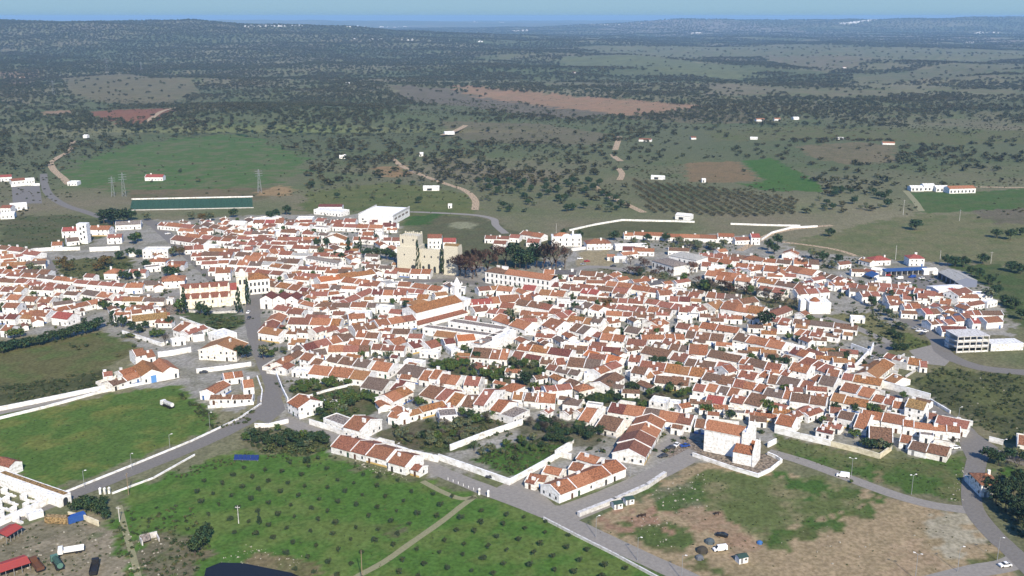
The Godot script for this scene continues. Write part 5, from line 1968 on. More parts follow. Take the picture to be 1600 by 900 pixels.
func halls() -> void:
	var st: SurfaceTool
	# big white hall
	var s := site("industrial_hall", "huge white flat-roofed hall with grey window strip at the town edge", "hall", 560, 336, 614, 338.5, 7.5)
	var t: Node3D = s[0]
	var w: float = s[1]
	var d := 44.0
	st = start()
	wall_shape(st, w, d, 7.5, 0, false)
	part("wall", st, M.lime[0], t)
	st = start()
	face(st, [Vector3(0, 7.6, 0), Vector3(w, 7.6, 0), Vector3(w, 8.4, -d * 0.5), Vector3(0, 8.4, -d * 0.5)], Vector3.UP)
	face(st, [Vector3(0, 8.4, -d * 0.5), Vector3(w, 8.4, -d * 0.5), Vector3(w, 7.6, -d), Vector3(0, 7.6, -d)], Vector3.UP)
	part("roof", st, mat(0.80, 0.80, 0.80, 0.7), t)
	st = start()
	bx(st, Vector3(-0.3, 7.5, -d), Vector3(0.3, 8.9, 0.2))
	bx(st, Vector3(w - 0.3, 7.5, -d), Vector3(w + 0.3, 8.9, 0.2))
	part("parapet", st, M.concrete, t)
	for k in 4:
		win(t, w, 4.6, -7.0 - k * 9.6, 6.5, 1.8, PI / 2, "window", M.roof["g"][0])
	win(t, 4.0, 4.0, 0.0, 1.5, 1.5)
	win(t, w - 2.5, 2.0, 0.0, 2.0, 3.6)
	# red-topped white block behind
	s = site("workshop", "white workshop with dark red roof strip near the big white hall", "building", 497, 323, 534, 323, 4.5)
	gabled(s[0], s[1], 11, 4.5, 1.2, M.lime[0], M.roof["p"][0])
	for k in 6:
		win(s[0], 2.5 + k * 3.6, 2.2, 0, 1.6, 1.2)
	# courtyard block with grey flat roofs
	for r in [[[660, 512, 782, 528], 6.0, "long grey flat-roofed wing along the courtyard"], [[752, 541, 800, 520], 8.0, "short grey flat-roofed wing closing the courtyard"], [[700, 503, 786, 516], 7.0, "rear grey flat-roofed wing behind the courtyard"]]:
		var q: Array = r[0]
		s = site("courtyard_wing", r[2], "building", q[0], q[1], q[2], q[3], 4.2)
		st = start()
		wall_shape(st, s[1], r[1], 4.2, 0, false)
		flat_top(st, s[1], r[1], 4.2)
		part("wall", st, M.lime[0], s[0])
		st = start()
		bx(st, Vector3(0.26, 4.1, -r[1] + 0.26), Vector3(s[1] - 0.26, 4.3, -0.26))
		part("roof", st, M.roof["g"][0], s[0])
		for k in int(s[1] / 5.0):
			win(s[0], 2.5 + k * 5.0, 2.2, 0, 1.2, 1.2)
	s = site("market_house", "white two-storey block at the corner of the grey-roofed courtyard", "building", 781, 530, 807, 517, 6.0)
	st = start()
	wall_shape(st, s[1], 5.0, 6.0, 0, false)
	flat_top(st, s[1], 5.0, 6.0)
	part("wall", st, M.lime[0], s[0])
	st = start()
	bx(st, Vector3(0.26, 5.9, -4.7), Vector3(s[1] - 0.26, 6.1, -0.26))
	part("roof", st, M.roof["w"][0], s[0])
	# blue depot
	s = site("depot", "long depot with bright blue roof and open front", "depot", 1384, 424, 1452, 421, 3.6)
	st = start()
	bx(st, Vector3(0, 0, -8), Vector3(s[1], 3.4, -7.6))
	for k in 8:
		bx(st, Vector3(k * s[1] / 8.0, 0, -7.55), Vector3(k * s[1] / 8.0 + 0.3, 3.4, 0))
	part("wall", st, M.lime[1], s[0])
	st = start()
	roof_shape(st, s[1], 8, 3.4, 1.0, false, 0.3)
	part("roof", st, M.roof["B"][0], s[0])
	s = site("canopy", "small tilted bright blue canopy beside the depot", "canopy", 1350, 427, 1363, 432, 3.0)
	st = start()
	face(st, [Vector3(0, 2.4, 0), Vector3(s[1], 2.4, 0), Vector3(s[1], 4.4, -6), Vector3(0, 4.4, -6)], Vector3(0, 1, 0.3))
	bx(st, Vector3(0, 2.2, -0.2), Vector3(s[1], 2.38, 0.0), false)
	part("roof", st, M.roof["B"][0], s[0])
	for c in [Vector3(0.3, 0, -0.6), Vector3(s[1] - 0.3, 0, -0.6), Vector3(0.3, 0, -5.6), Vector3(s[1] - 0.3, 0, -5.6)]:
		st = start()
		tube(st, c, c + Vector3(0, 2.4 if c.z > -2 else 4.2, 0), 0.12, 0.12, 5)
		part("post", st, M.metal, s[0])
	for r in [["white shed between the blue canopy and the depot", 1362, 421, 1384, 423, 6.0, 3.4, "w"], ["white shed at the far end of the blue depot", 1444, 423, 1466, 422, 6.0, 3.2, "w"], ["large pale hall below the grey field shed", 1467, 455, 1512, 452, 13.0, 6.0, "w"], ["lorry garage with pale roof in the depot yard", 1371, 437, 1393, 437, 6.0, 3.4, "w"], ["long pale shed beyond the sandy square", 962, 385, 1012, 384, 9.0, 3.4, "w"], ["pale flat shed east of the sandy square", 960, 404, 980, 404, 6.0, 3.2, "w"], ["small pale gabled shed next to the sandy square", 949, 401, 961, 401, 6.0, 3.2, "o"]]:
		s = site("shed", r[0], "shed", r[1], r[2], r[3], r[4], r[6])
		gabled(s[0], s[1], r[5], r[6], 0.9, M.lime[0], M.roof[r[7]][0])
		win(s[0], s[1] * 0.5, 1.4, 0, 2.4, 2.6, 0.0, "door", M.doors[2][1])
	s = site("field_shed", "long grey ridged shed with blue-grey side at the field edge", "shed", 1466, 425, 1493, 439, 4.6)
	gabled(s[0], s[1], 15, 4.6, 2.2, mat(0.16, 0.18, 0.24, 0.7), M.roof["g"][1])
	for k in 5:
		win(s[0], 3.0 + k * 6.0, 2.2, 0, 4.0, 3.4, 0.0, "door", M.doors[4][1])
	# unfinished concrete building
	s = site("concrete_shell", "unfinished three-level concrete building with open dark floors", "building", 1497, 527, 1547, 525, 9.0)
	t = s[0]
	w = s[1]
	for k in 3:
		st = start()
		bx(st, Vector3(0, 2.7 + k * 3.1, -13), Vector3(w, 3.05 + k * 3.1, 0), false)
		part("floor_slab", st, M.concrete, t)
	for k in 6:
		st = start()
		bx(st, Vector3(k * (w - 0.5) / 5.0, 0, -0.6), Vector3(k * (w - 0.5) / 5.0 + 0.5, 2.7, -0.1))
		bx(st, Vector3(k * (w - 0.5) / 5.0, 3.05, -0.6), Vector3(k * (w - 0.5) / 5.0 + 0.5, 5.8, -0.1))
		bx(st, Vector3(k * (w - 0.5) / 5.0, 6.15, -0.6), Vector3(k * (w - 0.5) / 5.0 + 0.5, 8.9, -0.1))
		part("column", st, M.concrete, t)
	st = start()
	for k in 3:
		bx(st, Vector3(0.5, 0.05 + k * 3.1, -12.9), Vector3(w - 0.5, 2.68 + k * 3.1, -9.0))
		bx(st, Vector3(0.3, 0.1 + k * 3.1, -0.5), Vector3(w - 0.3, 1.0 + k * 3.1, -0.3))
	part("infill_wall", st, M.lime[1], t)
	s = site("low_concrete_wing", "low white concrete wing beside the open three-level shell", "building", 1549, 538, 1600, 536, 4.0)
	st = start()
	bx(st, Vector3(0, 0, -9), Vector3(s[1], 4, 0))
	part("wall", st, M.lime[1], s[0])
	# school with grey roofs
	s = site("school", "pale blue-white school with low grey hipped roof", "school", 1019, 407, 1053, 417, 6.5)
	st = start()
	wall_shape(st, s[1], 15, 6.5, 0, false)
	part("wall", st, M.lime[1], s[0])
	st = start()
	roof_shape(st, s[1], 15, 6.5, 1.6, true)
	part("roof", st, M.roof["g"][0], s[0])
	for k in 6:
		win(s[0], 1.6 + k * (s[1] - 3) / 5.0, 3.4, 0, 1.1, 3.0)
	s = site("school_hall", "big hall with olive-grey hipped roof behind the pale school", "school", 1045, 399, 1088, 407, 6.5)
	st = start()
	wall_shape(st, s[1], 15, 6.5, 0, false)
	part("wall", st, M.lime[0], s[0])
	st = start()
	roof_shape(st, s[1], 15, 6.5, 2.4, true)
	part("roof", st, M.roof["g"][1], s[0])
	for k in 4:
		win(s[0], s[1] - 2.0 - k * 4.0, 3.0, 0, 1.2, 4.0)
	# green sports pitch with its netting bank
	var pitch := sheet("sports_pitch", [203, 327, 206, 313, 394, 309, 395, 324], M.cyan, 0.08)
	pitch.name = "sports_pitch"
	wall_line("pitch_fence", "long pale rail fence along the upper edge of the green pitch", [[206, 312], [300, 310], [395, 308]], 1.1, 0.3, M.wall)
	wall_line("pitch_fence", "long pale rail fence along the lower edge of the green pitch", [[203, 329], [300, 327], [396, 325]], 0.7, 0.3, M.concrete)

func civic() -> void:
	var st: SurfaceTool
	# palace
	var s := site("palace", "long two-storey white palace with orange roofs and two rows of windows", "palace", 758, 424, 860, 438, 8.0)
	var t: Node3D = s[0]
	var w: float = s[1]
	st = start()
	wall_shape(st, w, 11, 8, 0, false)
	part("wall", st, M.lime[0], t)
	for r in [[0.0, 0.30, "b", true], [0.301, 0.62, "o", false], [0.621, 1.0, "o", false]]:
		st = start()
		roof_shape(st, w * (r[1] - r[0]), 11, 8, 2.2, r[3])
		var o := part("roof", st, M.roof[r[2]][0], t)
		o.position.x = w * r[0]
	for x in [0.14, 0.22, 0.27]:
		st = start()
		chimney_shape(st, w * x, -6.0, 10.0, 1.6, 1.2)
		part("chimney", st, M.lime[0], t)
	for k in 14:
		for j in 2:
			win(t, 2.0 + k * (w - 4) / 13.0, 2.0 + j * 3.8, 0, 1.1, 2.2)
	# manor
	s = site("manor", "tall white manor with curved pediment and small orange roof", "manor", 862, 370.5, 909, 370.5, 7.5)
	t = s[0]
	w = s[1]
	st = start()
	bx(st, Vector3(0, 0, -12), Vector3(w, 7.5, 0))
	var pts := []
	for k in 9:
		var a := PI * k / 8.0
		pts.append(Vector3(w * 0.5 - cos(a) * 3.6, 7.5 + sin(a) * 2.6, 0.0))
	face(st, pts, Vector3(0, 0, 1))
	var bk := []
	for p in pts:
		bk.append(p + Vector3(0, 0, -0.6))
	face(st, bk, Vector3(0, 0, -1))
	for k in 8:
		face(st, [pts[k], pts[k + 1], bk[k + 1], bk[k]], Vector3(0, 1, 0))
	part("wall", st, M.lime[0], t)
	st = start()
	roof_shape(st, w * 0.55, 8, 7.55, 2.0, true)
	var o := part("roof", st, M.roof["o"][0], t)
	o.position = Vector3(w * 0.08, 0, -3)
	st = start()
	chimney_shape(st, w * 0.72, -6, 8.2, 3.0, 0.7)
	part("chimney", st, M.lime[0], t)
	for k in 5:
		for j in 2:
			win(t, 2.0 + k * (w - 4) / 4.0, 1.8 + j * 3.6, 0, 1.0, 1.8)
	# blank white chapel
	s = site("chapel_block", "blank white boxy chapel with small tiled lantern beside the grassy bank", "chapel", 1265, 473, 1299, 473, 7.0)
	t = s[0]
	w = s[1]
	st = start()
	bx(st, Vector3(0, 0, -10), Vector3(w, 7, 0))
	bx(st, Vector3(-4.5, 0, -8), Vector3(-1.2, 7.5, -3))
	part("wall", st, M.lime[0], t)
	st = start()
	prism(st, ngon(4.5, -5, 3.4, 8), 7.02, 9.0, 0.3)
	part("lantern", st, M.roof["o"][1], t)
	# slim white tower
	s = site("drill_tower", "slim white tower with stacked openings at the roadside school", "tower", 122, 381, 137.5, 381)
	t = s[0]
	w = s[1]
	st = start()
	bx(st, Vector3(0, 0, -7), Vector3(w, 16, 0))
	part("wall", st, M.lime[0], t)
	for k in 3:
		win(t, w * 0.38, 4.0 + k * 4.2, 0, 1.2, 1.9)
		win(t, w * 0.72, 5.4 + k * 4.2, 0, 1.2, 1.9)
	s = site("garage", "low garage with two red doors beside the slim white tower", "garage", 105, 383, 121, 382)
	st = start()
	bx(st, Vector3(0, 0, -0.3), Vector3(s[1], 3.1, 0.0))
	part("wall", st, M.lime[0], s[0])
	win(s[0], s[1] * 0.28, 1.5, 0.02, 2.8, 2.8, 0.0, "door", mat(0.38, 0.03, 0.05, 0.6))
	win(s[0], s[1] * 0.72, 1.5, 0.02, 2.8, 2.8, 0.0, "door", mat(0.38, 0.03, 0.05, 0.6))
	# barn chapel among the farm roofs on the right
	s = site("gabled_barn", "white gable-fronted barn with dark door under long orange farm roofs", "barn", 1211, 429, 1226, 430, 4.5)
	gabled(s[0], 12, s[1], 4.5, 2.0, M.lime[0], M.roof["o"][0], Vector3(s[1], 0, 0), PI / 2)
	win(s[0], s[1] * 0.5, 1.5, 0.02, 1.8, 3.0, 0.0, "door", M.doors[4][1])

func farms() -> void:
	# barn with blue door
	for k in 2:
		var s := site("barn", ["large white gabled barn with tall blue door", "white gabled barn with orange roof joined beside the blue-doored barn"][k], "barn", [221, 254][k], [588, 582][k], [254, 279][k], [582, 577][k], 4.4)
		var t: Node3D = s[0]
		var w: float = s[1]
		gabled(t, 17, w, 4.4, [2.6, 2.0][k], M.lime[0], M.roof[["y", "o"][k]][0], Vector3(w, 0, 0), PI / 2)
		if k == 0:
			win(t, w * 0.56, 1.9, 0.03, 2.6, 3.8, 0.0, "door", mat(0.10, 0.24, 0.50, 0.6))
			win(t, w * 0.2, 1.6, 0.03, 0.9, 1.6)
		else:
			win(t, w * 0.8, 1.4, 0.03, 1.0, 2.2)
	# ruined farm
	var r := site("ruin", "roofless grey farm ruin with bare gable walls and dark openings", "ruin", 1405, 588, 1440, 566)
	var t2: Node3D = r[0]
	var w2: float = r[1]
	for k in 5:
		var st := start()
		bx(st, Vector3(k * w2 / 5.0, 0, -9.0), Vector3(k * w2 / 5.0 + 0.5, 2.2 + (k * 7 % 3) * 0.8, -1.0 - (k % 2) * 2.0))
		part("cross_wall", st, M.concrete, t2)
	var st2 := start()
	bx(st2, Vector3(0, 0, -9.5), Vector3(w2, 2.8, -9.05))
	bx(st2, Vector3(0, 0, 3.0), Vector3(w2, 1.2, 3.4))
	part("long_wall", st2, M.concrete, t2)
	# open hay barn by the far green and small field houses
	for q in [["open-fronted white byre at the foot of the pale track", "byre", 661, 293, 686, 293, 8.0, 3.4, "w"], ["small white house alone above the red field track", "field house", 655, 240, 661, 240, 7.0, 3.6, "w"], ["tiny white pump house on the meadow below the track", "pump house", 700, 321, 706, 321, 4.0, 2.8, "w"], ["white house with pitched roof inside the long field wall", "house", 1055, 336, 1078, 338, 11.0, 4.0, "w"], ["small white shed on the track bend above the olive rows", "shed", 1017, 276, 1038, 277, 6.0, 3.0, "w"], ["white shed beside the ploughed field", "shed", 1097, 281, 1103, 281, 5.0, 3.0, "w"]]:
		var s := site("field_building", q[0], q[1], q[2], q[3], q[4], q[5], q[7])
		gabled(s[0], s[1], q[6], q[7], 1.2, M.lime[0], M.roof[q[8]][0])
		win(s[0], s[1] * 0.4, 1.4, 0.02, s[1] * 0.3, 2.2)
	# white farmstead on the right
	for q in [["white farmstead chapel wing with gable on the green hillside", 1444, 291, 1462, 291, 5.0, "w"], ["low white stable range of the hillside farmstead", 1424, 294, 1444, 294, 3.4, "w"], ["long white arcaded range with orange roof of the hillside farmstead", 1484, 295, 1525, 294, 5.0, "o"], ["white link building between the two farmstead ranges", 1463, 294, 1483, 294, 4.0, "w"]]:
		var s := site("farmstead", q[0], "farmhouse", q[1], q[2], q[3], q[4], q[5])
		gabled(s[0], s[1], 11, q[5], 1.8, M.lime[0], M.roof[q[6]][0])
		for k in int(s[1] / 4.0):
			win(s[0], 2.0 + k * 4.0, 2.0, 0.02, 1.6, 2.2)
	# cluster at the left edge
	for q in [[0, 277, 18, 276, 5.0, "R", "white house with red roof at the top of the lane"], [18, 283, 40, 281, 4.4, "r", "white house with dull red roof below the lane houses"], [40, 282, 54, 281, 4.0, "w", "white flat house beside the walled asphalt yard"], [0, 325, 16, 325, 5.0, "r", "white corner house with red roof below the asphalt yard"], [16, 322, 42, 320, 4.6, "w", "white gabled shed at the asphalt yard corner"], [0, 336, 22, 335, 4.0, "w", "white terrace house with dark openings below the yard"]]:
		var s := site("lane_house", q[6], "house", q[0], q[1], q[2], q[3], q[4])
		gabled(s[0], s[1], 10, q[4], 1.6, M.lime[0], M.roof[q[5]][0])
		for k in 3:
			win(s[0], s[1] * (0.2 + 0.3 * k), 2.0, 0.02, 1.0, 1.3)

func cemetery() -> void:
	wall_line("cemetery_wall", "tall white cemetery wall along the road", [[-40, 845], [0, 822], [60, 795], [94, 778]], 2.6, 0.6, M.wall)
	var s := site("columbarium", "long white cemetery range with flat roof and arched gate", "building", -10, 742, 92, 778, 4.0)
	var st := start()
	bx(st, Vector3(0, 0, -5), Vector3(s[1], 4, 0))
	part("wall", st, M.lime[0], s[0])
	arch(s[0], s[1] + 0.02, 0, -2.5, 2.0, 3.2, PI / 2)
	st = start()
	bx(st, Vector3(0.5, 4.0, -4.4), Vector3(s[1] - 0.5, 4.12, -2.4))
	part("roof", st, M.roof["e"][0], s[0])
	var v := site("cemetery_chapel", "small white cemetery chapel with red roof at the wall end", "chapel", -12, 723, 14, 730, 4.0)
	gabled(v[0], v[1], 6, 4.0, 1.4, M.lime[0], M.roof["r"][0])
	# tombs: real upright white slabs and small gabled vaults
	var r := RandomNumberGenerator.new()
	r.seed = 4
	var a := px2(0, 770)
	var along := (px2(80, 795) - a).normalized()
	var n := 0
	for row in 5:
		for k in 11:
			var p := a + along * (k * 2.7 - 4.0 + row * 1.5) + Vector2(-along.y, along.x) * (row * 4.3 - 4.0)
			if r.randf() < 0.12:
				continue
			var tomb := thing("tomb", "", "tomb", Vector3(p.x, 0, p.y), atan2(-along.y, along.x) + PI / 2, "tombs in the cemetery")
			later(tomb, ["white gabled marble tomb", "white tomb with upright slab", "low white tomb slab"][n % 3], Vector3(p.x, 0, p.y), "tomb")
			var ts := start()
			if n % 3 == 0:
				wall_shape(ts, 1.6, 2.0, 1.9, 0.6, true)
				face(ts, [Vector3(-0.1, 1.85, 0.1), Vector3(1.7, 1.85, 0.1), Vector3(1.7, 2.52, -1.0), Vector3(-0.1, 2.52, -1.0)], Vector3(0, 1, 1))
				face(ts, [Vector3(-0.1, 1.85, -2.1), Vector3(1.7, 1.85, -2.1), Vector3(1.7, 2.52, -1.0), Vector3(-0.1, 2.52, -1.0)], Vector3(0, 1, -1))
			else:
				bx(ts, Vector3(0, 0, -2.1), Vector3(1.1, 0.5 + 0.2 * (n % 2), 0))
				bx(ts, Vector3(0, 0, -2.4), Vector3(1.1, 1.5 if n % 3 == 1 else 0.9, -2.12))
			part("slab", ts, M.lime[n % 2], tomb)
			n += 1

# ====================================================================== walls and fences
func wall_line(called: String, label: String, pts: Array, h: float, thick: float, m: Material, zig := 0.0) -> Node3D:
	var first := px2(pts[0][0], pts[0][1])
	var t := thing(called, label, "wall" if not called.contains("fence") else "fence", Vector3(first.x, height(first.x, first.y), first.y))
	for i in pts.size() - 1:
		var a := px2(pts[i][0], pts[i][1])
		var b := px2(pts[i + 1][0], pts[i + 1][1])
		var st := start()
		bx(st, Vector3(-thick * 0.5, -0.3, -thick * 0.5), Vector3(a.distance_to(b) + thick * 0.4, h, thick * 0.5))
		bx(st, Vector3(-thick * 0.5 - 0.05, h, -thick * 0.5 - 0.06), Vector3(a.distance_to(b) + thick * 0.4 + 0.05, h + 0.12, thick * 0.5 + 0.06), false)
		var o := part("wall_length", st, m, t)
		var fr := frame_of(a, b)
		o.transform = Transform3D(fr.basis, Vector3(a.x - first.x, zig, a.y - first.y))
	return t

func make_walls() -> void:
	wall_line("garden_wall", "long white wall along the road in front of the walled green garden", [[686, 719], [740, 738], [796, 758]], 2.6, 0.5, M.wall)
	wall_line("garden_wall", "white wall climbing from the road corner behind the terrace", [[796, 758], [850, 728], [893, 703]], 2.4, 0.5, M.wall)
	wall_line("garden_wall", "short white wall end at the garden's upper corner", [[868, 712], [892, 718]], 2.4, 0.5, M.wall)
	wall_line("garden_wall", "pale wall dividing the walled garden from the arbour", [[870, 708], [896, 692]], 1.6, 0.4, M.wall)
	wall_line("arcade_wall", "white arched wall at the top of the walled green garden", [[704, 704], [756, 684], [816, 664]], 2.6, 0.5, M.wall)
	wall_line("garden_wall", "white street wall between farmhouse and the walled garden", [[572, 692], [610, 703], [646, 714], [684, 722]], 2.8, 0.5, M.wall)
	wall_line("garden_wall", "white wall below the big corner house running to the yard", [[484, 663], [520, 674], [545, 684]], 2.4, 0.4, M.wall)
	wall_line("garden_wall", "white wall on the upper side of the citrus orchard", [[592, 646], [632, 627]], 2.2, 0.4, M.wall)
	wall_line("garden_wall", "low pale wall crossing the citrus orchard", [[470, 625], [510, 612], [560, 600]], 1.0, 0.4, M.wall)
	wall_line("garden_wall", "white wall beside the road bend next to the citrus orchard", [[432, 587], [441, 610], [450, 628]], 1.8, 0.4, M.wall)
	wall_line("parapet_wall", "white parapet wall along the main road by the meadow", [[98, 772], [200, 731], [300, 690], [372, 656], [408, 632]], 0.7, 0.35, M.wall)
	wall_line("parapet_wall", "white kerb wall round the inside of the road bend", [[402, 590], [410, 612], [408, 628]], 0.9, 0.45, M.wall)
	wall_line("parapet_wall", "thin white rail along the meadow side of the main road", [[176, 772], [240, 748], [304, 712]], 0.6, 0.3, M.wall)
	wall_line("boundary_wall", "pale stone wall between orchard and road", [[850, 812], [900, 838], [960, 868], [1030, 906]], 0.9, 0.5, M.concrete)
	wall_line("retaining_wall", "pale retaining wall with ramped end above the dirt ground", [[906, 806], [960, 785], [1010, 763], [1038, 744]], 1.6, 1.4, M.concrete)
	wall_line("street_wall", "long blank white wall stepping down the street", [[1342, 597], [1396, 610], [1452, 626]], 3.4, 0.6, M.wall)
	wall_line("street_wall", "low white wall below the long blank street wall", [[1454, 628], [1484, 646]], 1.4, 0.5, M.wall)
	wall_line("garden_wall", "white wall along the grass behind the tall church", [[1211, 676], [1250, 686], [1298, 697]], 2.6, 0.5, M.wall)
	wall_line("garden_wall", "cream garden wall with a kink beside the brown-roofed house", [[1298, 697], [1340, 707], [1374, 717], [1392, 704]], 2.2, 0.5, M.cream)
	wall_line("field_wall", "long white field wall curving beyond the manor", [[890, 361], [930, 352], [972, 345], [1060, 347], [1085, 348]], 1.4, 0.45, M.wall)
	wall_line("field_wall", "white field wall above the hill road orchard", [[1142, 351], [1200, 353], [1250, 354]], 1.4, 0.45, M.wall)
	wall_line("road_wall", "white wall sweeping up beside the hill road", [[1190, 376], [1206, 365], [1236, 357], [1277, 355]], 1.5, 0.5, M.wall)
	wall_line("field_wall", "white forecourt wall below the hipped house and manor", [[893, 392], [920, 389], [958, 388]], 2.0, 0.6, M.wall)
	wall_line("lane_wall", "pale wall along the lane above the left meadow", [[-40, 664], [0, 655], [70, 638], [150, 616], [226, 600]], 1.1, 0.5, M.wall)
	wall_line("lane_wall", "white wall along the upper side of the lane by the barns", [[0, 642], [60, 630], [132, 615], [175, 606]], 2.0, 0.5, M.wall)
	wall_line("garden_wall", "white zigzag wall below the ochre-roofed villa", [[192, 522], [222, 531], [252, 541], [262, 538]], 2.0, 0.5, M.wall)
	wall_line("garden_wall", "white wall of the farmyard next to the gable-fronted garage", [[248, 558], [272, 555], [298, 550]], 2.8, 0.6, M.wall)
	wall_line("garden_wall", "white wall with dark openings behind the road's parked cars", [[308, 583], [350, 578], [392, 572]], 2.2, 0.5, M.wall)
	wall_line("garden_wall", "white front wall of the small courtyard compound", [[326, 638], [360, 636], [396, 632]], 1.2, 0.5, M.wall)
	wall_line("garden_wall", "long white garden wall beside the roadside school", [[30, 396], [75, 392], [125, 391]], 2.6, 0.6, M.wall)
	wall_line("garden_wall", "white wall with dark doorways below the slim tower", [[141, 393], [165, 392], [187, 391]], 3.2, 0.6, M.wall)
	wall_line("garden_wall", "long white street wall on the way into town", [[0, 440], [40, 443], [82, 447]], 3.0, 0.6, M.wall)
	wall_line("garden_wall", "pale rail of the plaza garden below the cream church", [[296, 488], [340, 490], [372, 488]], 1.2, 0.4, M.concrete)
	wall_line("garden_wall", "pale wall slanting along the plaza garden lane", [[282, 498], [310, 508], [345, 521]], 1.0, 0.5, M.wall)
	wall_line("yard_wall", "white wall around the walled asphalt yard", [[18, 292], [40, 290], [62, 290]], 2.4, 0.6, M.wall)
	wall_line("gate_wall", "low white gate wall with openings at the meadow entrance", [[399, 668], [420, 668], [450, 661]], 1.8, 0.5, M.wall)
	wall_line("garden_wall", "white wall enclosing the row end near the chapel field", [[1330, 545], [1360, 556], [1364, 544]], 3.0, 0.5, M.wall)
	wall_line("garden_wall", "white wall along the street below the ruined farm", [[1318, 590], [1340, 572], [1364, 546]], 2.4, 0.5, M.wall)
	wall_line("street_wall", "low white wall in the scrub beside the right-hand road", [[1546, 690], [1566, 695]], 2.2, 0.5, M.wall)

# ====================================================================== trees
var crowns := {}
var trunks := {}

# a crown of many leaf sprays: clumps placed through the volume, each spray a bent pair of triangles
func crown_mesh(sd: int, clumps: int, sprays: int, spray: float, where: Callable, tint: Color, vary: float, clump_r: float) -> ArrayMesh:
	var r := RandomNumberGenerator.new()
	r.seed = sd
	var st := start()
	for c in clumps:
		var mid: Vector3 = where.call(r)
		var hue := r.randf_range(-vary, vary)
		var cl := Color(tint.r * (1.0 + hue), tint.g, tint.b * (1.0 - hue))
		var cr := clump_r * r.randf_range(0.65, 1.25)
		for s in sprays:
			var n := Vector3(r.randfn(), r.randfn() * 0.85 + 0.25, r.randfn()).normalized()
			var p := mid + n * cr * pow(r.randf(), 0.4)
			var side := n.cross(Vector3(r.randfn(), r.randfn(), r.randfn())).normalized()
			var up := (n.cross(side) + n * r.randf_range(-0.5, 0.7)).normalized()
			var z := spray * r.randf_range(0.6, 1.3)
			var nn := (n + Vector3(0, 0.35, 0)).normalized()
			for tri in [[p - side * z, p + up * z, p + side * z * 0.8], [p - side * z * 0.7, p - up * z * 0.7, p + side * z]]:
				for q in tri:
					st.set_color(cl)
					st.set_normal(nn)
					st.add_vertex(q)
	return st.commit()

func ball(rx: float, ry: float, y: float, shell := 0.35) -> Callable:
	return func(r: RandomNumberGenerator) -> Vector3:
		var n := Vector3(r.randfn(), r.randfn(), r.randfn()).normalized() * pow(r.randf(), shell)
		return Vector3(n.x * rx, y + n.y * ry, n.z * rx)

func spire(rx: float, y0: float, y1: float, power := 0.7) -> Callable:
	return func(r: RandomNumberGenerator) -> Vector3:
		var f := r.randf()
		var rr := rx * pow(sin(clampf(0.12 + f * 0.88, 0.0, 1.0) * PI * 0.5 + PI * 0.5 * 0.0) if false else (1.0 - f), power) * sqrt(r.randf())
		var a := r.randf() * TAU
		return Vector3(cos(a) * rr, lerpf(y0, y1, f), sin(a) * rr)

func trunk_mesh(sd: int, h: float, r0: float, limbs: int, spread: float) -> ArrayMesh:
	var r := RandomNumberGenerator.new()
	r.seed = sd
	var st := start()
	var fork := Vector3(r.randf_range(-0.05, 0.05), h, r.randf_range(-0.05, 0.05))
	tube(st, Vector3.ZERO, fork, r0, r0 * 0.7)
	for k in limbs:
		var a := TAU * (k + r.randf_range(-0.2, 0.2)) / maxi(limbs, 1)
		var end := fork + Vector3(cos(a) * spread, r.randf_range(0.5, 1.0) * (1.0 - h) * 0.75, sin(a) * spread)
		tube(st, fork, end, r0 * 0.55, r0 * 0.12, 5)
	return st.commit()

func bare_mesh(sd: int, tint: Color) -> ArrayMesh:
	# leafless crown: forks that split into fine twigs, unit height and width
	var r := RandomNumberGenerator.new()
	r.seed = sd
	var st := start()
	var tips := []
	var grow := [[Vector3(0, 0.22, 0), Vector3(0, 1, 0), 0.24, 0.024, 0]]
	while grow.size() > 0:
		var g: Array = grow.pop_back()
		var n: int = 4
		for k in n:
			var d: Vector3 = (g[1] + Vector3(r.randfn(), r.randfn() * 0.5 + 0.25, r.randfn()) * 0.55).normalized()
			var e: Vector3 = g[0] + d * g[2] * r.randf_range(0.75, 1.1)
			var s: Vector3 = d.cross(Vector3(0.3, 0.9, 0.2)).normalized() * g[3]
			var q: Vector3 = d.cross(s)
			for w in [s, q]:
				for p in [g[0] - w, e, g[0] + w]:
					st.set_color(tint)
					st.set_normal((d + Vector3(w) * 20.0 + Vector3(0, 0.4, 0)).normalized())
					st.add_vertex(p)
			if g[4] < 4:
				grow.append([e, d, g[2] * 0.66, g[3] * 0.66, g[4] + 1])
	return st.commit()

func palm_mesh() -> ArrayMesh:
	var r := RandomNumberGenerator.new()
	r.seed = 12
	var st := start()
	for k in 34:
		var a := TAU * k / 34.0 * 5.0 + r.randf()
		var lift := r.randf_range(-0.35, 0.6)
		var o := Vector3(0, 0.72, 0)
		var prev := o
		for s in 4:
			var f := (s + 1) / 4.0
			var p := o + Vector3(cos(a), lift * 1.1, sin(a)) * 0.45 * f + Vector3(0, -0.32 * f * f, 0)
			var side := Vector3(-sin(a), 0, cos(a)) * 0.05 * (1.15 - f)
			for q in [prev - side, p, prev + side, prev - side * 0.3, p - side, p + side]:
				st.set_color(Color(0.07, 0.095, 0.04))
				st.set_normal(Vector3(cos(a) * 0.3, 1, sin(a) * 0.3).normalized())
				st.add_vertex(q)
			prev = p
	return st.commit()

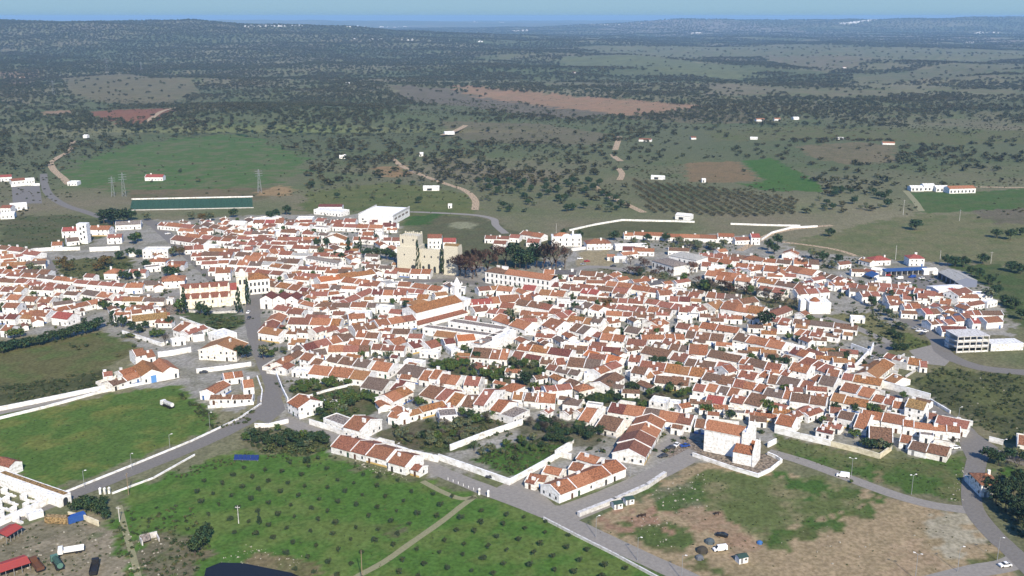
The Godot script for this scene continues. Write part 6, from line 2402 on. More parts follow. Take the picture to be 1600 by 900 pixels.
func tree_kinds() -> void:
	# meshes of unit height; the second number of variants keeps neighbours from repeating
	for v in 3:
		crowns["round%d" % v] = crown_mesh(100 + v, 30, 26, 0.052, ball(0.36, 0.30, 0.62), Color(0.106, 0.157, 0.046), 0.28, 0.15)
		crowns["dark%d" % v] = crown_mesh(110 + v, 32, 26, 0.050, ball(0.37, 0.31, 0.61), Color(0.055, 0.091, 0.043), 0.26, 0.15)
		crowns["olive%d" % v] = crown_mesh(120 + v, 26, 26, 0.050, ball(0.38, 0.26, 0.62), Color(0.161, 0.186, 0.102), 0.22, 0.15)
		crowns["autumn%d" % v] = crown_mesh(130 + v, 24, 22, 0.045, ball(0.36, 0.32, 0.58), Color(0.155, 0.115, 0.042), 0.25, 0.15)
		crowns["pine%d" % v] = crown_mesh(140 + v, 34, 26, 0.045, ball(0.33, 0.33, 0.62, 0.5), Color(0.042, 0.070, 0.035), 0.22, 0.13)
		crowns["cypress%d" % v] = crown_mesh(150 + v, 60, 22, 0.050, spire(0.40, 0.05, 0.98, 0.5), Color(0.045, 0.074, 0.035), 0.2, 0.05)
		crowns["fir%d" % v] = crown_mesh(155 + v, 44, 22, 0.040, spire(0.34, 0.12, 0.97, 0.9), Color(0.045, 0.077, 0.042), 0.2, 0.07)
		crowns["bush%d" % v] = crown_mesh(160 + v, 18, 20, 0.085, ball(0.50, 0.36, 0.46), Color(0.112, 0.144, 0.054), 0.3, 0.22)
		crowns["sapling%d" % v] = crown_mesh(170 + v, 17, 18, 0.068, ball(0.36, 0.26, 0.62), Color(0.072, 0.100, 0.050), 0.2, 0.16)
		crowns["bare%d" % v] = bare_mesh(180 + v, Color(0.165, 0.105, 0.078))
		crowns["grey%d" % v] = bare_mesh(190 + v, Color(0.19, 0.165, 0.13))
	crowns["palm0"] = palm_mesh()
	for v in 3:
		trunks["tree%d" % v] = trunk_mesh(200 + v, 0.33, 0.028, 4, 0.2)
		trunks["tall%d" % v] = trunk_mesh(210 + v, 0.22, 0.022, 0, 0.1)
	trunks["palm0"] = trunk_mesh(220, 0.72, 0.022, 0, 0.1)

var tree_words := {"round": "round green tree", "dark": "dark evergreen tree", "olive": "grey-green olive tree", "autumn": "yellow-brown tree", "pine": "dark pine", "cypress": "slender dark cypress", "fir": "dark conical conifer", "bush": "low bushy shrub", "bare": "leafless reddish tree", "grey": "leafless grey tree", "palm": "palm"}

func plant(kind: String, p: Vector3, h: float, w: float, group := "trees of the town and its edge") -> Node3D:
	var v := rng.randi() % 3
	var called: String = {"round": "broadleaf_tree", "dark": "evergreen_tree", "olive": "olive_tree", "autumn": "autumn_tree", "pine": "pine_tree", "cypress": "cypress", "fir": "conifer", "bush": "shrub", "bare": "bare_tree", "grey": "bare_tree", "palm": "palm_tree"}[kind]
	var t := thing(called, "", "shrub" if kind == "bush" else "tree", p, rng.randf() * TAU, group)
	if kind == "bare" or kind == "grey":     # the twig crown fills about three quarters of its unit box
		h *= 1.3
		w *= 1.35
	var k := Transform3D(Basis.from_scale(Vector3(w, h, w)), Vector3.ZERO)
	var leaf: Material = M.twig if kind == "bare" or kind == "grey" else M.leaf
	shared("crown", crowns["%s%d" % [kind, 0 if kind == "palm" else v]], leaf, k, t)
	var tr: String = "palm0" if kind == "palm" else ("tall%d" % v if kind in ["cypress", "fir", "bush", "bare", "grey"] else "tree%d" % v)
	shared("trunk", trunks[tr], M.bark, Transform3D(Basis.from_scale(Vector3(minf(w, h), h, minf(w, h))), Vector3.ZERO), t)
	later(t, tree_words[kind], p, "tree" + kind)
	return t

# kind u v(base) height width (metres)
const TREES := """
round 458 614 4 4
round 470 611 4 4.4
round 482 608 4 4
round 495 605 4.4 4.4
round 508 602 4.4 4.4
round 521 599 4.4 4.8
round 533 597 4.2 4.4
round 545 602 4 4
round 470 643 5 5
round 503 636 5 5
round 514 642 5 5.4
dark 500 650 4.6 5
round 518 630 5 5
round 530 626 5 5.4
round 542 630 4.6 5
dark 549 636 4.4 4.6
round 556 630 4.6 5
round 566 626 4.6 4.6
dark 576 622 4.4 4.6
round 586 628 4.2 4.2
dark 508 657 4 4.4
round 525 645 4 4.4
bush 540 650 2.4 4
bush 555 643 2.4 4
olive 412 562 8 7
round 655 636 5.5 4.6
round 575 553 4.4 4.6
round 590 551 4.6 5
round 565 558 4 4
olive 608 562 5 5
olive 640 563 4 4
round 690 584 5 5
round 702 581 5.4 5.6
round 713 578 5 5
round 697 573 5 5
dark 745 566 6.5 6
dark 738 560 6 5.4
round 760 592 5 5
round 771 594 5 5
olive 715 561 4.6 4.6
pine 820 604 8 9
round 836 614 5.6 6
dark 800 572 5 5
dark 812 577 5 5
olive 831 577 4.4 4.6
round 724 652 5 5
dark 735 657 5 5.4
round 747 662 5 5.4
olive 760 658 5 5
round 772 653 5 5
grey 700 672 5 5
grey 690 668 5 5
round 684 690 5 5
olive 672 697 5 5
dark 664 688 4.6 5
grey 640 690 4 4.4
palm 741 705 6 6
olive 752 712 4 4.4
olive 766 709 5 5
round 790 700 4 4
round 815 694 4.4 5
olive 833 690 4.6 4.6
dark 858 692 4.6 5
dark 875 693 4.6 5
dark 848 664 5 5.6
grey 830 668 5 6
grey 850 676 5 6
grey 870 670 5 6
dark 905 682 5 5
dark 922 682 5 5.6
dark 938 680 4.6 5
olive 905 672 4.6 5
dark 905 630 5 5
dark 920 632 5 5.4
round 936 631 4.8 5
round 950 628 4.8 5
dark 966 628 4.6 5
dark 893 592 4 5
dark 902 590 4 5
dark 850 584 5 5
round 842 588 5 5
round 1015 620 4.6 5
olive 1030 616 4.6 5
round 1046 614 4.6 5
round 1066 622 5 5
round 1076 618 4.6 5
dark 985 607 3.6 6
dark 1000 606 3.6 6
round 1060 577 4.4 4.6
dark 1022 569 4.6 5
dark 1035 570 4.6 5
round 1097 646 5 5
round 1107 648 5 5
dark 1140 656 5 5
round 1196 642 6 7
round 1208 648 5 6
round 1225 614 4.6 5
dark 1205 566 4.6 5
dark 1218 570 4.6 5
dark 1230 572 5 5
round 1280 640 5 5
round 1287 664 5 5
dark 1295 672 4 4.4
round 1305 636 4.6 5
dark 1335 644 4.4 5
round 1346 642 5 6
round 1356 645 5 5.4
dark 1366 646 4.4 5
palm 1376 652 5 5
olive 1392 650 3 4
dark 1352 700 5 6
dark 1362 703 5 6
olive 1374 703 5 5.6
dark 1386 704 4 4.6
grey 1490 700 4 5
pine 1195 514 11 12
round 1232 532 4.4 5
dark 1248 535 4.4 5
round 1025 525 5 5
dark 1000 530 4 4.6
dark 970 523 4.4 4.4
autumn 947 484 8 8
dark 898 486 6 6
olive 795 500 7 7
dark 805 512 6 6
cypress 801 515 11 4
dark 575 404 8 9
dark 590 405 9 10
dark 605 406 9 10
dark 617 407 8 9
cypress 653 426 22 4.4
cypress 691 429 20 4.2
cypress 563 396 12 4
fir 545 398 13 9
cypress 586 381 10 3.6
dark 495 386 8 8
dark 510 387 8 8
olive 502 400 7 7
dark 524 406 7 7
dark 535 408 7 7
bare 728 433 19 18
bare 745 432 19 18
bare 762 431 17 16
bare 790 418 17 15
pine 805 420 19 17
bare 776 418 16 15
dark 822 422 15 15
pine 838 418 18 16
olive 812 420 11 10
bare 850 423 19 18
bare 868 424 20 18
grey 862 424 16 14
grey 882 420 15 14
bare 718 432 17 16
bare 738 436 17 16
bare 985 414 7 8
bare 1000 417 7 8
bare 1010 422 7 8
bare 1028 429 6 7
bare 1048 434 6 7
bare 1068 439 6 7
bare 1080 428 9 9
bare 1090 446 6 7
bare 1108 453 6 7
bare 1128 452 6 7
bare 1150 457 6 7
bare 1166 462 6 7
grey 1182 464 6 7
grey 1196 472 6 7
grey 1212 477 6 7
grey 1228 478 6 7
grey 1244 480 6 7
grey 1200 466 6 7
cypress 289 490 15 5.5
cypress 374 490 18 5.5
cypress 388 477 17 4.5
round 282 490 9 8
dark 313 492 9 7
dark 325 494 7 6
bush 335 500 2.6 5
bush 345 502 2.6 5
bush 355 505 2.4 5
bush 365 500 2.4 5
bush 340 512 2.6 6
bush 352 513 2.6 6
bush 328 506 2.6 5
bush 375 505 2.6 5
bush 362 512 2.4 5
pine 375 563 9 8
pine 385 560 8 7
round 422 560 5 5
dark 368 556 6 6
dark 4 552 6 8
dark 14 548 6 8
dark 26 546 6 8
dark 38 544 6 8
dark 50 541 6 8
dark 62 540 6 8
dark 74 536 6 8
dark 86 533 6 8
dark 98 531 6 8
dark 110 528 6.4 8
dark 122 525 6.4 8
dark 134 522 7 8
dark 146 519 7.4 8
dark 155 514 7 7
round 20 530 6 7
round 32 527 6 7
cypress 175 509 8 3
cypress 182 512 8 3
dark 192 512 7 6
dark 205 517 6 6
dark 216 522 6 6
dark 228 514 5 5
round 240 528 5 6
round 252 526 5 6
dark 162 483 6 7
dark 172 486 6 7
dark 265 510 6 6
round 135 477 6 5
bush 200 528 3 6
grey 258 540 6 6
pine 163 350 14 16
pine 178 352 16 18
pine 194 350 15 16
dark 205 345 11 12
round 215 378 9 9
dark 208 382 8 8
autumn 98 420 10 11
autumn 108 424 8 9
autumn 165 418 10 12
autumn 152 424 8 9
dark 188 406 7 8
dark 205 400 7 8
dark 218 403 7 8
olive 60 428 7 8
olive 50 425 7 8
dark 190 436 6 7
dark 200 438 6 7
dark 215 436 6 7
dark 230 420 7 8
palm 246 452 9 7
dark 262 432 8 9
dark 274 434 8 9
autumn 280 400 9 9
olive 270 402 8 8
olive 230 345 8 9
olive 300 344 8 9
autumn 315 348 9 10
olive 328 346 9 10
dark 365 340 9 10
dark 422 345 9 9
dark 432 342 9 9
dark 448 336 9 9
round 385 690 4 5
dark 400 686 5 5
dark 414 695 6 5
dark 432 696 6 5
dark 448 690 6 6
dark 462 695 6 6
round 474 690 5 6
dark 486 694 5 6
round 498 690 5 6
dark 508 696 5 5
bush 420 705 3 5
bush 455 706 3 5
bush 480 708 3 5
round 434 675 4 3.4
dark 118 800 5 6
dark 130 798 6 7
dark 142 800 6 7
dark 155 805 5 6
dark 160 790 4 5
dark 165 812 4 4
dark 318 852 7 6
dark 305 868 7 6
dark 325 840 6 5
dark 312 860 7 6
fir 405 820 5 3.4
dark 480 726 3.6 3.4
pine 1543 775 8 7
pine 1556 790 8 8
pine 1572 800 9 8
pine 1588 815 9 8
pine 1602 830 9 8
pine 1568 780 8 8
pine 1584 775 8 8
pine 1600 795 8 8
pine 1594 765 8 8
dark 1612 812 8 8
dark 1612 845 8 8
dark 1545 722 6 7
dark 1560 728 6 7
dark 1576 718 5 6
grey 1588 735 5 6
dark 1600 722 5 6
olive 1590 712 4 5
dark 1430 360 9 12
dark 1296 370 8 10
dark 1557 372 8 10
dark 1578 375 9 11
dark 1594 368 7 9
dark 1480 416 8 9
dark 1492 417 8 9
dark 1505 418 8 9
dark 1535 413 8 9
dark 1545 446 8 8
dark 1556 462 8 9
olive 1545 470 9 10
dark 1572 478 7 9
dark 1586 484 7 9
dark 1596 500 7 9
dark 1530 436 8 8
dark 1518 430 7 8
dark 1580 425 8 9
dark 1595 428 8 9
dark 1362 480 7 7
olive 1376 488 5 7
dark 1386 494 5 7
olive 1396 502 5 7
dark 1404 512 4 6
olive 1380 512 4 6
dark 1392 524 4 6
dark 1404 530 4 6
olive 1412 516 4 6
dark 1398 548 4 6
dark 1412 548 4 6
dark 1424 474 7 7
dark 1390 466 6 6
olive 1300 420 7 8
dark 1285 410 8 9
olive 1270 405 8 9
dark 1310 412 7 8
dark 1210 398 9 8
dark 1200 392 9 8
dark 1215 385 10 9
grey 1255 418 7 8
dark 880 372 9 6
dark 960 376 9 9
dark 1012 378 7 8
dark 1040 378 7 8
olive 990 382 6 8
olive 1060 380 6 8
olive 1085 385 6 8
olive 1110 388 6 8
olive 1130 386 6 8
dark 905 375 8 7
round 1330 755 1.6 2
"""

func make_trees() -> void:
	tree_kinds()
	for line in TREES.strip_edges().split("\n"):
		var f := line.split(" ", false)
		plant(f[0], px(f[1].to_float(), f[2].to_float()), f[3].to_float() * rng.randf_range(0.92, 1.1), f[4].to_float() * rng.randf_range(0.92, 1.1) * 1.15)

	for i in mini(yard_trees.size(), 150):
		var p: Vector2 = yard_trees[i]
		plant(["round", "dark", "round", "olive", "round", "grey"][i % 6], Vector3(p.x, 0, p.y), rng.randf_range(3.6, 5.4), rng.randf_range(4.2, 6.4), "trees in the yards of the town")

	# the planted gardens between the houses
	for g in [[[456, 603, 520, 596, 560, 594, 552, 602, 470, 618], 12, "round", 4.4], [[500, 628, 560, 612, 598, 615, 590, 632, 520, 655], 22, "round", 5.0], [[600, 676, 700, 662, 780, 658, 740, 685, 690, 704, 640, 700], 34, "olive", 4.6], [[805, 664, 870, 660, 955, 674, 930, 690, 880, 696], 22, "dark", 4.8], [[660, 572, 760, 560, 850, 572, 845, 604, 760, 598, 705, 588], 34, "round", 4.8], [[885, 618, 980, 604, 1075, 610, 1070, 628, 980, 636, 905, 634], 24, "dark", 4.6], [[742, 712, 800, 695, 878, 690, 868, 708, 800, 720], 8, "round", 3.4], [[385, 680, 500, 682, 512, 700, 400, 708], 16, "dark", 5.0], [[940, 424, 1010, 428, 1120, 446, 1250, 472, 1170, 470, 1040, 446], 22, "bare", 7.5], [[1262, 544, 1330, 552, 1340, 568, 1290, 568], 9, "olive", 4.4], [[1010, 380, 1145, 384, 1140, 394, 1000, 392], 16, "olive", 6.5]]:
		var pg := poly(g[0])
		var lo := pg[0]
		var hi := pg[0]
		for p in pg:
			lo = lo.min(p)
			hi = hi.max(p)
		var made := 0
		while made < g[1]:
			var p := Vector2(rng.randf_range(lo.x, hi.x), rng.randf_range(lo.y, hi.y))
			if not Geometry2D.is_point_in_polygon(p, pg):
				continue
			made += 1
			var kind: String = g[2] if rng.randf() < 0.6 else ["round", "dark", "olive", "grey"][rng.randi() % 4]
			plant(kind, Vector3(p.x, 0, p.y), g[3] * rng.randf_range(0.7, 1.15), g[3] * rng.randf_range(0.85, 1.3), "garden trees of the town")

func make_orchard() -> void:
	# young olive trees in a grid on the green meadow, and more thinly to its left
	var zone := poly([330, 735, 500, 716, 600, 745, 735, 782, 830, 800, 1010, 906, 1030, 950, 500, 950, 440, 872, 330, 820, 300, 770])
	var gap := [px2(742, 776), px2(690, 815), px2(600, 878), px2(520, 925)]
	var o := px2(620, 800)
	var turn := deg_to_rad(17.0)
	var ax := Vector2(cos(turn), sin(turn))
	var ay := Vector2(-sin(turn), cos(turn))
	for i in range(-16, 17):
		for j in range(-12, 14):
			var p := o + ax * (i * 8.0 + (j % 2) * 1.2) + ay * j * 8.0
			p += Vector2(rng.randf_range(-0.9, 0.9), rng.randf_range(-0.9, 0.9))
			if not Geometry2D.is_point_in_polygon(p, zone) or rng.randf() < 0.06:
				continue
			var near := 99.0
			for k in gap.size() - 1:
				near = minf(near, p.distance_to(Geometry2D.get_closest_point_to_segment(p, gap[k], gap[k + 1])))
			if near < 2.6:
				continue
			var side: bool = (gap[1] - gap[2]).cross(p - gap[2]) > 0.0
			var t := thing("young_olive_tree", "young round olive tree in the grassy grid %s the diagonal dirt track" % ("below" if side else "above"), "tree", Vector3(p.x, 0, p.y), rng.randf() * TAU, "young olive trees in the green orchard")
			var s := rng.randf_range(0.7, 1.12)
			var v := rng.randi() % 3
			shared("crown", crowns["sapling%d" % v], M.leaf, Transform3D(Basis.from_scale(Vector3(3.0, 2.3, 3.0) * s), Vector3.ZERO), t)
			shared("trunk", trunks["tree%d" % v], M.bark, Transform3D(Basis.from_scale(Vector3(2.4, 2.3, 2.4) * s), Vector3.ZERO), t)

# woodland: [polygon in pixels, trees per hectare]
func woods() -> Array:
	return [
		[[470, 228, 560, 222, 650, 240, 740, 268, 745, 300, 640, 290, 590, 300, 480, 296, 455, 262], 26.0],
		[[640, 250, 720, 232, 800, 262, 930, 285, 1000, 332, 900, 345, 790, 342, 748, 318, 742, 300], 34.0],
		[[690, 226, 800, 220, 960, 232, 962, 268, 880, 282, 780, 262], 26.0],
		[[972, 240, 1080, 232, 1080, 250, 1010, 262, 975, 262], 28.0],
		[[1000, 236, 1300, 222, 1260, 246, 1180, 246, 1060, 252], 18.0],
		[[1240, 252, 1320, 262, 1420, 288, 1420, 318, 1330, 340, 1250, 336, 1290, 305], 26.0],
		[[1330, 258, 1400, 250, 1410, 226, 1520, 222, 1660, 215, 1660, 285, 1560, 268, 1480, 258, 1420, 268], 34.0],
		[[80, 205, 230, 205, 420, 195, 470, 222, 360, 208, 200, 226, 120, 250, 60, 250, 0, 240, 0, 215], 30.0],
		[[0, 245, 80, 250, 70, 275, 0, 262], 30.0],
		[[640, 195, 700, 190, 712, 212, 690, 226, 620, 235, 560, 220], 20.0],
		[[1560, 330, 1660, 320, 1660, 352, 1610, 350], 14.0],
		# open land
		[[95, 268, 200, 228, 365, 209, 480, 250, 480, 296, 200, 318, 110, 305, 100, 285], 0.5],
		[[440, 300, 590, 300, 640, 290, 742, 303, 760, 340, 640, 345, 440, 345], 1.6],
		[[690, 196, 840, 196, 960, 210, 930, 222, 790, 220, 700, 215], 2.5],
		[[712, 138, 850, 148, 1100, 168, 980, 184, 860, 170, 760, 157], 0.4],
		[[600, 138, 700, 140, 830, 165, 960, 178, 900, 190, 760, 172, 640, 158], 4.0],
		[[1072, 252, 1205, 248, 1290, 300, 1150, 290, 1072, 284], 0.4],
		[[1100, 205, 1250, 195, 1660, 205, 1660, 216, 1500, 222, 1300, 216, 1120, 222], 4.0],
		[[1250, 228, 1340, 222, 1400, 228, 1400, 250, 1330, 256, 1260, 244], 2.0],
		[[1340, 350, 1440, 334, 1520, 330, 1660, 350, 1660, 420, 1345, 402, 1225, 386], 0.15],
		[[1420, 298, 1660, 290, 1660, 320, 1440, 334], 0.6],
		[[95, 120, 200, 116, 300, 128, 310, 142, 270, 158, 150, 160, 110, 145], 3.0],
		[[138, 178, 190, 176, 285, 180, 235, 201, 150, 190], 1.0],
		[[66, 176, 118, 173, 108, 184, 70, 184], 0.5],
		[[890, 78, 1240, 72, 1600, 80, 1600, 92, 1380, 96, 1240, 88, 1000, 92], 0.8],
		[[880, 92, 1010, 92, 1180, 108, 1160, 124, 1000, 112, 870, 104], 1.0],
		[[1180, 84, 1300, 86, 1380, 95, 1300, 112, 1210, 100], 0.8],
		[[1330, 118, 1500, 104, 1600, 100, 1600, 112, 1480, 124, 1340, 128], 1.0],
	]

func make_woodland() -> void:
	var zones := []
	for w in woods():
		var pg := poly(w[0])
		var lo := pg[0]
		var hi := pg[0]
		for p in pg:
			lo = lo.min(p)
			hi = hi.max(p)
		zones.append([pg, Rect2(lo, hi - lo), w[1]])
	var spots := []
	var r := RandomNumberGenerator.new()
	r.seed = 77
	var d := 930.0
	while d < 15000.0:
		var step := 10.0 if d < 2600.0 else 10.0 * d / 2600.0
		var x := -d * 0.62 - 60.0
		while x < d * 0.62 + 60.0:
			var p := Vector2(x + r.randf_range(-0.5, 0.5) * step, -d + r.randf_range(-0.5, 0.5) * step)
			x += step
			var keep := r.randf()
			var ha := step * step / 10000.0
			if keep > 72.0 * ha:
				continue
			var n: float = noise.get_noise_2d(p.x / 260.0, p.y / 260.0)
			var big: float = noise.get_noise_2d(p.x / 900.0 + 33.0, p.y / 700.0)
			var dens := 0.0
			if d > 1480.0:
				dens = clampf(32.0 + n * 80.0 + big * 76.0, 0.5, 72.0)
				if p.x < -200.0:
					dens = clampf(dens + 16.0, 0.6, 72.0)
			elif d > 1180.0:
				dens = clampf(7.0 + n * 26.0, 0.4, 24.0)
			else:
				dens = clampf(1.5 + n * 6.0, 0.0, 6.0) if (p.x < -380.0 or p.x > 60.0) and d > 1010.0 else 0.0
			for z in zones:
				if z[1].has_point(p) and Geometry2D.is_point_in_polygon(p, z[0]):
					dens = z[2] * clampf(1.0 + n * 1.5, 0.2, 2.0)
			if d > 2600.0:
				dens *= 0.9
			if keep < dens * ha:
				spots.append([p, r.randf(), n])
		d += step
	# planted rows of olives on the slope beyond the field wall
	var rows := poly([985, 282, 1100, 292, 1245, 312, 1240, 336, 1160, 340, 1060, 336, 1015, 332])
	var inside := func(p: Vector2) -> bool: return Geometry2D.is_point_in_polygon(p, rows)
	var clear := []
	for s in spots:
		if not inside.call(s[0]):
			clear.append(s)
	spots = clear
	var down := Vector2(21, 150).normalized()
	var across := Vector2(down.y, -down.x)
	for i in range(-60, 61):
		for j in range(-60, 61):
			var p := px2(1115, 312) + across * i * 9.5 + down * j * 7.5
			if inside.call(p):
				spots.append([p + Vector2(r.randf_range(-0.7, 0.7), r.randf_range(-0.7, 0.7)), 0.26 + r.randf() * 0.2, 9.0])
	# heath shrubs that roughen the open ground
	var heath := []
	var tries := 0
	while heath.size() < 16000 and tries < 120000:
		tries += 1
		var hd := sqrt(r.randf_range(900.0 * 900.0, 2300.0 * 2300.0))
		var p := Vector2(r.randf_range(-0.6, 0.6) * hd, -hd)
		if noise.get_noise_2d(p.x / 120.0 + 8.0, p.y / 120.0) < r.randf_range(-0.45, 0.35):
			continue
		if hd < 1010.0 and absf(p.x + 40.0) < 400.0:
			continue
		var open := false
		for z in zones:
			if z[2] < 3.0 and z[1].has_point(p) and Geometry2D.is_point_in_polygon(p, z[0]):
				open = r.randf() < (0.92 if z[2] < 1.0 else 0.6)
		if not open:
			heath.append(p)
	var hm := MultiMesh.new()
	hm.transform_format = MultiMesh.TRANSFORM_3D
	hm.use_colors = true
	hm.mesh = crown_mesh(420, 9, 8, 0.16, ball(0.46, 0.3, 0.38), Color(0.082, 0.098, 0.048), 0.3, 0.2)
	hm.mesh.surface_set_material(0, M.leaf)
	hm.instance_count = heath.size()
	for i in heath.size():
		var p: Vector2 = heath[i]
		var s := r.randf_range(1.2, 3.6)
		var g := r.randf_range(0.7, 1.35)
		hm.set_instance_transform(i, Transform3D(Basis(Vector3.UP, r.randf() * TAU) * Basis.from_scale(Vector3(s, s * r.randf_range(0.4, 0.75), s)), Vector3(p.x, height(p.x, p.y) - 0.1, p.y)))
		hm.set_instance_color(i, Color(g * r.randf_range(0.9, 1.3), g, g * 0.95))
	var ho := MultiMeshInstance3D.new()
	ho.name = "heath_scrub"
	ho.multimesh = hm
	ho.set_meta("kind", "stuff")
	ho.set_meta("label", "low grey-green heath shrubs scattered over the open land beyond the town")
	ho.set_meta("category", "scrub")
	add_child(ho)
	spots.sort_custom(func(m, n): return m[0].length_squared() < n[0].length_squared())
	var sets := [[], [], [], []]
	var singles := 0
	for i in spots.size():
		var p: Vector2 = spots[i][0]
		var t: float = spots[i][1]
		var dist := p.length()
		var grow := 1.0 if dist < 2600.0 else sqrt(dist / 2600.0)
		var rowed: bool = spots[i][2] > 5.0
		var w := (4.0 + t * 2.0) if rowed else lerpf(5.5, 11.0, t) * grow
		var h := w * lerpf(0.62, 0.85, fposmod(t * 7.3, 1.0))
		var y := height(p.x, p.y)
		if not rowed and singles < 110 and absf(p.x) < -p.y * 0.52 and dist < 1250.0 and fposmod(t * 31.7, 1.0) < 0.75:
			singles += 1
			plant("olive" if t < 0.35 else "dark", Vector3(p.x, y, p.y), h, w, "cork oaks and olives beyond the town")
			continue
		var k := int(t * 3.99)
		var shade := lerpf(0.75, 1.3, fposmod(t * 13.1, 1.0))
		var tint := Color(shade * lerpf(1.0, 1.5, 0.5 if rowed else clampf(spots[i][2] + 0.5, 0.0, 1.0) * 0.5), shade, shade * 0.95)
		sets[k].append([Transform3D(Basis(Vector3.UP, t * 40.0) * Basis.from_scale(Vector3(w, h, w)), Vector3(p.x, y - h * 0.06, p.y)), tint])
	for k in 4:
		var mm := MultiMesh.new()
		mm.transform_format = MultiMesh.TRANSFORM_3D
		mm.use_colors = true
		mm.mesh = crown_mesh(300 + k, 13, 9, 0.115, ball(0.42, 0.30, 0.52, 0.4), Color(0.066, 0.084, 0.046) if k != 1 else Color(0.095, 0.106, 0.058), 0.22, 0.17)
		mm.mesh.surface_set_material(0, M.leaf)
		mm.instance_count = sets[k].size()
		for i in sets[k].size():
			mm.set_instance_transform(i, sets[k][i][0])
			mm.set_instance_color(i, sets[k][i][1])
		var o := MultiMeshInstance3D.new()
		o.name = "woodland" if k == 0 else "woodland_%03d" % k
		o.multimesh = mm
		o.set_meta("kind", "stuff")
		o.set_meta("label", ["open cork oak woodland over the far plain", "paler grey-green olive and oak scrub over the plain", "dark oak woodland of larger crowns on the hills", "scattered big-crowned oaks of the far country"][k])
		o.set_meta("category", "woodland")
		add_child(o)

func make_scrub() -> void:
	# uncountable weeds, tufts and low bushes on the rough ground
	var areas := [
		[[1415, 596, 1460, 575, 1520, 580, 1640, 590, 1640, 720, 1600, 700, 1540, 672, 1455, 622], 520, 0.9, 2.2],
		[[205, 762, 300, 728, 400, 706, 500, 706, 600, 735, 640, 750, 560, 735, 400, 716, 300, 745], 160, 0.4, 1.6],
		[[385, 672, 500, 680, 520, 702, 470, 712, 380, 706], 130, 0.8, 2.6],
		[[170, 800, 300, 790, 330, 860, 300, 905, 190, 905], 260, 0.5, 1.9],
		[[1010, 790, 1080, 735, 1340, 770, 1370, 785, 1215, 855, 1060, 862, 930, 835], 200, 0.3, 0.8],
		[[1370, 780, 1520, 805, 1560, 860, 1500, 890, 1200, 895, 1220, 850], 60, 0.25, 0.7],
		[[1210, 680, 1370, 716, 1500, 715, 1508, 786, 1430, 770, 1215, 708], 220, 0.25, 0.9],
		[[738, 718, 800, 690, 882, 686, 872, 712, 802, 744], 300, 0.5, 1.7],
		[[620, 690, 700, 668, 800, 655, 780, 680, 740, 690, 690, 712], 220, 0.6, 2.2],
		[[0, 605, 165, 578, 165, 606, 0, 640], 220, 0.7, 2.6],
		[[0, 655, 275, 602, 345, 655, 96, 760, 0, 720], 160, 0.25, 0.8],
		[[0, 845, 60, 815, 135, 800, 185, 880, 185, 905, 0, 905], 120, 0.4, 1.2],
		[[260, 602, 345, 655, 400, 640, 390, 660, 330, 672, 290, 630], 130, 0.6, 2.0],
		[[1360, 480, 1420, 520, 1456, 540, 1400, 550, 1375, 520], 150, 0.7, 2.2],
		[[80, 408, 190, 400, 225, 412, 175, 440, 90, 432], 150, 0.8, 2.6],
		[[480, 300, 735, 303, 745, 335, 650, 345, 440, 345], 120, 0.7, 2.4],
		[[930, 420, 1010, 425, 1250, 470, 1300, 486, 1170, 470, 1040, 445], 160, 0.6, 1.8],
		[[960, 376, 1150, 380, 1150, 396, 1000, 392], 160, 0.8, 2.6],
		[[1240, 400, 1360, 405, 1340, 425, 1280, 420], 120, 0.8, 2.4],
		[[0, 340, 100, 335, 200, 350, 130, 385, 0, 390], 140, 0.7, 2.2],
		[[1560, 735, 1640, 745, 1640, 860, 1580, 830, 1545, 770], 110, 1.0, 2.8],
		[[400, 440, 1360, 440, 1400, 640, 900, 740, 560, 690, 430, 600], 2200, 0.8, 3.4],
		[[0, 430, 400, 400, 400, 500, 200, 560, 0, 530], 420, 0.8, 3.0],
		[[300, 350, 620, 350, 640, 440, 420, 450], 420, 0.8, 3.0],
		[[1300, 430, 1560, 430, 1580, 510, 1440, 500], 260, 0.8, 3.0],
		[[330, 735, 500, 716, 735, 782, 1010, 906, 500, 950, 300, 770], 260, 0.2, 0.7],
	]
	var r := RandomNumberGenerator.new()
	r.seed = 31
	var list := []
	for a in areas:
		var pg := poly(a[0])
		var lo := pg[0]
		var hi := pg[0]
		for p in pg:
			lo = lo.min(p)
			hi = hi.max(p)
		var made := 0
		var tries := 0
		while made < a[1] and tries < a[1] * 12:
			tries += 1
			var p := Vector2(r.randf_range(lo.x, hi.x), r.randf_range(lo.y, hi.y))
			if not Geometry2D.is_point_in_polygon(p, pg) or noise.get_noise_2d(p.x / 18.0, p.y / 18.0) < r.randf_range(-0.5, 0.25):
				continue
			made += 1
			var s := r.randf_range(a[2], a[3])
			var dry := r.randf()
			var tint := Color(1.0, 1.0, 1.0) if dry < 0.55 else (Color(1.8, 1.45, 1.4) if dry < 0.8 else Color(0.75, 0.8, 0.8))
			list.append([Transform3D(Basis(Vector3.UP, r.randf() * TAU) * Basis.from_scale(Vector3(s, s * r.randf_range(0.45, 0.9), s)), Vector3(p.x, -0.05, p.y)), tint])
	var mm := MultiMesh.new()
	mm.transform_format = MultiMesh.TRANSFORM_3D
	mm.use_colors = true
	mm.mesh = crown_mesh(400, 12, 10, 0.13, ball(0.46, 0.34, 0.42), Color(0.085, 0.105, 0.042), 0.3, 0.2)
	mm.mesh.surface_set_material(0, M.leaf)
	mm.instance_count = list.size()
	for i in list.size():
		mm.set_instance_transform(i, list[i][0])
		mm.set_instance_color(i, list[i][1])
	var o := MultiMeshInstance3D.new()
	o.name = "scrub"
	o.multimesh = mm
	o.set_meta("kind", "stuff")
	o.set_meta("label", "low weeds, tufts and garden scrub on yards and rough ground")
	o.set_meta("category", "scrub")
	add_child(o)
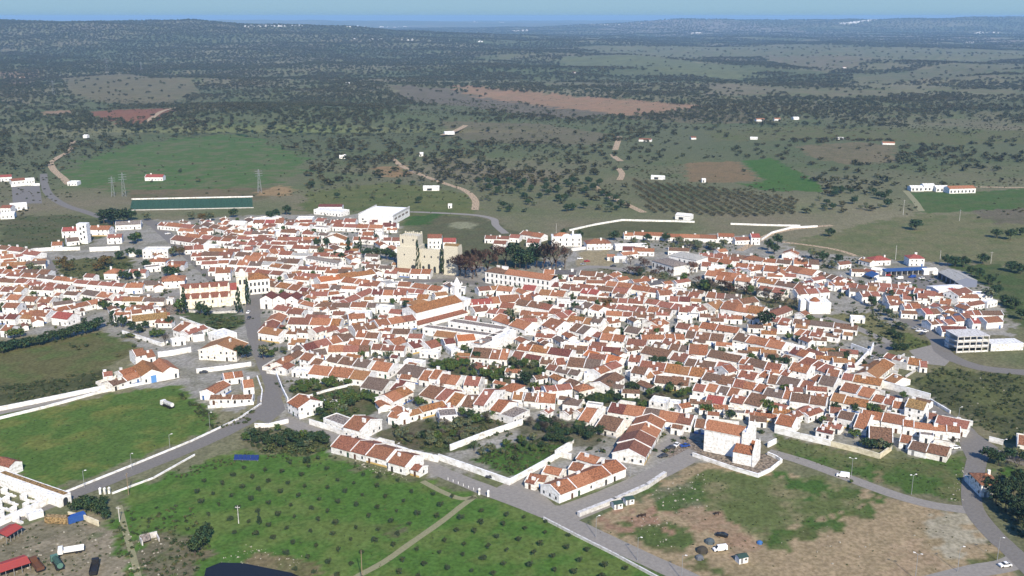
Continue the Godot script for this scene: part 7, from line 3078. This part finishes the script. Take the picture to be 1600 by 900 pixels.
	# pale stones and litter on the dirt
	var rocks := []
	for a in [[[1010, 770, 1100, 735, 1110, 790, 1040, 806], 60], [[940, 812, 1045, 806, 1060, 860, 980, 845], 40], [[1200, 790, 1560, 850, 1500, 895, 1100, 895], 25], [[540, 712, 640, 740, 640, 752, 570, 735], 70], [[200, 830, 290, 840, 280, 905, 200, 905], 80], [[0, 850, 180, 810, 185, 905, 0, 905], 90], [[1460, 780, 1510, 720, 1512, 786], 50], [[1490, 585, 1600, 600, 1590, 680, 1500, 640], 30], [[380, 850, 480, 870, 460, 890, 340, 878], 60]]:
		var pg := poly(a[0])
		var lo := pg[0]
		var hi := pg[0]
		for p in pg:
			lo = lo.min(p)
			hi = hi.max(p)
		var made := 0
		while made < a[1]:
			var p := Vector2(r.randf_range(lo.x, hi.x), r.randf_range(lo.y, hi.y))
			if not Geometry2D.is_point_in_polygon(p, pg):
				continue
			made += 1
			var s := 0.12 + 0.5 * pow(r.randf(), 3.0)
			rocks.append(Transform3D(Basis(Vector3(r.randfn(), r.randfn(), r.randfn()).normalized(), r.randf() * TAU) * Basis.from_scale(Vector3(s, s * 0.6, s * 0.8)), Vector3(p.x, 0.05, p.y)))
	var rm := MultiMesh.new()
	rm.transform_format = MultiMesh.TRANSFORM_3D
	var st := start()
	prism(st, ngon(0, 0, 1.0, 6), -0.6, 0.7, 0.55)
	rm.mesh = st.commit()
	rm.mesh.surface_set_material(0, mat(0.30, 0.28, 0.23, 1.0))
	rm.instance_count = rocks.size()
	for i in rocks.size():
		rm.set_instance_transform(i, rocks[i])
	var ro := MultiMeshInstance3D.new()
	ro.name = "rubble"
	ro.multimesh = rm
	ro.set_meta("kind", "stuff")
	ro.set_meta("label", "pale stones and rubble strewn over dirt and verges")
	ro.set_meta("category", "rubble")
	add_child(ro)

# ====================================================================== street things
func lamp(u: float, v: float, h: float, arms: int, says: String) -> void:
	var p := px(u, v)
	var t := thing("street_lamp", "", "street lamp", p, rng.randf_range(-0.6, 0.6), "street lamps")
	later(t, says, p, "lamp")
	var st := start()
	tube(st, Vector3.ZERO, Vector3(0, h, 0), 0.11, 0.07, 8)
	part("pole", st, M.metal, t)
	for k in arms:
		var s := 1.0 if k == 0 else -1.0
		st = start()
		tube(st, Vector3(0, h - 0.1, 0), Vector3(s * 1.1, h + 0.25, 0), 0.05, 0.04, 6)
		part("arm", st, M.metal, t)
		st = start()
		bx(st, Vector3(s * 1.1 - 0.35, h + 0.17, -0.16), Vector3(s * 1.1 + 0.35, h + 0.38, 0.16), false)
		part("lamp_head", st, M.lime[0], t)

func pole(u: float, v: float, h: float, says: String, m: Material, bar := true) -> void:
	var p := px(u, v)
	p.y = height(p.x, p.z)
	var t := thing("utility_pole", says, "pole", p, rng.randf() * 3.0)
	var st := start()
	tube(st, Vector3.ZERO, Vector3(0, h, 0), 0.17, 0.11, 8)
	part("post", st, m, t)
	if bar:
		st = start()
		bx(st, Vector3(-0.9, h - 0.8, -0.07), Vector3(0.9, h - 0.62, 0.07), false)
		part("crossarm", st, m, t)
		for k in 3:
			st = start()
			tube(st, Vector3(-0.7 + k * 0.7, h - 0.62, 0), Vector3(-0.7 + k * 0.7, h - 0.4, 0), 0.06, 0.05, 6)
			part("insulator", st, M.concrete, t)

func pylon(u: float, v: float, h: float, says: String) -> void:
	var p := px(u, v)
	p.y = height(p.x, p.z)
	var t := thing("lattice_pylon", says, "pylon", p, 0.4)
	var st := start()
	var b := h * 0.11
	for s in 6:
		var y0 := h * s / 6.0
		var y1 := h * (s + 1) / 6.0
		var r0 := lerpf(b, b * 0.16, s / 6.0)
		var r1 := lerpf(b, b * 0.16, (s + 1) / 6.0)
		for k in 4:
			var a := PI / 4 + PI / 2 * k
			var c := a + PI / 2
			tube(st, Vector3(cos(a) * r0, y0, sin(a) * r0), Vector3(cos(a) * r1, y1, sin(a) * r1), 0.13, 0.12, 4)
			tube(st, Vector3(cos(a) * r0, y0, sin(a) * r0), Vector3(cos(c) * r1, y1, sin(c) * r1), 0.08, 0.08, 3)
	part("lattice", st, M.metal, t)
	for k in 3:
		st = start()
		tube(st, Vector3(-h * 0.16, h * (0.72 + 0.1 * k), 0), Vector3(h * 0.16, h * (0.72 + 0.1 * k), 0), 0.13, 0.13, 4)
		part("crossarm", st, M.metal, t)

func make_street_things() -> void:
	for l in [[931, 840, 8.0, 1], [996, 876, 8.5, 1], [1065, 905, 8.5, 1], [1330, 746, 8.0, 2], [1424, 773, 8.0, 2], [1496, 893, 9.0, 1], [1558, 876, 8.5, 1], [1430, 905, 9.0, 2], [266, 704, 7.0, 1], [206, 734, 7.0, 1], [132, 762, 7.0, 1], [328, 668, 7.0, 1], [1497, 660, 7.0, 1], [985, 745, 6.0, 1], [620, 717, 6.5, 1], [1565, 712, 7.0, 1]]:
		lamp(l[0], l[1], l[2], l[3], "double-headed grey street lamp" if l[3] == 2 else "single-armed grey street lamp")
	pole(201, 773, 9.0, "tall tan wooden pole at the meadow edge below the main road", M.wood)
	pole(566, 906, 10.5, "tall wooden pole beside the diagonal dirt track", M.wood, false)
	pole(373, 818, 7.0, "short concrete pole with transformer bar in the green meadow", M.concrete)
	pole(187, 815, 6.0, "thin pale pole by the grassy cart track", M.concrete)
	pole(1499, 345, 10.0, "thin pole at the far right field", M.concrete)
	pole(1548, 412, 9.0, "goal-shaped pole at the field edge", M.concrete)
	pole(1399, 406, 11.0, "thin pale pole behind the red hipped houses", M.concrete, false)
	pole(1468, 412, 10.0, "thin pale pole next to the grey field shed", M.concrete, false)
	pole(869, 372, 12.0, "pale mast beside the manor", M.concrete, false)
	pole(1411, 336, 14.0, "lone mast on the edge of the big right field", M.concrete)
	pylon(168, 116, 52, "tall steel lattice pylon above the wooded plain")
	pylon(221, 112, 34, "smaller steel lattice pylon left of the wooded ridge")
	pylon(406, 301, 24, "steel lattice mast next to the green sports pitch end")
	pylon(194, 307, 24, "steel lattice mast at the green meadow corner")
	pylon(177, 307, 20, "short steel lattice mast near the meadow farm gate")
	pylon(84, 150, 34, "faint steel lattice pylon over the oak woods")
	# gateposts
	for g in [[157, 772, "tall white gatepost at the cemetery road bend"], [164, 772, "middle white gatepost at the cemetery road bend"], [171, 771, "white gatepost nearest the meadow pole"], [749, 773, "white gatepost at the orchard track entrance"], [763, 776, "white gatepost beside the road junction"]]:
		var t := thing("gatepost", g[2], "gatepost", px(g[0], g[1]))
		var st := start()
		bx(st, Vector3(-0.35, 0, -0.35), Vector3(0.35, 2.3, 0.35))
		part("shaft", st, M.wall, t)
		st = start()
		prism(st, ngon(0, 0, 0.62, 4, PI / 4), 2.3, 2.75, 0.25)
		part("cap", st, M.wall, t)
	# bollards along the road below the garden wall
	for k in 7:
		var t := thing("bollard", "", "bollard", px(700 + k * 8.0, 750 + k * 3.2), 0.0, "white bollards along the road")
		later(t, "short white road bollard", t.position, "bollard")
		var st := start()
		tube(st, Vector3.ZERO, Vector3(0, 0.9, 0), 0.16, 0.14, 8)
		part("post", st, M.wall, t)
		st = start()
		tube(st, Vector3(0, 0.9, 0), Vector3(0, 1.02, 0), 0.17, 0.08, 8)
		part("cap", st, M.wall, t)
	# solar array
	var sp := px(385, 720)
	var so := thing("solar_array", "row of blue solar panels on a low frame in the green meadow", "solar panel", sp, -0.05)
	for k in 6:
		var st := start()
		var x := -5.0 + k * 1.7
		face(st, [Vector3(x, 0.6, 0.6), Vector3(x + 1.6, 0.6, 0.6), Vector3(x + 1.6, 2.3, -0.9), Vector3(x, 2.3, -0.9)], Vector3(0, 1, 1))
		face(st, [Vector3(x, 0.54, 0.57), Vector3(x + 1.6, 0.54, 0.57), Vector3(x + 1.6, 2.24, -0.93), Vector3(x, 2.24, -0.93)], Vector3(0, -1, -1))
		part("panel", st, mat(0.015, 0.03, 0.12, 0.2), so)
	var fs := start()
	for k in 4:
		tube(fs, Vector3(-4.6 + k * 3.1, 0, -0.7), Vector3(-4.6 + k * 3.1, 2.1, -0.75), 0.06, 0.06, 5)
		tube(fs, Vector3(-4.6 + k * 3.1, 0, 0.5), Vector3(-4.6 + k * 3.1, 0.6, 0.5), 0.06, 0.06, 5)
	tube(fs, Vector3(-5.2, 0.56, 0.55), Vector3(5.2, 0.56, 0.55), 0.05, 0.05, 5)
	part("frame", fs, M.metal, so)
	# huts on the dirt ground, tents and tarpaulins of the camp
	for q in [[960, 797, "small white hut with dark green roof by the retaining wall"], [978, 790, "second white hut with dark green roof on the dirt ground"], [1155, 882, "small white hut with grey roof and red awning in the horse camp"]]:
		var t := thing("hut", q[2], "hut", px(q[0], q[1]), 0.35)
		var st := start()
		wall_shape(st, 3.4, 2.6, 2.2, 0.5, true)
		part("wall", st, M.lime[0], t)
		st = start()
		roof_shape(st, 3.4, 2.6, 2.2, 0.5, false, 0.2)
		part("roof", st, mat(0.03, 0.06, 0.05, 0.8), t)
		win(t, 1.0, 1.1, 0, 0.9, 1.9, 0.0, "door", M.doors[2][1])
		win(t, 2.5, 1.4, 0, 0.7, 0.7)
	for q in [[1109, 848, 3.6, "grey domed tent in the horse camp"], [1097, 862, 4.2, "dark brown tarpaulin shelter in the horse camp"], [1093, 873, 3.0, "small grey tarpaulin heap in the horse camp"], [1187, 849, 2.2, "small blue tent on the dirt ground"]]:
		var t := thing("tent", q[3], "tent", px(q[0], q[1]), rng.randf())
		var st := start()
		prism(st, ngon(0, 0, q[2] * 0.5, 7), 0, q[2] * 0.3, 0.86, false)
		prism(st, ngon(0, 0, q[2] * 0.43, 7), q[2] * 0.3, q[2] * 0.46, 0.4)
		part("canvas", st, [mat(0.07, 0.09, 0.10, 0.9), mat(0.05, 0.045, 0.035, 0.9), mat(0.11, 0.12, 0.13, 0.9), mat(0.04, 0.12, 0.30, 0.7)][[1109, 1097, 1093, 1187].find(q[0])], t)
		st = start()
		face(st, [Vector3(-0.4, 0, q[2] * 0.47), Vector3(0.4, 0, q[2] * 0.47), Vector3(0, q[2] * 0.26, q[2] * 0.44)], Vector3(0, 0, 1))
		part("entrance", st, M.doors[4][1], t)
	# scrap yard: open sheds with red sheet roofs, blue container
	for q in [[10, 838, 26, 828, 5.0, 3.0, "faded red sheet-roofed open shed along the scrap yard"], [-4, 895, 30, 884, 6.0, 3.0, "red sheet-roofed shed at the bottom of the scrap yard"]]:
		var s := site("open_shed", q[6], "shed", q[0], q[1], q[2], q[3], q[5])
		var st := start()
		roof_shape(st, s[1] * 1.5, q[4], q[5], 0.7, false, 0.4)
		part("roof", st, mat(0.34, 0.06, 0.05, 0.7, M.grit, 0.2), s[0])
		for k in 5:
			for z in [-0.2, -q[4] + 0.25]:
				st = start()
				tube(st, Vector3(k * s[1] * 0.37, 0, z), Vector3(k * s[1] * 0.37, q[5], z), 0.1, 0.1, 5)
				part("post", st, M.metal, s[0])
		st = start()
		bx(st, Vector3(0, 0, -q[4]), Vector3(s[1] * 1.5, q[5], -q[4] + 0.15))
		part("back_wall", st, M.concrete, s[0])
	for q in [[108, 820, 135, 812, M.blue, "blue shipping container beside the road hedge"], [70, 818, 106, 820, M.hay, "long tan container in the scrap yard"], [46, 815, 69, 808, M.lime[0], "white flat-roofed site cabin in the scrap yard"]]:
		var s := site("container", q[5], "container", q[0], q[1], q[2], q[3])
		var st := start()
		bx(st, Vector3(0, 0.15, -2.4), Vector3(s[1], 2.6, 0))
		for k in int(s[1] / 0.5):
			bx(st, Vector3(0.2 + k * 0.5, 0.3, 0.0), Vector3(0.42 + k * 0.5, 2.45, 0.05))
		part("box", st, q[4], s[0])
		st = start()
		bx(st, Vector3(s[1] + 0.01, 0.25, -2.3), Vector3(s[1] + 0.06, 2.5, -0.1))
		part("door", st, M.doors[2][1], s[0])
	wall_line("yard_wall", "pale wall with ramp beside the blue container", [[108, 808], [130, 812], [154, 822]], 2.0, 0.4, M.cream)
	# ruined hut in the meadow
	var rs := site("collapsed_hut", "collapsed grey hut with broken walls and dark gap in the meadow", "ruin", 222, 853, 250, 846)
	var rst := start()
	bx(rst, Vector3(0, 0, -4), Vector3(0.4, 1.8, 0))
	bx(rst, Vector3(0.4, 0, -4), Vector3(rs[1], 2.2, -3.6))
	bx(rst, Vector3(rs[1] - 0.4, 0, -3.6), Vector3(rs[1], 1.3, 0))
	part("wall", rst, M.concrete, rs[0])
	rst = start()
	face(rst, [Vector3(0, 2.2, -3.8), Vector3(rs[1] * 0.6, 2.4, -3.8), Vector3(rs[1] * 0.5, 1.2, -0.6), Vector3(0.3, 1.0, -0.4)], Vector3.UP)
	part("fallen_roof", rst, M.roof["g"][0], rs[0])

# ====================================================================== vehicles and horses
func make_car(body: Material, van: bool) -> Node3D:
	var t := Node3D.new()
	var L := 4.2 if not van else 4.9
	var H := 1.45 if not van else 2.0
	var st := start()
	var half := 0.86
	# side profile swept across, drawn in at the top
	var prof := [Vector2(-L * 0.5, 0.3), Vector2(-L * 0.5, 0.75), Vector2(-L * 0.47, 0.92), Vector2(-L * 0.2, 0.98), Vector2(L * 0.44, 0.98), Vector2(L * 0.5, 0.8), Vector2(L * 0.5, 0.3)]
	sweep(st, prof, half, half * 0.96)
	part("body", st, body, t)
	st = start()
	var cab := [Vector2(-L * 0.24, 0.97), Vector2(-L * 0.08, H - 0.06), Vector2(L * 0.22, H - 0.06), Vector2(L * 0.42, 0.97)] if not van else [Vector2(-L * 0.34, 0.97), Vector2(-L * 0.2, H - 0.1), Vector2(L * 0.49, H - 0.1), Vector2(L * 0.5, 0.97)]
	sweep(st, cab, half * 0.9, half * 0.76)
	part("cabin", st, M.glass if not van else body, t)
	st = start()
	var top := [cab[1] + Vector2(0.05, 0), cab[1] + Vector2(0.12, 0.06), cab[2] + Vector2(-0.12, 0.06), cab[2] + Vector2(-0.05, 0)]
	sweep(st, top, half * 0.77, half * 0.72)
	part("roof", st, body, t)
	if van:
		st = start()
		face(st, [Vector3(-L * 0.335, 1.0, 0.62), Vector3(-L * 0.335, 1.0, -0.62), Vector3(-L * 0.205, H - 0.16, -0.58), Vector3(-L * 0.205, H - 0.16, 0.58)], Vector3(-1, 0.5, 0))
		var o := part("windscreen", st, M.glass, t)
		o.position = Vector3(-0.03, 0.02, 0)
	for x in [-L * 0.31, L * 0.31]:
		for z in [-0.8, 0.8]:
			st = start()
			tube(st, Vector3(x, 0.32, z - 0.1), Vector3(x, 0.32, z + 0.1), 0.32, 0.32, 12)
			tube(st, Vector3(x, 0.32, z + 0.1), Vector3(x, 0.32, z - 0.1), 0.32, 0.32, 12)
			part("wheel", st, M.tyre, t)
	for z in [-0.6, 0.6]:
		st = start()
		bx(st, Vector3(-L * 0.5 - 0.02, 0.62, z - 0.17), Vector3(-L * 0.5 + 0.05, 0.78, z + 0.17), false)
		part("headlight", st, M.concrete, t)
	return t

func sweep(st: SurfaceTool, prof: Array, w0: float, w1: float) -> void:
	var lo := 99.0
	var hi := -99.0
	for p in prof:
		lo = minf(lo, p.y)
		hi = maxf(hi, p.y)
	var a := []
	var b := []
	var mid := Vector2.ZERO
	for p in prof:
		var w := lerpf(w0, w1, (p.y - lo) / maxf(hi - lo, 0.001))
		a.append(Vector3(p.x, p.y, w))
		b.append(Vector3(p.x, p.y, -w))
		mid += p / prof.size()
	face(st, a, Vector3(0, 0, 1))
	face(st, b, Vector3(0, 0, -1))
	for i in prof.size():
		var j := (i + 1) % prof.size()
		var m: Vector2 = (prof[i] + prof[j]) * 0.5 - mid
		face(st, [a[i], a[j], b[j], b[i]], Vector3(m.x, m.y, 0))

func make_lorry(cargo_m: Material, cab_m: Material, tank: bool) -> Node3D:
	var t := Node3D.new()
	var st := start()
	sweep(st, [Vector2(-4.2, 0.6), Vector2(-4.2, 1.7), Vector2(-4.0, 2.7), Vector2(-2.6, 2.75), Vector2(-2.6, 0.6)], 1.15, 1.08)
	part("cab", st, cab_m, t)
	st = start()
	face(st, [Vector3(-4.2, 1.75, 0.95), Vector3(-4.2, 1.75, -0.95), Vector3(-4.05, 2.55, -0.9), Vector3(-4.05, 2.55, 0.9)], Vector3(-1, 0.2, 0))
	var o := part("windscreen", st, M.glass, t)
	o.position.x = -0.03
	st = start()
	bx(st, Vector3(-2.5, 0.7, -1.1), Vector3(4.0, 1.0, 1.1), false)
	part("chassis", st, M.tyre, t)
	st = start()
	if tank:
		tube(st, Vector3(-2.3, 1.95, 0), Vector3(3.9, 1.95, 0), 0.98, 0.98, 12)
		tube(st, Vector3(3.9, 1.95, 0), Vector3(-2.3, 1.95, 0), 0.98, 0.98, 12)
	else:
		bx(st, Vector3(-2.4, 1.02, -1.2), Vector3(4.0, 1.2, 1.2), false)
		bx(st, Vector3(-2.4, 1.2, -1.2), Vector3(4.0, 2.0, -1.1))
		bx(st, Vector3(-2.4, 1.2, 1.1), Vector3(4.0, 2.0, 1.2))
		bx(st, Vector3(-2.4, 1.2, -1.1), Vector3(-2.3, 2.0, 1.1))
		bx(st, Vector3(3.9, 1.2, -1.1), Vector3(4.0, 2.0, 1.1))
	part("tank" if tank else "cargo_bed", st, cargo_m, t)
	for x in [-3.4, 1.6, 2.8]:
		for z in [-0.95, 0.95]:
			st = start()
			tube(st, Vector3(x, 0.5, z - 0.15), Vector3(x, 0.5, z + 0.15), 0.5, 0.5, 12)
			tube(st, Vector3(x, 0.5, z + 0.15), Vector3(x, 0.5, z - 0.15), 0.5, 0.5, 12)
			part("wheel", st, M.tyre, t)
	return t

func put(t: Node3D, called: String, label: String, category: String, at: Vector3, turn: float, group: String) -> void:
	t.name = numbered(called)
	add_child(t)
	t.position = at
	t.rotation.y = turn
	t.set_meta("label", label)
	t.set_meta("category", category)
	t.set_meta("group", group)

func make_vehicles() -> void:
	var paint := {"white": mat(0.75, 0.75, 0.74, 0.35), "black": mat(0.015, 0.015, 0.017, 0.3), "blue": mat(0.02, 0.06, 0.25, 0.35), "red": mat(0.35, 0.03, 0.03, 0.35), "grey": mat(0.25, 0.26, 0.27, 0.35), "dark": mat(0.05, 0.055, 0.065, 0.35)}
	var proto := {}
	for k in paint:
		proto[k] = make_car(paint[k], false)
		proto[k + "v"] = make_car(paint[k], true)
	for c in [["white", true, 1317, 745, -20, "white van driving on the lane behind the tall church"], ["black", false, 1128, 838, -22, "black car parked above the camp shelters"], ["white", true, 1125, 860, 14, "white van parked in the horse camp"], ["blue", false, 1070, 698, 20, "blue car parked left of the tall church"], ["white", false, 1057, 697, 60, "white car next to the blue parked car"], ["dark", false, 1048, 701, 30, "dark car parked beside the white car near the church"], ["dark", false, 1036, 714, 30, "dark hatchback on the bare patch near the tall church"], ["dark", false, 767, 747, -18, "dark car parked under the white garden wall"],
			["white", false, 388, 489, 88, "white car parked on the street beside the plaza garden"], ["dark", false, 389, 498, 88, "dark car parked behind the white car by the plaza"], ["white", false, 1492, 701, 10, "white car parked at the street end by the scrub"], ["dark", true, 1541, 708, -10, "dark van at the right-hand junction"], ["red", false, 917, 409, 5, "red car parked on the sandy square"], ["white", false, 906, 405, 10, "white car parked on the sandy square edge"], ["grey", false, 911, 414, 0, "grey car beside the red car at the square"], ["white", false, 966, 410, 20, "white car east of the sandy square"], ["dark", false, 958, 417, 15, "dark car at the foot of the sandy square"],
			["white", false, 1436, 518, 30, "white car in the small roadside car park"], ["grey", false, 1430, 514, 30, "grey car in the small roadside car park"], ["dark", false, 1441, 523, 30, "dark car in the small roadside car park"], ["white", false, 1445, 519, 30, "second white car of the roadside car park, by the kerb"], ["dark", false, 1345, 574, 50, "dark car on the street above the long blank wall"], ["grey", false, 1362, 560, 50, "grey car parked near the ruined farm street"],
			["white", true, 1405, 436, 0, "white van parked in the depot yard"], ["blue", true, 1425, 434, 0, "blue van parked beside the depot front"], ["white", false, 1440, 436, 20, "white car in the depot yard"], ["grey", false, 1455, 440, 20, "grey car close to the field shed"], ["red", false, 1388, 431, 0, "red car before the blue depot"], ["white", false, 1418, 443, 10, "white car in the middle of the depot yard"],
			["dark", false, 247, 352, 35, "dark car on the upper street of the town"], ["white", false, 262, 366, 38, "white car climbing the straight upper street"], ["grey", false, 318, 416, 38, "grey car low on the straight upper street"], ["dark", false, 1520, 745, 90, "dark car on the road beside the orange hipped house"], ["white", false, 1570, 885, 12, "white car at the bottom road junction"], ["dark", false, 352, 594, 5, "dark car in the courtyard compound"], ["dark", false, 318, 583, 5, "dark car under the white wall by the compound"], ["black", false, 760, 455, 10, "black car parked below the palace front"], ["dark", false, 790, 459, 10, "dark car farther along the palace front"], ["grey", false, 815, 462, 10, "grey car at the palace front end"]]:
		var t: Node3D = proto[c[0] + ("v" if c[1] else "")].duplicate()
		put(t, "parked_van" if c[1] else "parked_car", c[5], "van" if c[1] else "car", px(c[2], c[3]) + Vector3(0, 0.06, 0), deg_to_rad(c[4]), "cars and vans")
	for k in proto:
		proto[k].free()
	for l in [[90, 885, -52, "green", true, "old green tanker lorry in the scrap yard"], [58, 888, -48, "rust", false, "rusty brown flatbed lorry in the scrap yard"], [148, 892, -75, "black", false, "black lorry standing at the scrap yard edge"], [262, 636, -38, "white", true, "white lorry with rounded body parked in the left meadow"], [112, 864, 20, "white", false, "small white flatbed truck in the scrap yard"]]:
		var m: Material = {"green": mat(0.10, 0.20, 0.16, 0.6, M.grit, 0.3), "rust": mat(0.13, 0.06, 0.035, 0.9, M.grit, 0.3), "black": mat(0.02, 0.02, 0.022, 0.5), "white": mat(0.70, 0.70, 0.68, 0.5)}[l[3]]
		var t := make_lorry(m, m, l[4])
		put(t, "lorry", l[5], "lorry", px(l[0], l[1]) + Vector3(0, 0.02, 0), deg_to_rad(l[2]), "lorries")
	# horses
	for h in [[1000, 809, 20.0, "dark horse grazing on the red dirt by the huts"], [1006, 808, 200.0, "second dark horse standing beside the grazing horse"], [1120, 805, 10.0, "dark horse standing alone on the grassy bank"]]:
		horse(px(h[0], h[1]), h[2], h[3])

func horse(p: Vector3, deg: float, label: String) -> void:
	var t := thing("horse", label, "horse", p, deg_to_rad(deg), "horses of the camp")
	var st := start()
	var coat := mat(0.035, 0.022, 0.015, 0.7)
	# trunk: deep chest, narrower loin, round croup
	var rings := [[-0.85, 1.15, 0.16], [-0.7, 1.17, 0.27], [-0.35, 1.15, 0.29], [0.05, 1.10, 0.28], [0.45, 1.12, 0.32], [0.7, 1.18, 0.27], [0.85, 1.22, 0.17]]
	for i in rings.size() - 1:
		tube(st, Vector3(rings[i][0], rings[i][1], 0), Vector3(rings[i + 1][0], rings[i + 1][1], 0), rings[i][2], rings[i + 1][2], 8)
	tube(st, Vector3(0.72, 1.25, 0), Vector3(1.25, 1.0 if deg < 100 else 1.65, 0), 0.2, 0.13, 7)
	var hd := Vector3(1.25, 1.0, 0) if deg < 100 else Vector3(1.25, 1.65, 0)
	tube(st, hd, hd + Vector3(0.22, -0.45, 0), 0.13, 0.07, 7)
	for z in [-0.07, 0.07]:
		tube(st, hd + Vector3(-0.04, 0.08, z), hd + Vector3(-0.06, 0.24, z), 0.04, 0.0, 4)
	for z in [-0.16, 0.16]:
		tube(st, Vector3(0.6, 1.05, z), Vector3(0.62, 0.55, z), 0.11, 0.06, 6)
		tube(st, Vector3(0.62, 0.55, z), Vector3(0.6, 0.0, z), 0.055, 0.05, 6)
		tube(st, Vector3(-0.62, 1.1, z), Vector3(-0.5, 0.78, z), 0.17, 0.1, 6)
		tube(st, Vector3(-0.5, 0.78, z), Vector3(-0.74, 0.52, z), 0.1, 0.06, 6)
		tube(st, Vector3(-0.74, 0.52, z), Vector3(-0.7, 0.0, z), 0.055, 0.05, 6)
	part("body", st, coat, t)
	st = start()
	tube(st, Vector3(-0.86, 1.2, 0), Vector3(-1.0, 0.6, 0), 0.06, 0.02, 5)
	part("tail", st, M.tyre, t)

# ====================================================================== far villages and farms
func make_far_places() -> void:
	var r := RandomNumberGenerator.new()
	r.seed = 9
	# single farms: u v width
	for f in [[337, 54, 16.0, "far white farm alone on the wooded ridge"], [893, 115, 18.0, "white farmhouse in a far clearing of the oak plain"], [540, 136, 14.0, "small white farm in the dense left woodland"], [1317, 105, 16.0, "white farm beside the far pale field"], [1309, 218, 12.0, "small white hut on the far right field edge"], [1379, 226, 22.0, "long white farm below the dark right woodland"], [1172, 218, 14.0, "white farm on the open olive field"], [998, 221, 24.0, "pale farm range at the head of the white track"], [1182, 190, 20.0, "white walled farm on the far ridge track"], [1210, 189, 14.0, "white farm building row neighbouring the ridge farm"], [1240, 187, 14.0, "last small white farm of the ridge group"], [695, 213, 20.0, "white house on the bend of the short pale track"], [346, 164, 14.0, "white house at the end of the long pale field track"], [1080, 218, 10.0, "tiny white hut beyond the open olive field"], [30, 120, 20.0, "white farm on the bare left clearing"], [51, 122, 14.0, "smaller white farm next to the bare left clearing"], [130, 218, 8.0, "tiny cream hut on the left lane"]]:
		var p := px(f[0], f[1])
		p.y = height(p.x, p.z)
		var t := thing("far_farm", f[3], "farmhouse", p, r.randf_range(-0.3, 0.3))
		var st := start()
		f[2] *= 0.75
		wall_shape(st, f[2], 8, 3.4, 1.2, true)
		part("wall", st, M.lime[0], t)
		st = start()
		roof_shape(st, f[2], 8, 3.4, 1.2, false)
		part("roof", st, M.roof[["r", "w", "o", "w"][r.randi() % 4]][0], t)
	# villages on the horizon, uncountable white specks
	var places := [[1310, 38, 1340, 36, 70], [1325, 37, 1385, 29, 90], [1520, 52, 1560, 52, 16], [1505, 67, 1525, 67, 12], [380, 42, 470, 41, 150], [400, 23.8 + 4.0, 470, 27.5, 30], [500, 41, 640, 43, 40], [800, 49, 824, 48, 36], [1078, 53, 1096, 52, 18], [920, 39, 1010, 38, 10], [540, 62, 760, 66, 20], [640, 30, 790, 36, 14]]
	var mm := MultiMesh.new()
	mm.transform_format = MultiMesh.TRANSFORM_3D
	var list := []
	for q in places:
		for k in q[4]:
			var f := r.randf()
			var p := px(lerpf(q[0], q[2], f), lerpf(q[1], q[3], f) + r.randf_range(-1.0, 1.0))
			# a hillside town stands where the sight line meets the slope
			var dir := (p - Vector3(0, CAM_H, 0)).normalized()
			var s := 1500.0
			while s < 30000.0:
				var c := Vector3(0, CAM_H, 0) + dir * s
				if c.y < height(c.x, c.z):
					break
				s += 60.0
			var c := Vector3(0, CAM_H, 0) + dir * minf(s, 26000.0)
			var y := height(c.x, c.z)
			var g := r.randf_range(6.0, 16.0) * clampf(s / 9000.0, 0.7, 1.6)
			list.append(Transform3D(Basis(Vector3.UP, r.randf_range(-0.6, 0.6)) * Basis.from_scale(Vector3(g, g * 0.45, 10.0)), Vector3(c.x, y, c.z)))
	var st := start()
	wall_shape(st, 1.0, 1.0, 0.8, 0.3, true)
	face(st, [Vector3(0, 0.8, 0), Vector3(1, 0.8, 0), Vector3(1, 1.1, -0.5), Vector3(0, 1.1, -0.5)], Vector3(0, 1, 1))
	face(st, [Vector3(0, 0.8, -1), Vector3(1, 0.8, -1), Vector3(1, 1.1, -0.5), Vector3(0, 1.1, -0.5)], Vector3(0, 1, -1))
	mm.mesh = st.commit()
	mm.mesh.surface_set_material(0, M.lime[0])
	mm.instance_count = list.size()
	for i in list.size():
		mm.set_instance_transform(i, list[i])
	var o := MultiMeshInstance3D.new()
	o.name = "horizon_villages"
	o.multimesh = mm
	o.set_meta("kind", "stuff")
	o.set_meta("label", "white specks of far villages along the hazy horizon")
	o.set_meta("category", "village")
	add_child(o)
